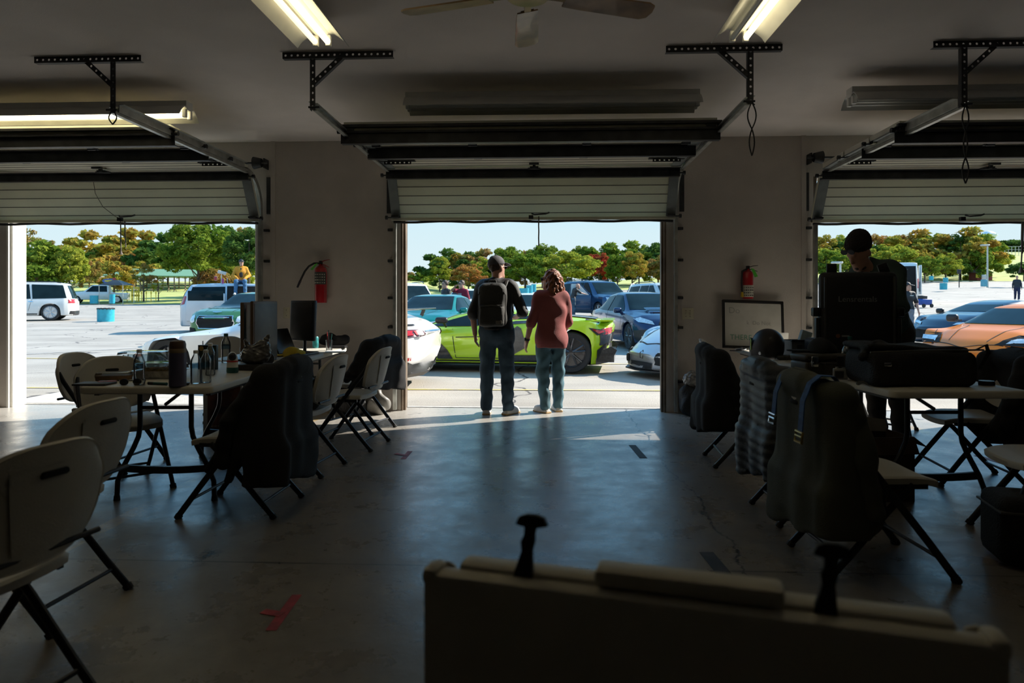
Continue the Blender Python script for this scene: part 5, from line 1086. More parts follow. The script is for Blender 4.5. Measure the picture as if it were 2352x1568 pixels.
    if hair == 'short':
        ops = [ell(hp(0, -.014, .036), (.083, .100, .102), 0, R=HR)]; n1 = HR.to_3x3() @ Vector((0, .80, -.62)); p1 = hp(0, .058, .06); ops.append(plane(p1, n1)); n2 = HR.to_3x3() @ Vector((0, 0, -1)); ops.append(plane(hp(0, 0, -.06), n2))
        sdf_obj('hair', ops, min(h, .012), hm, t, wob(.004, 60, 5))
    if hat in ('cap', 'beanie'):
        up = HR.to_3x3() @ Vector((0, 0, 1)); tl = Matrix.Rotation(-.12 if hat == 'cap' else 0, 4, 'X')
        if hat == 'cap':
            ops = [ell(hp(0, -.012, .045), (.088, .106, .095), 0, R=HR), plane(hp(0, 0, .035), HR.to_3x3() @ Vector((0, .10, -1)))]
            o = sdf_obj('cap', ops, min(h, .011), hatm, t)
            ops = [ell(hp(0, .125, .045), (.075, .085, .012), 0, R=HR @ Matrix.Rotation(-.22, 4, 'X'))]; sdf_obj('cap_brim', ops, .007, hatm, o)
            sdf_obj('cap_button', [ell(hp(0, -.012, .140), (.012, .012, .009), 0)], .005, hatm, o)
        else:
            ops = [ell(hp(0, -.028, .058), (.091, .112, .112), .02, R=HR), ell(hp(0, -.075, .10), (.06, .06, .06), .06, R=HR), plane(hp(0, 0, .02), HR.to_3x3() @ Vector((0, .28, -1)))]
            sdf_obj('beanie', ops, .008, hatm, t, lambda X, Y, Z: .003 * np.sin(np.arctan2(Y - j['head'].y, X - j['head'].x) * 44))
    if glasses:
        b = B(); zz = .012 if glasses is True else glasses
        for sx_ in (-1, 1):
            c = hp(sx_ * .033, .108, zz); r_ = [c + HR.to_3x3() @ Vector((.026 * math.cos(a), 0, .020 * math.sin(a))) for a in [k * pi / 8 for k in range(16)]]; b.tube(r_, .0035, 6, closed=True)
            b.rings([[c + HR.to_3x3() @ Vector((.024 * math.cos(k * pi / 8), yy, .018 * math.sin(k * pi / 8))) for k in range(16)] for yy in (0, .003)])
            b.tube([hp(sx_ * .058, .106, zz + .004), hp(sx_ * .084, .03, zz + .004), hp(sx_ * .082, -.02, zz)], .003, 6)
        b.tube([hp(-.008, .11, zz + .004), hp(.008, .11, zz + .004)], .003, 6); b.build('glasses', M_black, t)
    elif h < .013:
        for sx_ in (-1, 1): b = B(); c = hp(sx_ * .031, .084, .010); b.lathe([(.001, -.011), (.008, -.008), (.011, 0), (.008, .008), (.001, .011)], 12, c); b.build('eye', M_eye, t)
    t['h_'] = 0; del t['h_']
    return t, j, hp, HR
# man with backpack
M_blk = jersey('black_quilted', (.016, .016, .018), .6); M_jean = jersey('dark_denim', (.045, .085, .125), .85, nz=.4); M_jean2 = jersey('teal_denim', (.095, .20, .25), .85, nz=.3)
mA = G(1141, 951)
tA, jA, hpA, _ = person('man in grey cap and dark jeans standing in the middle doorway', (mA.x, mA.y, 0), R_(-2), dict(elL=(-.262, -.05, 1.13), wrL=(-.245, .0, .90), elR=(.30, -.06, 1.14), wrR=(.20, .20, 1.08), toeR=(.21, .13, .03), anR=(.125, -.01, .085), toeL=(-.125, .16, .03), anL=(-.115, -.01, .085), knL=(-.112, .02, .5), knR=(.115, .02, .5)),
    .985, .0085, shirt=M_blk, sleeve=1.15, pants=M_jean, hair='short', hat='cap', hatm=jersey('cap_grey', (.10, .095, .105)), yaw=R_(-38), glasses=True, wide=1.06, hem=.95, loose=.018, fold_seed=2)
# woman
M_mar = jersey('maroon_shirt', (.33, .085, .08), .8); M_curl = M('auburn_hair', (.24, .075, .025), .45, nz=.55, ns=26, bump=.5, bs=60)
wA = G(1266, 946)
tW, jW, hpW, HRW = person('woman with curly auburn hair, maroon shirt and blue jeans in the middle doorway', (wA.x, wA.y, 0), R_(22), dict(elL=(-.265, .0, 1.12), wrL=(-.285, .10, .88), elR=(.245, .02, 1.12), wrR=(.20, .14, .92), anL=(-.09, -.03, .085), toeL=(-.15, .13, .03), anR=(.10, .02, .085), toeR=(.12, .18, .03)),
    .905, .0085, shirt=M_mar, sleeve=1.12, pants=M_jean2, hair=None, yaw=R_(52), glasses=True, wide=1.10, hem=.80, loose=.019, wob_=.007, fold_seed=4)
ops = [ell(hpW(0, -.02, .035), (.096, .112, .105), 0), ell(hpW(0, -.055, -.04), (.112, .085, .12), .05), ell(hpW(-.065, -.03, -.10), (.055, .07, .10), .04), ell(hpW(.075, -.045, -.10), (.065, .075, .11), .04), ell(hpW(.02, -.085, -.15), (.10, .06, .10), .05), ell(hpW(.085, -.06, -.19), (.055, .055, .065), .03), plane(hpW(0, .062, 0), HRW.to_3x3() @ Vector((0, 1, -.15)))]
rgh = random.Random(3)
for k in range(26):
    a = rgh.uniform(pi * .75, pi * 2.2); q = Vector((math.cos(a) * .105, math.sin(a) * .085 - .03, 0)); z0 = rgh.uniform(-.05, .05)
    pp = [hpW(q.x * (1 + .08 * math.sin(i * 2.1 + k)), q.y * (1 + .08 * math.cos(i * 2.4 + k)), z0 - i * .042) for i in range(5)]
    ops[-1:-1] = [cone(pp[i], pp[i + 1], .016 - .002 * i, .014 - .002 * i, .010) for i in range(4)]
sdf_obj('hair', ops, .0075, M_curl, tW, wob(.007, 75, 7))
w_ = jW['wrL'].lerp(jW['elL'], .10); d = (jW['elL'] - jW['wrL']).normalized(); b = B(); b.tube([w_ - d * .011, w_ + d * .011], .035, 20); tw_ = b.build('watch_strap', M_black, tW); b = B(); b.box(w_ + Vector((-.034, 0, 0)), (.012, .034, .036), None, .004); b.build('watch_case', M_black, tw_)
# backpack (worn, its own thing)
t = thing('backpack', 'dark olive-black backpack worn by the man in the grey cap', 'backpack', (mA.x, mA.y, 0), R_(-2)); M_bp = jersey('backpack_cloth', (.035, .033, .028), .6, bump=.4)
bx = -.025
sdf_obj('main_pocket', [rbox((bx, -.205, 1.205), (.155, .085, .235), .075, 0)], .009, M_bp, t, wob(.005, 20, 3))
sdf_obj('front_pocket', [rbox((bx, -.285, 1.09), (.135, .040, .118), .04, 0)], .008, M_bp, t, wob(.004, 26, 5))
b = B(); b.tube([(bx - .145, -.275, .99), (bx - .148, -.275, 1.30), (bx - .10, -.265, 1.40), (bx, -.26, 1.425), (bx + .10, -.265, 1.40), (bx + .148, -.275, 1.30), (bx + .145, -.275, .99)], .0055, 6); b.build('zip', M('zip_dark', (.06, .058, .052), .5), t)
b = B(); b.tube([(bx - .12, -.325, 1.19), (bx, -.332, 1.2), (bx + .12, -.325, 1.19)], .006, 6); b.build('pocket_zip', M('zip_dark'), t)
b = B(); b.box((bx + .08, -.328, 1.02), (.062, .006, .035), None, .002); b.build('leather_tag', M('tag_leather', (.16, .14, .11), .6), t)
b = B(); b.tube([(bx - .04, -.17, 1.42), (bx - .03, -.18, 1.465), (bx + .03, -.18, 1.465), (bx + .04, -.17, 1.42)], .012, 8); b.build('grab_handle', M_bp, t)
for sx_ in (-1, 1):
    b = B(); b.tube([(sx_ * .11 + bx * .5, -.15, 1.385), (sx_ * .12, -.08, 1.462), (sx_ * .125, -.01, 1.474), (sx_ * .135, .08, 1.43), (sx_ * .15, .125, 1.30), (sx_ * .165, .08, 1.12), (sx_ * .15, -.10, 1.03)], .020, 8, flat=(1, .6)); b.build('strap', M_bp, t)
# man at the table in beanie
mB = Vector((2.95, 6.0, 0)); M_grn = jersey('green_shirt', (.045, .075, .065), .8); M_olv = jersey('brown_trousers', (.05, .042, .035), .85)
tB, jB, hpB, HRB = person('bearded man in dark beanie and green shirt leaning over the black camera case', mB, R_(114), dict(waist=(0, .03, 1.08), chest=(0, .12, 1.28), neck=(0, .19, 1.44), head=(0, .32, 1.555), shL=(-.18, .13, 1.395), shR=(.18, .13, 1.395), elL=(-.27, .20, 1.14), elR=(.27, .20, 1.14), wrL=(-.16, .40, 1.05), wrR=(.16, .40, 1.05)),
    1.06, .0095, shirt=M_grn, sleeve=1.9, pants=M_olv, shoe=M_shoed, hair=None, hat='beanie', hatm=jersey('beanie_knit', (.028, .022, .02), .9, bump=.8, bs=90), yaw=R_(4), pitch=R_(34), glasses=.075, wide=1.0, hem=.80, loose=.018, wob_=.008)
sdf_obj('beard', [ell(hpB(0, .045, -.085), (.056, .058, .055), 0, R=HRB), plane(hpB(0, 0, -.055), HRB.to_3x3() @ Vector((0, -.5, 1)))], .007, M_hairb, tB, wob(.003, 80, 2))
b = B(); [b.prism([(0, 0), (.11, -.02), (.07, -.085), (.01, -.05)], .008, jB['neck'] + Vector((s_ * .012, .075, -.02)), (s_ * .9, -.3, 0), (0, .35, .9)) for s_ in (1, -1)]; b.build('collar', M_grn, tB)
# outside
vr = V_n.root; VM = Matrix.Translation(vr.location) @ Matrix.Rotation(R_(20), 4, 'Z')
M_must = jersey('mustard_jacket', (.62, .27, .02), .8); M_bjean = jersey('blue_jeans', (.06, .16, .30), .85)
SIT = dict(knL=(-.15, .40, .93), knR=(.15, .40, .93), anL=(-.17, .42, .50), anR=(.17, .40, .50), toeL=(-.2, .58, .44), toeR=(.2, .56, .44), elL=(-.29, .08, 1.16), elR=(.29, .08, 1.16), wrL=(-.14, .33, 1.03), wrR=(.12, .30, 1.02), chest=(0, .03, 1.28))
q = VM @ Vector((-.45, -.52, 0)); tD, jD, hpD, _ = person('man in mustard jacket and black cap sitting on the roof of the silver minivan', (q.x, q.y, gz(q.x, q.y) + .93), R_(200), SIT, 1.0, .016, shirt=M_must, pants=M_bjean, hat='cap', hatm=M_blk, yaw=R_(25), hem=.95, loose=.022)
sdf_obj('t_shirt', [ell((0, .095, 1.24), (.085, .065, .21), 0)], .012, M_blk, tD)
q = VM @ Vector((-.25, -1.14, 0)); person('dark-capped person sitting in the open side door of the silver minivan', (q.x, q.y, gz(q.x, q.y) - .42), R_(190), {**SIT, 'anL': (-.17, .42, .53), 'anR': (.17, .40, .53)}, 1.0, .02, skin=M_skin2, shirt=jersey('navy_top', (.02, .03, .07)), pants=M_jean, hat='cap', hatm=M_blk, pitch=.3)
q = VM @ Vector((.60, -.25, 0)); person('person in pale grey shirt sitting on the minivan roof half behind the door jamb', (q.x, q.y, gz(q.x, q.y) + .90), R_(-75), SIT, 1.0, .02, shirt=jersey('pale_grey_shirt', (.42, .40, .42)), sleeve=2, pants=M_jean, hem=.93, loose=.02)
def stand(px, zc, top, label, rz, J=None, **k):
    p = unp(px, HYP, zc); z = gz(p.x, p.y); zt = HC + (HYP - top) * zc / FPX; S = (zt - z) / 1.765
    return person(label, (p.x, p.y, z), rz, J, S, .016, **k)
r_ = stand(1023, 21.6, 643, 'man with sunglasses in black t-shirt standing behind the teal sedan', R_(125), shirt=M_blk, sleeve=.8, pants=M_jean, glasses=True)
r_ = stand(1061, 21.8, 643, 'man in maroon t-shirt raising his arm to his face behind the teal sedan', R_(140), dict(elR=(.20, .22, 1.46), wrR=(.02, .26, 1.56), elL=(-.26, -.03, 1.13)), shirt=jersey('maroon_tee', (.24, .012, .035)), sleeve=.8, pants=M_jean, glasses=True)
b = B(); b.box((-.03, .125, 1.24), (.16, .012, .24), None, .004); b.build('shirt_print', M('print_grey', (.35, .36, .35), .8), r_[0])
r_ = stand(1316, 31.5, 647, 'bald man in black leaning into the open door of the blue suv', R_(-75), dict(chest=(0, .08, 1.27), neck=(0, .15, 1.43), head=(0, .24, 1.56), shL=(-.18, .1, 1.38), shR=(.18, .1, 1.38), elL=(-.2, .32, 1.25), elR=(.2, .32, 1.25), wrL=(-.12, .55, 1.2), wrR=(.12, .55, 1.2)), shirt=M_blk, sleeve=.9, pants=M_jean, hair=None)
r_ = stand(2084, 20.3, 648, 'man in dark cap and black t-shirt standing in the lot behind the table', R_(178), dict(elL=(-.27, .0, 1.13), wrL=(-.28, .1, .88)), shirt=M_blk, sleeve=.85, pants=jersey('grey_jeans', (.22, .24, .28)), hat='cap', hatm=M_blk, yaw=R_(40), wide=1.1)
b = B(); b.box((-.07, .128, 1.36), (.10, .01, .022)); b.build('shirt_print', M_white, r_[0])
r_ = stand(2336, 46, 633, 'man in dark jacket walking towards the building at the far right', R_(150), dict(knL=(-.10, .12, .52), anL=(-.09, .12, .09), toeL=(-.1, .30, .03), knR=(.1, -.02, .5), anR=(.1, -.2, .12), toeR=(.1, -.05, .04)), shirt=jersey('dark_jacket', (.02, .03, .04)), pants=jersey('navy_trousers', (.012, .02, .06)), hair='short', wide=1.12)
# camera rig on the van roof
q = VM @ Vector((-1.15, -.5, 0)); t = thing('camera_rig', 'small camera on a stand beside the man sitting on the minivan roof', 'camera rig', (q.x, q.y, gz(q.x, q.y) + 1.775), .4)
b = B(); b.cyl((0, 0, 0), (0, 0, .34), .018, n=8); b.cyl((.22, 0, 0), (.2, 0, .22), .015, n=8); b.build('stand', M_galv, t); b = B(); b.box((.02, 0, .42), (.30, .14, .12), Matrix.Rotation(.25, 4, 'Y'), .02); b.build('camera_body', M_shoe, t); b = B(); b.lathe([(.001, -.06), (.07, -.05), (.08, .05), (.001, .06)], 16, (-.2, 0, .2), 'x'); b.build('red_lens_hood', M_red, t); b = B(); b.cyl((.05, .0, 0), (.05, 0, .2), .035, n=12); b.build('pink_bottle', M('pink', (.6, .08, .25), .5), t)
# ======================= tables and chairs =======================
M_plas = M('almond_plastic', (.52, .50, .445), .5, nz=.05, ns=4, bump=.12, bs=160); M_frame = M('hammered_steel', (.028, .03, .035), .4, .4, nz=.2)
def make_table():
    t = thing('folding_table', '', 'table'); L, W = 1.70, .79
    poly = []
    for cx, cy, a0 in ((W / 2 - .05, L / 2 - .05, 0), (-W / 2 + .05, L / 2 - .05, 90), (-W / 2 + .05, -L / 2 + .05, 180), (W / 2 - .05, -L / 2 + .05, 270)):
        poly += [(cx + .05 * math.cos(R_(a0 + k * 15)), cy + .05 * math.sin(R_(a0 + k * 15))) for k in range(7)]
    b = B(); sc_ = lambda k: [(p[0] * k, p[1] * (1 - (1 - k) * W / L)) for p in poly]
    b.rings([[(x, y, z) for x, y in sc_(k)] for k, z in ((.90, .697), (.975, .697), (1.0, .703), (1.0, .728), (.992, .737), (.975, .741))]); b.build('table_top', M_plas, t, 40)
    b = B()
    for s in (-1, 1): b.box((s * (W / 2 - .06), 0, .69), (.03, L - .2, .025))
    b.build('side_rail', M_frame, t)
    for e in (-1, 1):
        y0 = e * (L / 2 - .26); b = B()
        for s in (-1, 1):
            b.tube([(s * .16, y0, .69), (s * .16, y0, .46), (s * .17, y0, .40), (s * .20, y0, .33), (s * .27, y0, .20), (s * .30, y0, .12), (s * .305, y0, .015)], .0155, 10)
        o = b.build('leg_frame', M_frame, t); b = B()
        b.rings([[(x, y0 + d[0], .19 + d[1] + .012 * (x / .26) ** 2) for d in ((-.012, -.022), (.012, -.022), (.012, .022), (-.012, .022))] for x in [-.26 + .052 * i for i in range(11)]]); b.build('cross_panel', M_frame, o)
        b = B(); b.cyl((0, y0, .60), (0, y0 - e * .38, .69), .011, n=8); b.cyl((-.16, y0, .58), (.16, y0, .58), .011, n=8); b.build('brace', M_frame, o)
        for s in (-1, 1): b = B(); b.cyl((s * .305, y0, 0), (s * .305, y0, .03), .02, .017, 12); b.build('foot_cap', M_rub, o)
    return t
TB = make_table(); TB.location = (-2.40, 4.76, 0); TB.rotation_euler = (0, 0, R_(3)); tag(TB, 'white folding table with bottles and snacks nearest on the left', group='white folding tables')
dup(TB, loc=(-2.52, 6.55, 0), rz=R_(2), label='white folding table with monitors and laptop standing against the front wall on the left', group='white folding tables')
dup(TB, loc=(2.31, 4.80, 0), rz=R_(2.5), label='white folding table under the black camera bag on the right', group='white folding tables')
dup(TB, loc=(2.42, 6.62, 0), rz=R_(-1), label='white folding table with the helmet against the front wall on the right', group='white folding tables')
def back_fn(off):
    def f(u, v):
        uu = 2 * u - 1; wv = .232 * (1 - .10 * max(0, (v - .72) / .28) ** 2.2 - .10 * max(0, (.35 - v) / .35) ** 1.5)
        top = .845 - .085 * abs(uu) ** 3.5; bot = .50 + .045 * abs(uu) ** 3
        z = bot + (top - bot) * v
        y = -.185 - .26 * (z - .50) - .050 * (1 - uu * uu) + off
        return (wv * uu, y, z)
    return f
def make_chair():
    t = thing('folding_chair', '', 'chair')
    nu, nv = 18, 12; b = B(); f0, f1 = back_fn(.013), back_fn(-.013)
    P = lambda f, i, j: Vector(f(i / nu, j / nv))
    ring = [(i, 0) for i in range(nu)] + [(nu, j) for j in range(nv)] + [(i, nv) for i in range(nu, 0, -1)] + [(0, j) for j in range(nv, 0, -1)]
    for f in (f0, f1): b.grid(f, nu, nv)
    cen = Vector((0, -.23, .67)); r0, r1 = [P(f0, *q) for q in ring], [P(f1, *q) for q in ring]; rm = [(a + c) / 2 + ((a + c) / 2 - cen).normalized() * .012 for a, c in zip(r0, r1)]
    ro = [a + (a - cen).normalized() * .007 for a in r0]; rp = [a + (a - cen).normalized() * .007 for a in r1]
    b.rings([r0, ro, rm, rp, r1], True, False); bk = b.build('backrest', M_plas, t, 55)
    b = B(); fr = back_fn(-.019); pl = [fr(.5 + x * .36 * (1 - .25 * (1 - v)), v) for x, v in ((-1, .12), (1, .12), (1, .86), (-1, .86))]
    def pf(u, v): vv = .14 + .70 * v; return fr(.5 + (u - .5) * (.34 + .20 * v), vv)
    b.grid(pf, 8, 6); b.build('back_recess', M_plas, bk, 60)
    b = B(); q = Vector(back_fn(-.023)(.5, .76)); q2 = Vector(back_fn(.015)(.5, .76)); b.box((q + q2) / 2, (.085, .056, .020), Matrix.Rotation(R_(-14), 4, 'X'), .008); b.build('handle_slot', M_under, bk)
    b = B(); pts = []
    def sf(u, v, dz=0):
        x, y = (2 * u - 1), (2 * v - 1); w_ = .205 - .012 * max(0, y); return (w_ * x * (1 - .06 * abs(y) ** 6), .045 + .205 * y * (1 - .05 * abs(x) ** 6), .452 + .010 * x * x - .022 * max(0, y) ** 3 + dz)
    b.grid(lambda u, v: sf(u, v), 14, 14); b.grid(lambda u, v: sf(u, v, -.014), 14, 14)
    rg_ = [(i / 14, 0) for i in range(14)] + [(1, j / 14) for j in range(14)] + [(i / 14, 1) for i in range(14, 0, -1)] + [(0, j / 14) for j in range(14, 0, -1)]
    a0 = [Vector(sf(*q)) for q in rg_]; c_ = Vector((0, .045, .44)); a1 = [a + Vector(((a - c_).x, (a - c_).y, 0)).normalized() * .010 - Vector((0, 0, .008)) for a in a0]; a2 = [a - Vector((0, 0, .034)) + Vector(((a - c_).x, (a - c_).y, 0)).normalized() * .007 for a in a0]; a3 = [Vector(sf(*q, -.034)) for q in rg_]
    b.rings([a0, a1, a2, a3], True, False); b.build('seat', M_plas, t, 55)
    for s in (-1, 1):
        b = B(); b.tube([(s * .219, -.243, .72), (s * .226, -.20, .66), (s * .232, .0, .40), (s * .236, .17, .18), (s * .240, .295, .012)], .0175, 10, flat=(.75, 1.0)); lf = b.build('leg', M_frame, t)
        b = B(); b.cyl((s * .240, .287, .02), (s * .241, .30, 0), .021, n=10); b.build('foot_cap', M_rub, lf)
        b = B(); b.tube([(s * .206, .12, .425), (s * .208, .0, .30), (s * .212, -.155, .12), (s * .214, -.255, .012)], .0165, 10, flat=(.75, 1.0)); lr = b.build('leg', M_frame, t)
        b = B(); b.cyl((s * .214, -.248, .02), (s * .214, -.262, 0), .020, n=10); b.build('foot_cap', M_rub, lr)
        b = B(); b.box((s * .195, .03, .415), (.02, .32, .022)); b.cyl((s * .19, -.01, .415), (s * .245, -.01, .415), .009, n=8); b.build('seat_bracket', M_frame, t)
    b = B(); b.cyl((-.235, .225, .105), (.235, .225, .105), .009, n=8); b.build('crossbar', M_frame, t)
    b = B(); b.cyl((-.21, -.185, .085), (.21, -.185, .085), .009, n=8); b.build('crossbar', M_frame, t)
    b = B(); b.cyl((-.225, -.245, .53), (.225, -.245, .53), .009, n=8); b.build('crossbar', M_frame, t)
    return t
CH = make_chair(); CHN = [0]; CHM = {}
def chair(x, y, fx, fy, label, key=None):
    rz = math.atan2(-fx, fy)
    if CHN[0] == 0: o = CH; o.location = (x, y, 0); o.rotation_euler = (0, 0, rz); tag(o, label, group='almond folding chairs')
    else: o = dup(CH, loc=(x, y, 0), rz=rz, label=label, group='almond folding chairs')
    CHN[0] += 1
    m = Matrix.Translation((x, y, 0)) @ Matrix.Rotation(rz, 4, 'Z')
    if key: CHM[key] = (m, rz)
    return m, rz
chair(-1.69, 1.92, -.97, .20, 'folding chair nearest the camera with handle slot in its back, bottom left')
chair(-2.07, 2.68, -1, .06, 'folding chair behind the nearest one, its back tilted towards the left table')
chair(-3.28, 5.02, 1, -.08, 'folding chair at the far side of the snack table seen edge-on')
chair(-2.86, 4.50, .70, -.71, 'folding chair with its back to the parking lot behind the trays of food')
chair(-1.80, 4.06, -1, .02, 'folding chair half hidden under the long black coat on the left', 'coatL')
chair(-1.80, 4.97, -1, .10, 'folding chair with a dark bag on its seat left of the walkway', 'bagL')
chair(-1.66, 5.82, -1, .12, 'empty folding chair at the table end nearest the middle doorway on the left')
chair(-1.78, 6.55, -.95, .3, 'folding chair carrying the black jacket beside the front wall on the left', 'jackL')
chair(-3.38, 7.15, .5, -.87, 'folding chair in the left doorway behind the plastic bag')
chair(1.93, 7.08, .96, -.3, 'folding chair by the wall beneath the light switch on the right')
chair(1.54, 5.36, 1, -.05, 'folding chair under the plain black jacket farthest along the right table', 'jackR')
chair(1.54, 4.06, 1, .05, 'folding chair under the quilted black jacket', 'puffR')
chair(1.52, 3.34, 1, .05, 'folding chair under the olive jacket with blue straps', 'olivR')
chair(2.98, 4.92, -1, .12, 'folding chair beyond the right table with a dark coat on its back', 'coatR')
chair(2.64, 3.66, -1, .12, 'folding chair cut off by the right edge of the picture')
chair(3.25, 6.75, -.75, -.65, 'folding chair whose top edge shows behind the black camera bag')
# ---- jackets on chair backs ----
M_coat = jersey('black_wool', (.010, .010, .011), .9); M_puff = jersey('black_nylon', (.016, .018, .022), .45); M_oliv = jersey('olive_canvas', (.060, .064, .047), .85); M_char = jersey('charcoal_cloth', (.014, .014, .016), .85)
def drape(key, name, label, mat, zb=.30, w=.235, quilt=False, amp=.011, sl=.12, seed=1, shift=0, asym=0, cat='jacket', fwd=-.02):
    m, rz = CHM[key]; t = thing(name, label, cat, m.translation, rz)
    cx = shift
    near = 1 if m.to_3x3()[1][0] < 0 else -1
    ops = [rbox((cx, -.285, (.875 + zb) / 2 + .06), (w, .042, (.875 - zb) / 2 - .05), .040, 0), rbox((cx, -.31, zb + .15), (w + .05, .042, .15), .040, .07), cone((cx - w * .8, -.26, .835), (cx + w * .8, -.26, .835), .055, .055, .04), cone((cx - w * .62, -.29, .855), (cx + w * .62, -.29, .855), .052, .052, .03), cone((cx - w * .3, -.30, .865), (cx + w * .3, -.30, .865), .054, .054, .03)]
    for s in (-1, 1):
        fy = fwd if s == near else -.12
        for q in (0, .34, .67, 1): ops.append(cone((cx + s * (w + .005), -.235 + .02 * q, .815), (cx + s * (w + .035), -.29 + (fy + .29) * q, zb + .05 + .10 * q * q + (asym if s == near else 0)), .046, .036, .055))
    ops.append(plane((0, 0, zb + .045), (.14 * near, 0, -1)))
    rg = random.Random(seed); fs = [(rg.uniform(16, 34), rg.uniform(0, 6.3), rg.uniform(-3, 3)) for _ in range(4)]
    def disp(X, Y, Z):
        k = np.clip((.92 - Z) / .5, .12, 1.0); d = 0
        for a, p, q in fs: d = d + np.sin(X * a + p + Z * q + Y * 8)
        d = d * (amp / 2.6) * k
        if quilt: d = d - .010 * np.abs(np.sin(Z * pi / .05 + .6 * np.sin(X * 9))) + .004
        d = d + .012 * np.sin(X * 14 + p) * np.clip((zb + .12 - Z) / .1, 0, 1)
        return d
    o = sdf_obj('body_panel', ops, .011, mat, t, disp)
    for s in (-1, 1):
        x0 = cx + s * (w + .03); fy = fwd if s == near else -.12
        sdf_obj('sleeve', [cone((x0 - s * .02, -.20, .80), (x0 + s * .03, (fy - .20) / 2, .58), .055, .050, .02), cone((x0 + s * .03, (fy - .20) / 2, .58), (x0 + s * .035, fy * .55 - .06, zb + sl + .08), .050, .044, .03)], .010, mat, t, (lambda X, Y, Z: (-.007 * np.abs(np.sin(Z * pi / .05)) if quilt else .004 * np.sin(Z * 60 + X * 30) + .005 * np.sin(Z * 23 + Y * 40))))
    b = B(); b.tube([(cx - .10, -.25, .885), (cx - .06, -.30, .905), (cx + .06, -.30, .905), (cx + .10, -.25, .885)], [.018, .024, .024, .018], 8, flat=(.6, 1)); b.build('collar', mat, t)
    return t
drape('coatL', 'coat', 'long black coat hanging over the folding chair left of the walkway', M_coat, .14, .255, amp=.016, seed=2, cat='coat', fwd=.10)
drape('jackL', 'jacket', 'black jacket hanging over the chair beside the front wall on the left', M_char, .36, .23, seed=3)
drape('jackR', 'jacket', 'plain black jacket hanging farthest along the right hand table', M_coat, .20, .25, seed=4)
drape('puffR', 'jacket', 'quilted black jacket hanging between the plain black and the olive one', M_puff, .20, .235, True, seed=5)
OT = drape('olivR', 'jacket', 'olive jacket hanging on the nearest chair of the right hand table', M_oliv, .13, .245, seed=6, amp=.014, fwd=-.10)
drape('coatR', 'coat', 'dark coat hanging on the chair beyond the right table', M_char, .22, .24, seed=7, cat='coat')
m, rz = CHM['olivR']; t = thing('harness', 'blue webbing harness with buckles lying over the olive jacket', 'harness', m.translation, rz); M_web = M('blue_webbing', (.012, .07, .24), .7, nz=.25, ns=40, bump=.3)
def flat_strap(pts, wd, th=.004):
    b = B(); P = [Vector(p) for p in pts]; rs = []
    for i, p in enumerate(P):
        tv = (P[min(i + 1, len(P) - 1)] - P[max(0, i - 1)]).normalized(); wv = Vector((1, 0, .0)); wv = (wv - tv * wv.dot(tv)).normalized() * wd / 2; nv = tv.cross(wv).normalized() * th / 2
        rs.append([p + wv + nv, p - wv + nv, p - wv - nv, p + wv - nv])
    b.rings(rs); return b
for x0, L in ((.21, .20), (-.10, .17)):
    o = flat_strap([(x0, -.20, .865), (x0 + .005, -.245, .912), (x0, -.30, .915), (x0, -.345, .88), (x0 - .004, -.375, .80), (x0 - .006, -.385, .86 - L)], .048).build('webbing', M_web, t)
    zb_ = .86 - L - .02; b = B(); b.tube([(x0 - .036, -.392, zb_ + .022), (x0 + .036, -.392, zb_ + .022), (x0 + .036, -.396, zb_ - .022), (x0 - .036, -.396, zb_ - .022)], .0065, 6, closed=True); b.cyl((x0 - .034, -.395, zb_ + .004), (x0 + .034, -.395, zb_ + .004), .005, n=6); b.build('buckle', M('brass_yellow', (.50, .36, .09), .4, .6) if x0 > 0 else M_chrome, t)
m, rz = CHM['bagL']; t = thing('shoulder_bag', 'dark grey bag lying on a chair seat left of the walkway', 'bag', m.translation, rz); sdf_obj('bag_body', [rbox((0, -.02, .57), (.16, .13, .11), .07, 0)], .01, M('grey_nylon', (.05, .05, .045), .6, bump=.4), t, wob(.012, 25, 2)); b = B(); b.tube([(-.1, -.05, .66), (-.06, -.06, .72), (.06, -.06, .72), (.1, -.05, .66)], .01, 8); b.build('handle', M_black, t)
# ======================= things on and under the tables =======================
ZT = .741
def onT(px, py, z=ZT): p = G(px, py, z); return Vector((p.x, p.y, z))
M_water = MGLASS('bottle_plastic', (.93, .96, .97), .13, .12); M_capw = M('cap_white', (.75, .75, .73), .4); M_capb = M('cap_teal', (.01, .10, .09), .4); M_lblb = MGLASS('bottle_label', (.55, .74, .84), .10, .2); M_liq = MGLASS('bottle_water', (.62, .70, .73), .03)
def bottle(loc, label, h=.205, r=.032, cap=None, lab=True, name='water_bottle'):
    t = thing(name, label, 'bottle', loc, 0, 'plastic water bottles'); b = B(); pr = [(.001, 0), (r * .9, .002), (r, .012)]
    for k in range(7): z = .02 + k * h * .055; pr += [(r, z), (r * .93, z + h * .027)]
    zz = .02 + 7 * h * .055; pr += [(r, zz + .005), (r, h * .62), (r * .92, h * .72), (r * .55, h * .84), (r * .40, h * .89), (r * .40, h * .93)]
    b.lathe(pr, 24); bd = b.build('bottle_body', M_water, t, 60)
    if lab: b = B(); b.lathe([(r * 1.015, h * .47), (r * 1.02, h * .62)], 24); b.f = b.f[:24]; b.mi = b.mi[:24]; b.build('label_band', M_lblb, t)
    b = B(); b.lathe([(.001, h * .905), (r * .47, h * .905), (r * .48, h * .985), (r * .40, h), (.001, h)], 20); b.build('cap', cap or M_capw, t); return t
bottle(onT(320, 884), 'water bottle standing alone in front of the foil tray on the left table', .215)
bottle(onT(450, 881), 'left one of the pair of water bottles right of the purple flask'); bottle(onT(473, 879), 'right one of the pair of water bottles right of the purple flask'); bottle(onT(483, 862), 'water bottle just behind the pair right of the purple flask', .22)
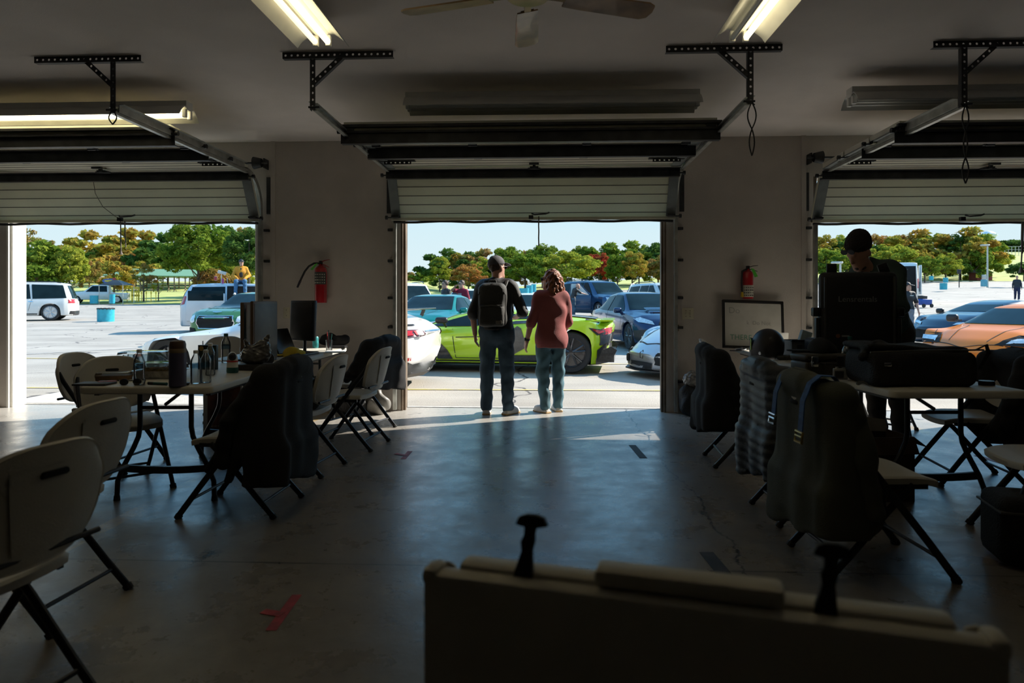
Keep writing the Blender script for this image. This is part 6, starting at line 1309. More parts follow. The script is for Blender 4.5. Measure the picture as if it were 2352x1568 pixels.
bottle(onT(519, 833), 'taller bottle with dark green cap behind the white container', .24, .036, M_capb); bottle(onT(641, 812), 'clear bottle standing between the framed board and the laptop', .22)
bottle(onT(1944, 852), 'front water bottle beside the small silver camera on the right table', .215); bottle(onT(1952, 843), 'dark green-capped bottle behind the one by the silver camera', .235, .034, M_capb)
t = thing('thermos', 'tall purple-grey insulated flask with brown lid on the left table', 'flask', onT(408, 887)); b = B(); r = .047
b.lathe([(.001, 0), (r, .003), (r * 1.02, .02), (r * 1.02, .185), (r * .98, .20)], 28); b.build('flask_body', M('purple_enamel', (.075, .070, .13), .45, nz=.2), t); b = B(); b.lathe([(r * .98, .20), (r, .204), (r, .222), (r * .97, .225)], 28); b.build('ring', M('tan_band', (.22, .16, .09), .5), t); b = B(); b.lathe([(r * .97, .225), (r * .98, .25), (r * .86, .268), (r * .5, .274), (.001, .274)], 28); b.build('lid', M('brown_lid', (.075, .045, .03), .5), t)
# foil tray with food and clear cover
M_foil = M('foil', (.62, .60, .56), .28, .9, nz=.25, ns=30, bump=.6, bs=60); M_food = M('pastry', (.36, .22, .08), .7, nz=.5, ns=40, bump=.8); M_clear = MGLASS('clear_lid', (.86, .93, .96), .10)
p = onT(370, 866); t = thing('foil_tray', 'foil tray of pastries under a clear lid on the left table', 'tray', p, .1)
b = B(); o = [(-.15, -.10), (.15, -.10), (.15, .10), (-.15, .10)]; rs = []
def rr(w_, d_, z, n=40, wv=0):
    out = []
    for k in range(n):
        a = 2 * pi * k / n; c, s = math.cos(a), math.sin(a); q = (abs(c) ** 5 + abs(s) ** 5) ** (-.2); g = 1 + (wv if k % 2 else 0); out.append((w_ * c * q * g, d_ * s * q * g, z))
    return out
b.rings([rr(.135, .09, .002), rr(.145, .10, .045, wv=.012), rr(.16, .115, .048), rr(.16, .115, .051), rr(.142, .097, .046, wv=.012), rr(.132, .087, .006)]); b.build('foil', M_foil, t)
sdf_obj('food', [ell((random.Random(k).uniform(-.1, .1), random.Random(k + 50).uniform(-.06, .06), .045), (.035, .028, .022), .004) for k in range(16)] + [rbox((0, 0, .025), (.125, .08, .02), .01, 0)], .006, M_food, t)
b = B(); b.rings([rr(.155, .11, .055), rr(.15, .105, .085), rr(.13, .09, .10), rr(.001, .001, .10)], cap=False); b.build('clear_lid', M_clear, t)
p = onT(330, 840); t = thing('food_container', 'tall clear food container behind the foil tray', 'container', (p.x, p.y, ZT + .06), .15); b = B(); b.rings([rr(.17, .12, .03), rr(.165, .115, .05), rr(.15, .10, .055), rr(.001, .001, .055)], cap=False); b.build('lid', M_clear, t); b = B(); b.box((0, .0, -.018), (.30, .02, .09)); b.box((.0, .08, -.018), (.30, .02, .09)); b.build('tray_wall', M_clear, t)
p = onT(262, 872); t = thing('cookie_box', 'low clear-lidded box of brown cookies at the left edge of the left table', 'box', p, .2); b = B(); b.rings([rr(.095, .065, 0), rr(.10, .07, .03)]); b.build('tray', M('kraft', (.26, .16, .08), .7, nz=.3, ns=20), t); b = B(); b.rings([rr(.102, .072, .03), rr(.095, .066, .05), rr(.001, .001, .05)], cap=False); b.build('lid', M_clear, t)
tag(B().box(onT(246, 880) + Vector((0, 0, .008)), (.10, .05, .016), Matrix.Rotation(.3, 4, 'Z'), .006).build('snack_packet', M('packet_red', (.30, .03, .03), .35, nz=.4, ns=20)), 'flat dark red snack packet on the near left corner of the left table', 'packet')
tag(B().box(onT(205, 884) + Vector((.02, .02, .006)), (.20, .13, .012), Matrix.Rotation(.06, 4, 'Z'), .004).build('folder', M('dark_folder', (.03, .025, .025), .6)), 'thin dark folder lying on the near left corner of the left table', 'folder')
p = onT(300, 884); t = thing('sunglasses', 'black sunglasses lying in front of the lone water bottle', 'sunglasses', p, .4); b = B(); [b.lathe([(.001, -.002), (.020, -.002), (.020, .002), (.001, .002)], 16, (x, 0, .019), 'y', sy=1.2) for x in (-.035, .035)]; b.build('lenses', M_black, t); b = B(); b.tube([(-.066, 0, .03), (-.07, .06, .022), (-.06, .12, .006)], .004, 6); b.tube([(.066, 0, .03), (.07, .06, .022), (.06, .12, .006)], .004, 6); b.cyl((-.012, 0, .026), (.012, 0, .026), .003); b.build('temples', M_black, t)
p = onT(365, 884); t = thing('marker_pen', 'teal and black marker pen lying left of the purple flask', 'pen', p, 1.3); b = B(); b.cyl((0, -.06, .009), (0, .04, .009), .009); b.build('barrel', M_capb, t); b = B(); b.cyl((0, .04, .009), (0, .08, .009), .0095); b.build('cap', M_black, t)
p = onT(428, 884); t = thing('car_key', 'dark key fob lying at the foot of the purple flask', 'key', p, .4); b = B(); b.box((0, 0, .008), (.035, .065, .015), None, .006); b.build('fob', M_black, t); b = B(); b.tube([(.014 * math.cos(k * .63), .045 + .014 * math.sin(k * .63), .006) for k in range(10)], .002, 5, closed=True); b.build('ring', M_chrome, t)
p = onT(478, 848); t = thing('display_card', 'black standing box with a gold round emblem behind the water bottles', 'box', p, -.15); b = B(); b.box((0, 0, .09), (.15, .03, .18), None, .003); b.build('carton', M('carton_black', (.012, .02, .016), .4), t); b = B(); b.lathe([(.001, -.0165), (.018, -.0165), (.018, -.014), (.001, -.014)], 20, (-.045, 0, .155), 'y'); b.build('emblem', M('gold_print', (.35, .24, .08), .5), t); b = B()
b.box((.028, -.0158, .155), (.075, .002, .020), None, 0); b.box((.01, -.0158, .12), (.09, .002, .006), None, 0); b.build('lettering', M('dim_green_print', (.03, .09, .05), .6), t)
p = onT(534, 856); t = thing('air_freshener', 'white rounded container with red band and dark green base on the left table', 'container', p, -.5); b = B(); b.lathe([(.001, 0), (.043, .002), (.046, .01), (.044, .04)], 28, sy=.8); b.build('base', M_capb, t); b = B(); b.lathe([(.044, .04), (.042, .08), (.038, .11), (.028, .135), (.012, .147), (.001, .149)], 28, sy=.8); b.build('shell', M('shell_white', (.66, .65, .60), .4), t); b = B(); b.lathe([(.0445, .078), (.0440, .088)], 28, sy=.8); b.f = b.f[:28]; b.mi = b.mi[:28]; b.build('red_band', M('band_red', (.5, .03, .03), .4), t)
sdf_obj('grille_cap', [ell((.018, -.014, .115), (.030, .024, .03), 0)], .004, M_black, t)
p = onT(592, 849); tag(B().box(p + Vector((0, 0, .022)), (.26, .16, .044), Matrix.Rotation(-.1, 4, 'Z'), .006).build('flat_case', M('flat_case', (.035, .03, .028), .6)), 'flat dark case under the plastic bag on the left table', 'case')
o = sdf_obj('plastic_bag', [ell((0, 0, .06), (.11, .075, .065), 0), ell((.05, .01, .11), (.06, .05, .06), .03), cone((.05, .01, .13), (.09, .02, .20), .03, .015, .03), cone((-.04, 0, .11), (-.07, -.01, .17), .025, .012, .03)], .006, M('bag_grey', (.085, .08, .075), .25, nz=.3, ns=30), None, lambda X, Y, Z: .006 * (np.sin(X * 90 + 3 * np.sin(Z * 70)) * np.sin(Y * 80 + Z * 60))); o.location = (p.x - .02, p.y, ZT + .044); tag(o, 'crumpled grey plastic bag on the flat dark case', 'plastic bag')
p = onT(615, 838); t = thing('tape_roll', 'black tape roll standing on the left table right of the plastic bag', 'tape', p, .3); b = B(); b.lathe([(.028, -.02), (.05, -.02), (.05, .02), (.028, .02), (.028, -.02)], 28, (0, 0, .05), 'y'); b.build('roll', M_black, t)
# monitors, board, laptop
def PXZ(px, py, zc): return unp(px, py, zc)
def slab(name, label, cat, pL, pR, zb, zt, th, mat, lean=0.0, stand=True, screen=None, rim=None):
    c = (pL + pR) / 2; d = pR - pL; rz = math.atan2(d.y, d.x); w_ = math.hypot(d.x, d.y); t = thing(name, label, cat, (c.x, c.y, ZT), rz)
    R = Matrix.Rotation(lean, 4, 'X'); h = zt - zb; T = Matrix.Translation((0, 0, zb - ZT)) @ R
    b = B(T); b.box((0, 0, h / 2), (w_, th, h), None, .008); b.build('housing', mat, t)
    b = B(T); b.box((0, -th / 2 - .001, h / 2), (w_ - .035, .004, h - .04), None, .001); b.build('panel', screen or mat, t)
    if stand: b = B(); b.box((0, .02, .008), (.22, .16, .014), None, .005); b.tube([(0, .03, .01), (0, .035, zb - ZT + .1)], .016, 8); b.build('stand', M_black, t)
    return t
zc1 = 6.0
slab('framed_board', 'dark brown framed board propped up on the left rear table', 'board', PXZ(578, 0, 5.55), PXZ(634, 0, 6.0), ZT + .005, 1.245, .03, M('board_frame', (.12, .07, .04), .5), 0.0, True, M('board_back', (.075, .062, .05), .5, nz=.2))
slab('monitor', 'narrow monitor seen edge-on left of the framed board', 'monitor', PXZ(556, 0, 5.6), PXZ(572, 0, 6.1), ZT + .005, 1.235, .03, M('board_frame'), 0.0, True, M('screen_teal', (.02, .10, .14), .15))
slab('monitor', 'black monitor standing against the wall left of the red extinguisher', 'monitor', PXZ(668, 0, 6.7), PXZ(722, 0, 6.55), ZT + .12, 1.25, .045, M_black, -.05, True, M('screen_off', (.035, .035, .037), .25, nz=.15))
p = onT(688, 815); t = thing('laptop', 'black laptop open on the left rear table', 'laptop', p, R_(84)); b = B(); b.box((0, 0, .012), (.34, .24, .02), None, .006); b.build('keyboard_base', M_black, t); b = B(Matrix.Translation((0, .12, .02)) @ Matrix.Rotation(R_(-22), 4, 'X')); b.box((0, 0, .12), (.34, .014, .24), None, .005); b.build('screen', M_black, t)
b = B(); b.lathe([(.001, 0), (.028, .001), (.033, .008), (.033, .112), (.027, .122), (.026, .124), (.001, .122)], 24, onT(725, 799)); tag(b.build('drink_can', M('can_teal', (.06, .36, .38), .3, .3, nz=.35, ns=25)), 'pale teal drink can on the left rear table', 'can')
p = onT(674, 818); t = thing('cap', 'yellow baseball cap lying on the left table', 'cap', p, R_(95)); M_ycap = jersey('yellow_cloth', (.55, .40, .02), .8); sdf_obj('crown', [ell((0, 0, .01), (.085, .10, .075), 0), plane((0, 0, .003), (0, 0, -1))], .008, M_ycap, t, wob(.008, 30, 4)); sdf_obj('brim', [ell((0, .14, .012), (.075, .09, .008), 0)], .006, M_ycap, t)
o = sdf_obj('jacket_heap', [ell((0, 0, .05), (.20, .12, .075), 0), ell((-.1, .02, .09), (.10, .08, .06), .05), ell((.12, 0, .08), (.09, .08, .05), .05)], .010, M_coat, None, wob(.018, 30, 9)); o.scale = (.8, .65, .85); o.location = AT(768, 7.40, ZT + .02); tag(o, 'heap of black clothing on the rear left table against the wall', 'clothing')
p = onT(756, 805); t = thing('pen_glass', 'clear glass holding pens on the left rear table', 'glass', p); b = B(); b.lathe([(.001, 0), (.03, 0), (.036, .11), (.034, .11), (.028, .004), (.001, .004)], 24); b.build('glass', M_water, t)
for k, (dx, dy, mt) in enumerate(((.012, .01, M_capb), (-.012, 0, M('pen_red', (.4, .03, .03), .4)), (.0, -.012, M_black))): b = B(); b.cyl((dx * .5, dy * .5, .006), (dx * 1.8, dy * 1.8, .17 + .02 * k), .004, n=8); b.build('pen', mt, t)
tag(B().box(onT(770, 808) + Vector((0, 0, .003)), (.19, .28, .006), Matrix.Rotation(.2, 4, 'Z')).build('paper', M('paper_white', (.78, .77, .74), .8)), 'white paper sheets at the wall end of the left rear table', 'paper')
tag(B().box(AT(778, 7.22, ZT + .012), (.16, .12, .024), Matrix.Rotation(.05, 4, 'Z'), .004).build('clipboard', M_black), 'dark flat folder behind the white paper on the left rear table', 'folder')
p = onT(445 + 145, 822); b = B(); b.lathe([(.001, 0), (.04, 0), (.045, .05), (.04, .05), (.036, .005), (.001, .005)], 24, onT(618, 812)); tag(b.build('green_cup', M('cup_green', (.03, .25, .08), .4)), 'green cup behind the cables on the left rear table', 'cup')
def cable(px0, py0, px1, py1, n, seed, label, r=.004, mat=None):
    rg = random.Random(seed); a, c = onT(px0, py0), onT(px1, py1); b = B(); pts = []
    for i in range(n): f = i / (n - 1); p = a.lerp(c, f); pts.append(p + Vector((rg.uniform(-.07, .07), rg.uniform(-.05, .05), .006 + rg.uniform(0, .03))))
    sm_ = []
    for i in range(n - 1):
        for q in range(5):
            f = q / 5; p0, p1, p2, p3 = pts[max(0, i - 1)], pts[i], pts[i + 1], pts[min(n - 1, i + 2)]
            sm_.append(.5 * ((2 * p1) + (p2 - p0) * f + (2 * p0 - 5 * p1 + 4 * p2 - p3) * f * f + (3 * p1 - p0 - 3 * p2 + p3) * f ** 3))
    b.tube(sm_, r, 6); return tag(b.build('cable', mat or M_black), label, 'cable')
cable(610, 818, 700, 812, 9, 3, 'black cable tangled in front of the laptop on the left rear table'); cable(600, 826, 650, 815, 7, 5, 'pale cable curling behind the plastic bag', .0035, M('cable_grey', (.4, .38, .34), .5)); cable(1688, 808, 1735, 800, 14, 8, 'tangle of black cables below the whiteboard', .005)
# under the left tables
pA, pB = G(475, 1005), G(548, 1000); t = thing('poster_board', 'dark poster with orange shapes leaning under the left table', 'poster', (pA + pB) / 2, math.atan2((pB - pA).y, (pB - pA).x)); w_ = (pB - pA).length + .06
b = B(Matrix.Rotation(-.10, 4, 'X')); b.box((0, 0, .29), (w_, .02, .57), None, .004); b.build('backing', M('poster_edge', (.42, .40, .37), .6), t); b = B(Matrix.Rotation(-.10, 4, 'X')); b.box((.01, -.012, .30), (w_ - .05, .005, .52)); pp = b.build('print', M('poster_print', (.16, .055, .03), .5, col2=(.012, .014, .022), ns=6), t)
b = B(); [b.box((x, -.0165, .10), (.022, .002, .014), None) for x in [-.09 + i * .03 for i in range(7)]]; o = b.build('lettering', M('poster_text', (.2, .15, .10), .6), t); o.rotation_euler = (-.10, 0, 0)
o = sdf_obj('rucksack', [rbox((0, 0, .17), (.15, .12, .17), .07, 0), ell((.05, -.1, .12), (.09, .05, .09), .03)], .011, M('rucksack_black', (.018, .018, .018), .7, bump=.4), None, wob(.014, 22, 4)); q = G(858, 950); o.location = (q.x - .22, 7.40, 0); tag(o, 'dark rucksack on the floor against the wall left of the middle doorway', 'bag')
o = sdf_obj('plastic_bag', [ell((0, 0, .11), (.14, .11, .12), 0), cone((0, 0, .2), (.03, 0, .30), .05, .02, .05)], .009, M('bag_white', (.26, .25, .23), .4, nz=.3), None, wob(.02, 28, 6)); q = G(875, 945); o.location = (q.x, 7.45, 0); tag(o, 'pale crumpled bag beside the rucksack at the left jamb of the middle doorway', 'bag')
# right side
t = thing('whiteboard', 'framed whiteboard with handwriting leaning against the right wall on the table', 'whiteboard', (2.26, 7.50, ZT), R_(-1)); T = Matrix.Rotation(R_(-11), 4, 'X') @ Matrix.Rotation(R_(2), 4, 'Y')
b = B(T); b.box((0, 0, .25), (.60, .014, .47)); b.build('board', M('board_white', (.60, .585, .54), .35, nz=.05), t)
b = B(T); [b.box((x, 0, .25), (.028, .028, .53), None, .004) for x in (-.314, .314)]; [b.box((0, 0, z), (.65, .028, .028), None, .004) for z in (-.0, .505)]; b.build('frame', M_black, t)
b = B(T); text_mesh(b, 'Do', .095, (-.26, -.009, .37), (1, 0, 0), (0, 0, 1), .001); text_mesh(b, 'k  Do Not', .06, (-.07, -.009, .25), (1, 0, 0), (0, 0, 1), .001); b.build('grey_writing', M('marker_grey', (.40, .40, .38), .6), t)
b = B(T); text_mesh(b, 'THERE  IS', .08, (-.25, -.009, .08), (1, 0, 0), (0, 0, 1), .001); b.build('green_writing', M('marker_green', (.16, .36, .26), .6), t)
p = onT(1764, 824); t = thing('helmet', 'matte dark motor racing helmet on the right rear table', 'helmet', p, R_(30)); M_helm = M('helmet_matte', (.028, .024, .024), .45, nz=.2); hb = [ell((0, 0, .135), (.118, .145, .130), 0), rbox((0, .02, .07), (.108, .125, .068), .06, .04), ell((0, .155, .095), (.06, .03, .06), 0, 's')]
sdf_obj('shell', hb, .008, M_helm, t)
for s in (-1, 1): b = B(); b.lathe([(.001, -.004), (.014, -.004), (.014, .004), (.001, .004)], 16, (s * .118, -.02, .055), 'x'); b.build('visor_screw', M_chrome, t)
b = B()
b.grid(lambda u, v: (.128 * math.sin((u - .5) * 2.2), .02 + .142 * math.cos((u - .5) * 2.2), .075 + .10 * v), 16, 4); b.build('visor', M('visor_blue', (.03, .10, .14), .1, coat=1), t)
p = onT(1800, 803); t = thing('paper_stack', 'stack of white envelopes standing behind the helmet', 'papers', p, .2); [B().box((.03 * k - .05, .01 * k, .075 + .006 * k), (.10, .012, .15 + .012 * k), Matrix.Rotation(.12 * k - .2, 4, 'Y')).build('envelope', M('paper_white'), t) for k in range(3)]
p = onT(1842, 822); t = thing('open_crate', 'grey and black open tool crate between the helmet and the big black case', 'crate', p, R_(8)); b = B()
w2, d2, h2 = .15, .12, .16; [b.box((s * w2, 0, h2 / 2), (.012, 2 * d2, h2)) for s in (-1, 1)]; [b.box((0, s * d2, h2 / 2), (2 * w2, .012, h2)) for s in (-1, 1)]; b.box((0, 0, .006), (2 * w2, 2 * d2, .012)); b.build('walls', M('crate_grey', (.10, .11, .12), .5), t)
b = B(); [b.box((x, -d2 - .008, .08), (.045, .012, .09), None, .004) for x in (-.09, .0, .09)]; b.box((0, -d2 - .006, h2), (2 * w2 + .03, .03, .02), None, .004); b.build('front_ribs', M_black, t); b = B(); b.box((.04, .02, .19), (.10, .05, .10), Matrix.Rotation(.3, 4, 'Y'), .01); b.build('tissue', M('tissue_blue', (.45, .58, .64), .7), t)
M_case = M('case_black', (.010, .010, .011), .5, nz=.2, bump=.15)
p = AT(1966, 5.45, ZT); t = thing('camera_case', 'big black hard case with its lid raised and grey lettering on the right table', 'case', p, R_(-6)); W_c, H_c = .285, .70
b = B(); b.box((0, .20, .10), (2 * W_c, .40, .20), None, .03); b.build('case_base', M_case, t)
b = B(); b.box((0, -.03, .06 + H_c / 2 - .03), (2 * W_c, .09, H_c), None, .045); ld = b.build('lid', M_case, t)
for s in (-1, 1): B().box((s * (W_c - .035), -.078, .40), (.016, .014, .58), None, .005).build('lid_rib', M('case_rib', (.05, .05, .05), .35), ld)
for x, z, r_ in ((-.18, .755, 0), (.20, .755, -.35)): b = B(); b.box((x, .0, z), (.075, .02, .085), Matrix.Rotation(r_, 4, 'Y'), .006); b.box((x, -.015, z - .05), (.09, .05, .03), None, .006); b.build('latch', M_case, t)
for s in (-1, 1): b = B(); b.box((s * (W_c + .02), -.03, .42), (.06, .07, .07), None, .012); b.box((s * (W_c + .01), -.03, .25), (.035, .06, .25), None, .01); b.build('side_latch', M_case, t)
b = B(); text_mesh(b, 'Lensrentals', .062, (-.155, -.0765, .50), (1, 0, 0), (0, 0, 1), .002); b.build('lettering', M('lettering_grey', (.20, .20, .20), .6), t)
b = B(); b.lathe([(.001, -.079), (.016, -.079), (.016, -.074), (.001, -.074)], 18, (-.155, 0, .235), 'y'); b.build('round_badge', M('badge_rust', (.17, .06, .025), .5), t); b = B(); b.box((-.10, -.0765, .235), (.055, .003, .012)); b.build('badge_text', M('lettering_grey'), t)
p = onT(1880, 860); t = thing('hard_case', 'small grey latched hard case in front of the big black case', 'case', p, R_(12)); b = B(); b.box((0, 0, .05), (.31, .20, .10), None, .02); b.build('case_base', M('case_grey', (.055, .05, .042), .5), t); b = B(); b.box((0, 0, .125), (.315, .205, .05), None, .02); b.build('lid', M('case_grey'), t); 
for x in (-.10, .09): b = B(); b.box((x, -.106, .10), (.05, .02, .07), None, .006); b.build('latch', M_chrome if x < 0 else M_black, t)
b = B(); b.tube([(-.05, -.10, .09), (-.045, -.14, .085), (.04, -.14, .085), (.045, -.10, .09)], .009, 8); b.build('handle', M_black, t)
t = thing('cap', 'black baseball cap on top of the small grey hard case', 'cap', p + Vector((.03, .02, .151)), R_(70)); sdf_obj('crown', [ell((0, 0, .0), (.085, .095, .10), 0), plane((0, 0, .003), (0, 0, -1))], .008, M_coat, t, wob(.006, 30, 4)); sdf_obj('brim', [ell((0, .14, .010), (.075, .09, .008), 0)], .006, M_coat, t)
p = onT(1930, 873); t = thing('camera', 'small silver and black compact camera on the edge of the right table', 'camera', p, R_(-12)); b = B(); b.box((0, 0, .040), (.085, .03, .070), None, .005); b.build('camera_body', M_chrome if False else M('camera_silver', (.36, .36, .35), .35, .6), t); b = B(); b.box((-.008, -.0155, .038), (.052, .004, .044), None, .002); b.build('screen', M('screen_off'), t); b = B(); b.cyl((-.02, 0, .075), (-.02, 0, .084), .009); b.cyl((.02, 0, .075), (.02, 0, .083), .011); b.build('dials', M('camera_silver'), t); b = B(); b.lathe([(.001, .015), (.022, .015), (.022, .04), (.001, .04)], 20, (.0, 0, .04), 'y'); b.build('lens', M_black, t)
p = onT(2128, 890); t = thing('camera_bag', 'long black soft camera bag lying on the near end of the right table', 'bag', p + Vector((0, .2, 0)), R_(2)); M_cbag = M('bag_black', (.009, .009, .010), .75, bump=.5, bs=120)
sdf_obj('bag_body', [rbox((0, 0, .105), (.31, .19, .105), .05, 0), rbox((-.20, -.17, .10), (.10, .03, .07), .02, .03)], .011, M_cbag, t, wob(.006, 16, 3)); sdf_obj('flap', [rbox((-.02, .02, .222), (.30, .17, .018), .015, 0, R=Matrix.Rotation(.05, 4, 'Y')), cone((-.33, -.10, .17), (-.20, -.05, .235), .03, .035, .04)], .009, M_cbag, t, wob(.008, 14, 5)); b = B(); b.tube([(-.33, -.192, .205), (0, -.198, .218), (.33, -.192, .22)], .006, 6); b.build('zip', M('zip_dark'), t); b = B(); b.box((-.235, -.205, .135), (.045, .014, .025), None, .006); b.build('clip', M_chrome, t)
b = B(); b.tube([(.30, -.17, .22), (.34, -.20, .25), (.38, -.16, .20), (.37, -.10, .10)], .012, 8, flat=(1, .4)); b.build('strap', M_cbag, t)
p = onT(2000, 870); b = B(); b.lathe([(.001, 0), (.035, 0), (.036, .03), (.033, .034), (.033, .055), (.028, .058), (.001, .05)], 24, p); tag(b.build('lens', M_black), 'short black camera lens standing left of the soft camera bag', 'lens')
p = onT(1984, 884); t = thing('wrist_watch', 'watch with shiny strap lying left of the soft camera bag', 'watch', p, .3); b = B(); b.tube([(.045 * math.cos(k * .45), .02 * math.sin(k * .45), .012 + .010 * math.sin(k * .9)) for k in range(14)], .008, 6, closed=True, flat=(1, .4)); b.build('strap', M('camera_silver'), t)
p = onT(2266, 884); b = B(); b.lathe([(.001, 0), (.042, 0), (.044, .012), (.040, .026), (.001, .028)], 28, p); tag(b.build('camera_filter', M_black), 'round black lens cap at the right end of the right table', 'lens cap')
p = onT(1975, 850); o = sdf_obj('camera_strap', [cone((-.10, -.02, .03), (.0, .02, .05), .025, .035, 0), cone((0, .02, .05), (.10, .06, .10), .035, .03, .02)], .008, M_cbag, None, wob(.01, 30, 3)); o.location = p; tag(o, 'bunched black strap between the water bottle and the soft camera bag', 'strap')
p = onT(1778, 826); b = B(); b.box((0, 0, .02), (.14, .09, .04), None, .012); o = b.build('pouch', M('pouch', (.05, .05, .045), .5, nz=.4, ns=30)); o.location = onT(1800, 826); tag(o, 'small crumpled pouch right of the helmet', 'pouch')
t = thing('cardboard_box', 'open cardboard box on the floor under the right table with a raised white flap', 'box', G(2035, 1150) + Vector((0, .12, 0)), R_(8)); M_card = M('cardboard', (.085, .055, .035), .8, nz=.2); M_flap = M('flap_white', (.50, .48, .44), .7)
b = B(); w2, d2, h2 = .155, .14, .40; [b.box((s * w2, 0, h2 / 2), (.008, 2 * d2, h2)) for s in (-1, 1)]; [b.box((0, s * d2, h2 / 2), (2 * w2, .008, h2)) for s in (-1, 1)]; b.box((0, 0, .004), (2 * w2, 2 * d2, .008)); b.build('carton', M_card, t)
b = B(); b.prism([(-.155, 0), (.17, -.02), (.155, .06), (-.165, .11)], .006, (0, .14, h2), (1, 0, 0), (0, .25, .97)); b.build('flap', M_flap, t); b = B(); b.prism([(-.155, 0), (.155, 0), (.14, .12), (-.14, .12)], .006, (0, -.14, h2), (1, 0, 0), (0, -.6, -.75)); b.build('flap', M_card, t); b = B(); b.prism([(-.14, 0), (.14, 0), (.13, .12), (-.12, .13)], .006, (.155, 0, h2), (0, 1, 0), (.75, 0, -.5)); b.build('flap', M_card, t)
q = G(2310, 1290); t = thing('equipment_case', 'black equipment case on the floor at the right edge below the cut-off chair', 'case', (q.x + .17, q.y - .01, 0), R_(-12)); b = B(); b.box((0, 0, .17), (.46, .28, .32), None, .05); b.build('case_body', M('bag_black'), t); b = B(); b.tube([(-.1, -.02, .32), (-.09, -.02, .36), (.09, -.02, .36), (.1, -.02, .32)], .012, 8); b.build('handle', M_black, t); b = B(); b.box((0, 0, .262), (.468, .288, .012), None, .004); b.build('rim', M('zip_dark'), t)
o = sdf_obj('duffel_bag', [rbox((0, 0, .16), (.12, .12, .16), .08, 0), ell((.02, -.05, .08), (.11, .09, .09), .03)], .010, M('rucksack_black'), None, wob(.015, 22, 7)); o.location = (1.60, 7.52, 0); tag(o, 'black bag on the floor right of the middle doorway', 'bag')
o = sdf_obj('plastic_bag', [ell((0, 0, .07), (.09, .08, .08), 0), ell((.01, 0, .12), (.05, .05, .05), .03)], .007, M('bag_clear', (.30, .29, .27), .2, .2, nz=.4, ns=30), None, lambda X, Y, Z: .009 * np.sin(X * 95 + 2 * np.sin(Z * 60)) * np.sin(Y * 90 + Z * 70)); o.location = (1.60, 7.52, .315); tag(o, 'shiny crumpled plastic bag on top of the black bag right of the middle doorway', 'plastic bag')
# ======================= on the walls =======================
M_exr = M('extinguisher_red', (.42, .012, .02), .3, nz=.08, coat=.6); M_lbl = M('label_cream', (.55, .53, .45), .6)
def extinguisher(x, zb, zt, label, hose, rz):
    t = thing('fire_extinguisher', label, 'fire extinguisher', (x, 7.60, zb), rz); r = .068 if hose else .058; h = (zt - zb) * .80
    b = B(); b.lathe([(.001, 0), (r * .96, .0), (r, .012), (r, h * .86), (r * .9, h * .94), (r * .5, h), (.022, h * 1.02), (.022, h * 1.06)], 28); b.build('cylinder', M_exr, t)
    b = B(); z0, z1 = (h * .50, h * .84) if hose else (h * .06, h * .48)
    b.grid(lambda u, v: (r * 1.012 * math.sin((u - .5) * 2.6), -r * 1.012 * math.cos((u - .5) * 2.6), z0 + (z1 - z0) * v), 16, 2); lb = b.build('label_panel', M('label_dark', (.06, .06, .055), .6) if hose else M_lbl, t)
    b = B(); rg = random.Random(int(x * 10) + 50)
    for k in range(4):
        for q in range(6):
            a = -.9 + q * .36; zz = z0 + (z1 - z0) * (.14 + k * .22); w2 = rg.uniform(.008, .018)
            c = Vector((r * 1.02 * math.sin(a), -r * 1.02 * math.cos(a), zz)); b.box(c, (w2, .002, rg.uniform(.006, .016)), Matrix.Rotation(a, 4, 'Z'))
    b.build('label_print', M_lbl if hose else M('label_ink', (.05, .05, .05), .6), lb)
    b = B(); b.box((0, 0, h * 1.09), (.035, .04, .05), None, .006); b.build('valve', M_black, t)
    b = B(); b.tube([(-.01, 0, h * 1.10), (.05, -.01, h * 1.16), (.105, -.01, h * 1.18)], [.010, .009, .006], 6, flat=(1.2, .5)); b.tube([(.0, 0, h * 1.06), (.05, -.01, h * 1.03), (.10, -.01, h * .97)], [.009, .009, .006], 6, flat=(1.2, .5)); b.build('lever', M_exr if hose else M_black, t)
    if hose: b = B(); b.tube([(-.01, -.01, h * 1.08), (-.07, -.02, h * 1.08), (-.13, -.02, h * 1.0), (-.18, -.01, h * .86), (-.225, 0, h * .66), (-.235, 0, h * .60)], .011, 10); ho = b.build('hose', M_black, t); b = B(); b.cyl((-.236, 0, h * .60), (-.27, .0, h * .42), .014, .011, 10); b.build('nozzle', M('nozzle', (.03, .03, .045), .4), ho)
    else: b = B(); b.tube([(-.02, -.02, h * 1.05), (-.07, -.03, h * .98), (-.075, -.03, h * .6), (-.07, -.03, h * .22)], .010, 10); ho = b.build('hose', M_black, t); b = B(); b.cyl((-.07, -.03, h * .24), (-.07, -.03, h * .06), .012, .017, 10); b.build('nozzle', M('nozzle_yellow', (.6, .42, .03), .4), ho)
    b = B(); b.prism([(0, 0), (.035, -.01), (.075, -.09), (.04, -.10)] if not hose else [(0, 0), (-.03, -.01), (-.085, -.07), (-.06, -.08)], .003, (.02 if not hose else -.02, -.045, h * 1.08), (1, 0, 0), (0, 0, 1)); b.build('inspection_tag', M('tag_green', (.10, .55, .06), .5), t)
    b = B(); b.box((0, .072, h * .6), (.05, .03, h * .8)); b.build('wall_hook', M_dsteel, t)
extinguisher(-2.52, 1.225, 1.74, 'red fire extinguisher with long hose on the wall left of the middle door', True, 0)
extinguisher(2.23, 1.27, 1.655, 'smaller red fire extinguisher with green tag on the wall right of the middle door', False, 0)
M_plate = M('ivory_plate', (.62, .58, .44), .4, nz=.03)
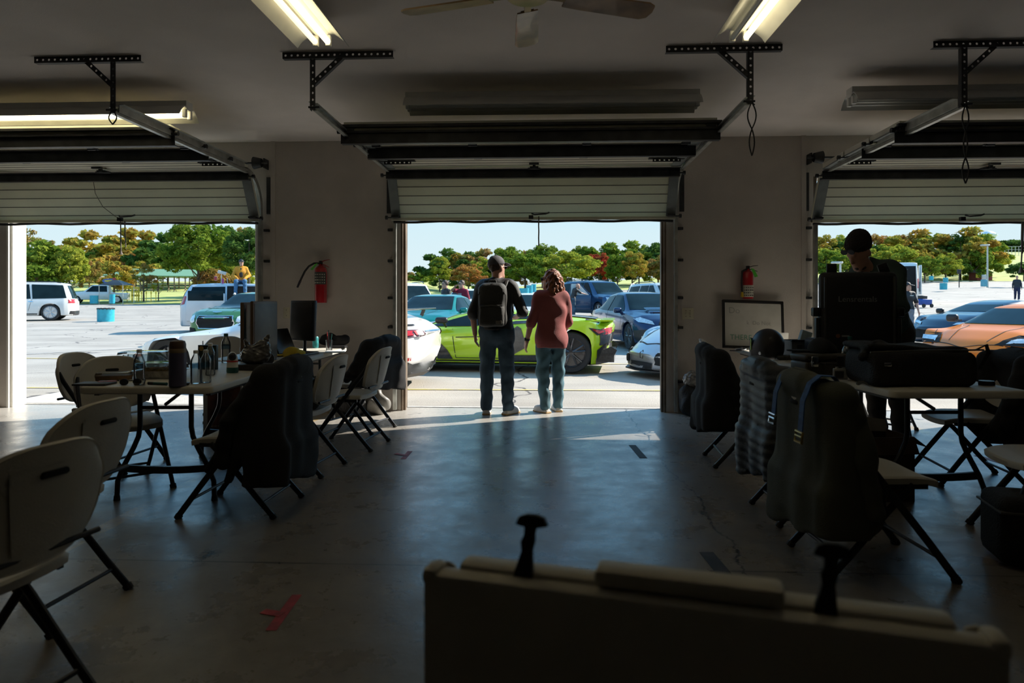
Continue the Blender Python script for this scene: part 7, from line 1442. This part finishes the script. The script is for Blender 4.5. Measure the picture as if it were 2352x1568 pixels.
def wplate(px, py, Y, label, n, w_):
    p = AT(px, Y); z = HC - (py - HYP) * ((-p.x * sT + p.y * cT)) / FPX; t = thing('wall_plate', label, 'wall plate', (p.x, Y, z)); b = B(); b.box((0, 0, 0), (w_, .008, .125), None, .003); b.build('plate', M_plate, t)
    for k in range(n):
        x = (k - (n - 1) / 2) * .046; b = B(); b.box((x, -.008, 0), (.010, .014, .024), Matrix.Rotation(.4, 4, 'X'), .002); b.build('toggle', M_plate, t); b = B(); [b.cyl((x, -.004, z_), (x, -.007, z_), .004, n=8) for z_ in (-.032, .032)]; b.build('screws', M_dsteel, t)
wplate(658, 718, YW - .004, 'ivory light switch plate half hidden by the black monitor', 1, .075); wplate(1580, 720, YW - .004, 'ivory double switch plate left of the whiteboard', 2, .125); wplate(1793, 720, YW - .004, 'ivory outlet plate right of the whiteboard', 1, .075)
for px, py, lab in ((1557, 752, 'small tan latch on the wall beside the right jamb of the middle door'),):
    p = AT(px, YW - .02); t = tag(B().box((p.x, YW - .015, 1.25 - (py - 690) * 7.69 / FPX), (.03, .03, .07), None, .006).build('jamb_latch', M('latch_tan', (.30, .24, .14), .5)), lab, 'latch')
# ======================= tape on the floor =======================
M_tred = M('tape_red', (.34, .03, .035), .6, nz=.3, ns=20); M_tdk = M('tape_dark', (.03, .028, .03), .7, nz=.4, ns=12)
def tape(a, c, wd, mat, label, extra=()):
    b = B(); z0 = .0006
    for p, q in ((a, c),) + tuple(extra):
        P, Q = G(*p), G(*q); d = (Q - P).normalized(); n_ = Vector((-d.y, d.x, 0)) * wd / 2
        b.rings([[P + n_ + Vector((0, 0, z0)), P - n_ + Vector((0, 0, z0)), P - n_ + Vector((0, 0, z0 + .0012)), P + n_ + Vector((0, 0, z0 + .0012))], [Q + n_ + Vector((0, 0, z0)), Q - n_ + Vector((0, 0, z0)), Q - n_ + Vector((0, 0, z0 + .0012)), Q + n_ + Vector((0, 0, z0 + .0012))]]); z0 += .0013
    return tag(b.build('floor_tape', mat), label, 'tape mark')
tape((622, 1448), (682, 1366), .042, M_tred, 'larger Y-shaped red tape mark on the floor near the bottom of the walkway', (((648, 1412), (604, 1404)),))
tape((926, 1054), (942, 1036), .04, M_tred, 'smaller red tape mark on the floor farther up the walkway', (((934, 1046), (908, 1042)),))
tape((1452, 1022), (1478, 1052), .06, M_tdk, 'short dark tape strip on the floor beside the crack'); tape((1622, 1268), (1690, 1350), .07, M_tdk, 'long dark tape strip on the floor in front of the open cooler lid')
tape((2243, 1046), (2330, 1072), .05, M_tred, 'faded red tape on the floor beneath the chair beyond the right table')
# ======================= open cooler in front =======================
pl = unp(966, HYP, 1.10); pr = unp(2330, HYP, .86); d = pr - pl; Wc = math.hypot(d.x, d.y); rz = math.atan2(d.y, d.x); zt = .815
M_cool = M('cooler_cream', (.60, .57, .48), .5, nz=.04, bump=.1, bs=150)
t = thing('cooler', 'cream coloured cooler with raised lid and two black rubber latches in front of the camera', 'cooler', ((pl.x + pr.x) / 2, (pl.y + pr.y) / 2, 0), rz)
b = B(); b.box((0, .30, .21), (Wc, .44, .42), None, .03); b.build('tub', M_cool, t)
T = Matrix.Translation((0, .04, .43))
b = B(T); hL = zt - .43; b.box((0, -.015, hL / 2 - .004), (Wc, .045, hL + .0), None, .012); lid = b.build('lid', M_cool, t)
b = B(T); b.box((0, .02, hL - .02), (Wc - .10, .05, .05), None, .010); b.box((.0, .0, hL * .5), (Wc - .04, .02, hL - .06), None, .008); b.build('lid_lip', M_cool, lid)
b = B(T); b.box((.005, .008, hL + .012), (Wc * .335, .055, .028), None, .010); b.build('lid_ridge', M_cool, lid)
for s in (-1, 1): b = B(T); b.box((s * (Wc / 2 - .012), -.01, hL - .012), (.03, .055, .03), None, .012); b.tube([(s * (Wc / 2 - .025) + .014 * math.cos(k * .785), .014, hL - .020 + .014 * math.sin(k * .785)) for k in range(8)], .005, 6, closed=True); b.build('corner_lug', M_cool, lid)
for x in (-Wc * .302, Wc * .238):
    b = B(T); P = [(x, -.002, hL - .012), (x + .003, .0, hL + .02), (x + .006, .004, hL + .05), (x + .010, .008, hL + .075)]
    b.rings([[(c[0] + sx_ * w_, c[1] + sy_ * .006, c[2]) for sx_, sy_ in ((-1, -1), (1, -1), (1, 1), (-1, 1))] for c, w_ in zip([P[0], (x + .001, -.001, hL + .004), P[1], (x + .005, .003, hL + .036), P[2], (x + .008, .006, hL + .060), P[3]], (.0165, .0145, .0115, .0085, .0115, .0085, .010))])
    b.prism([(-.026, -.003), (-.020, .009), (-.008, .013), (.008, .013), (.020, .009), (.026, -.003), (.014, -.006), (-.014, -.006)], .014, (x + .011, .015, hL + .078), (1, 0, 0), (0, .1, 1)); b.build('latch', M_rub, t)
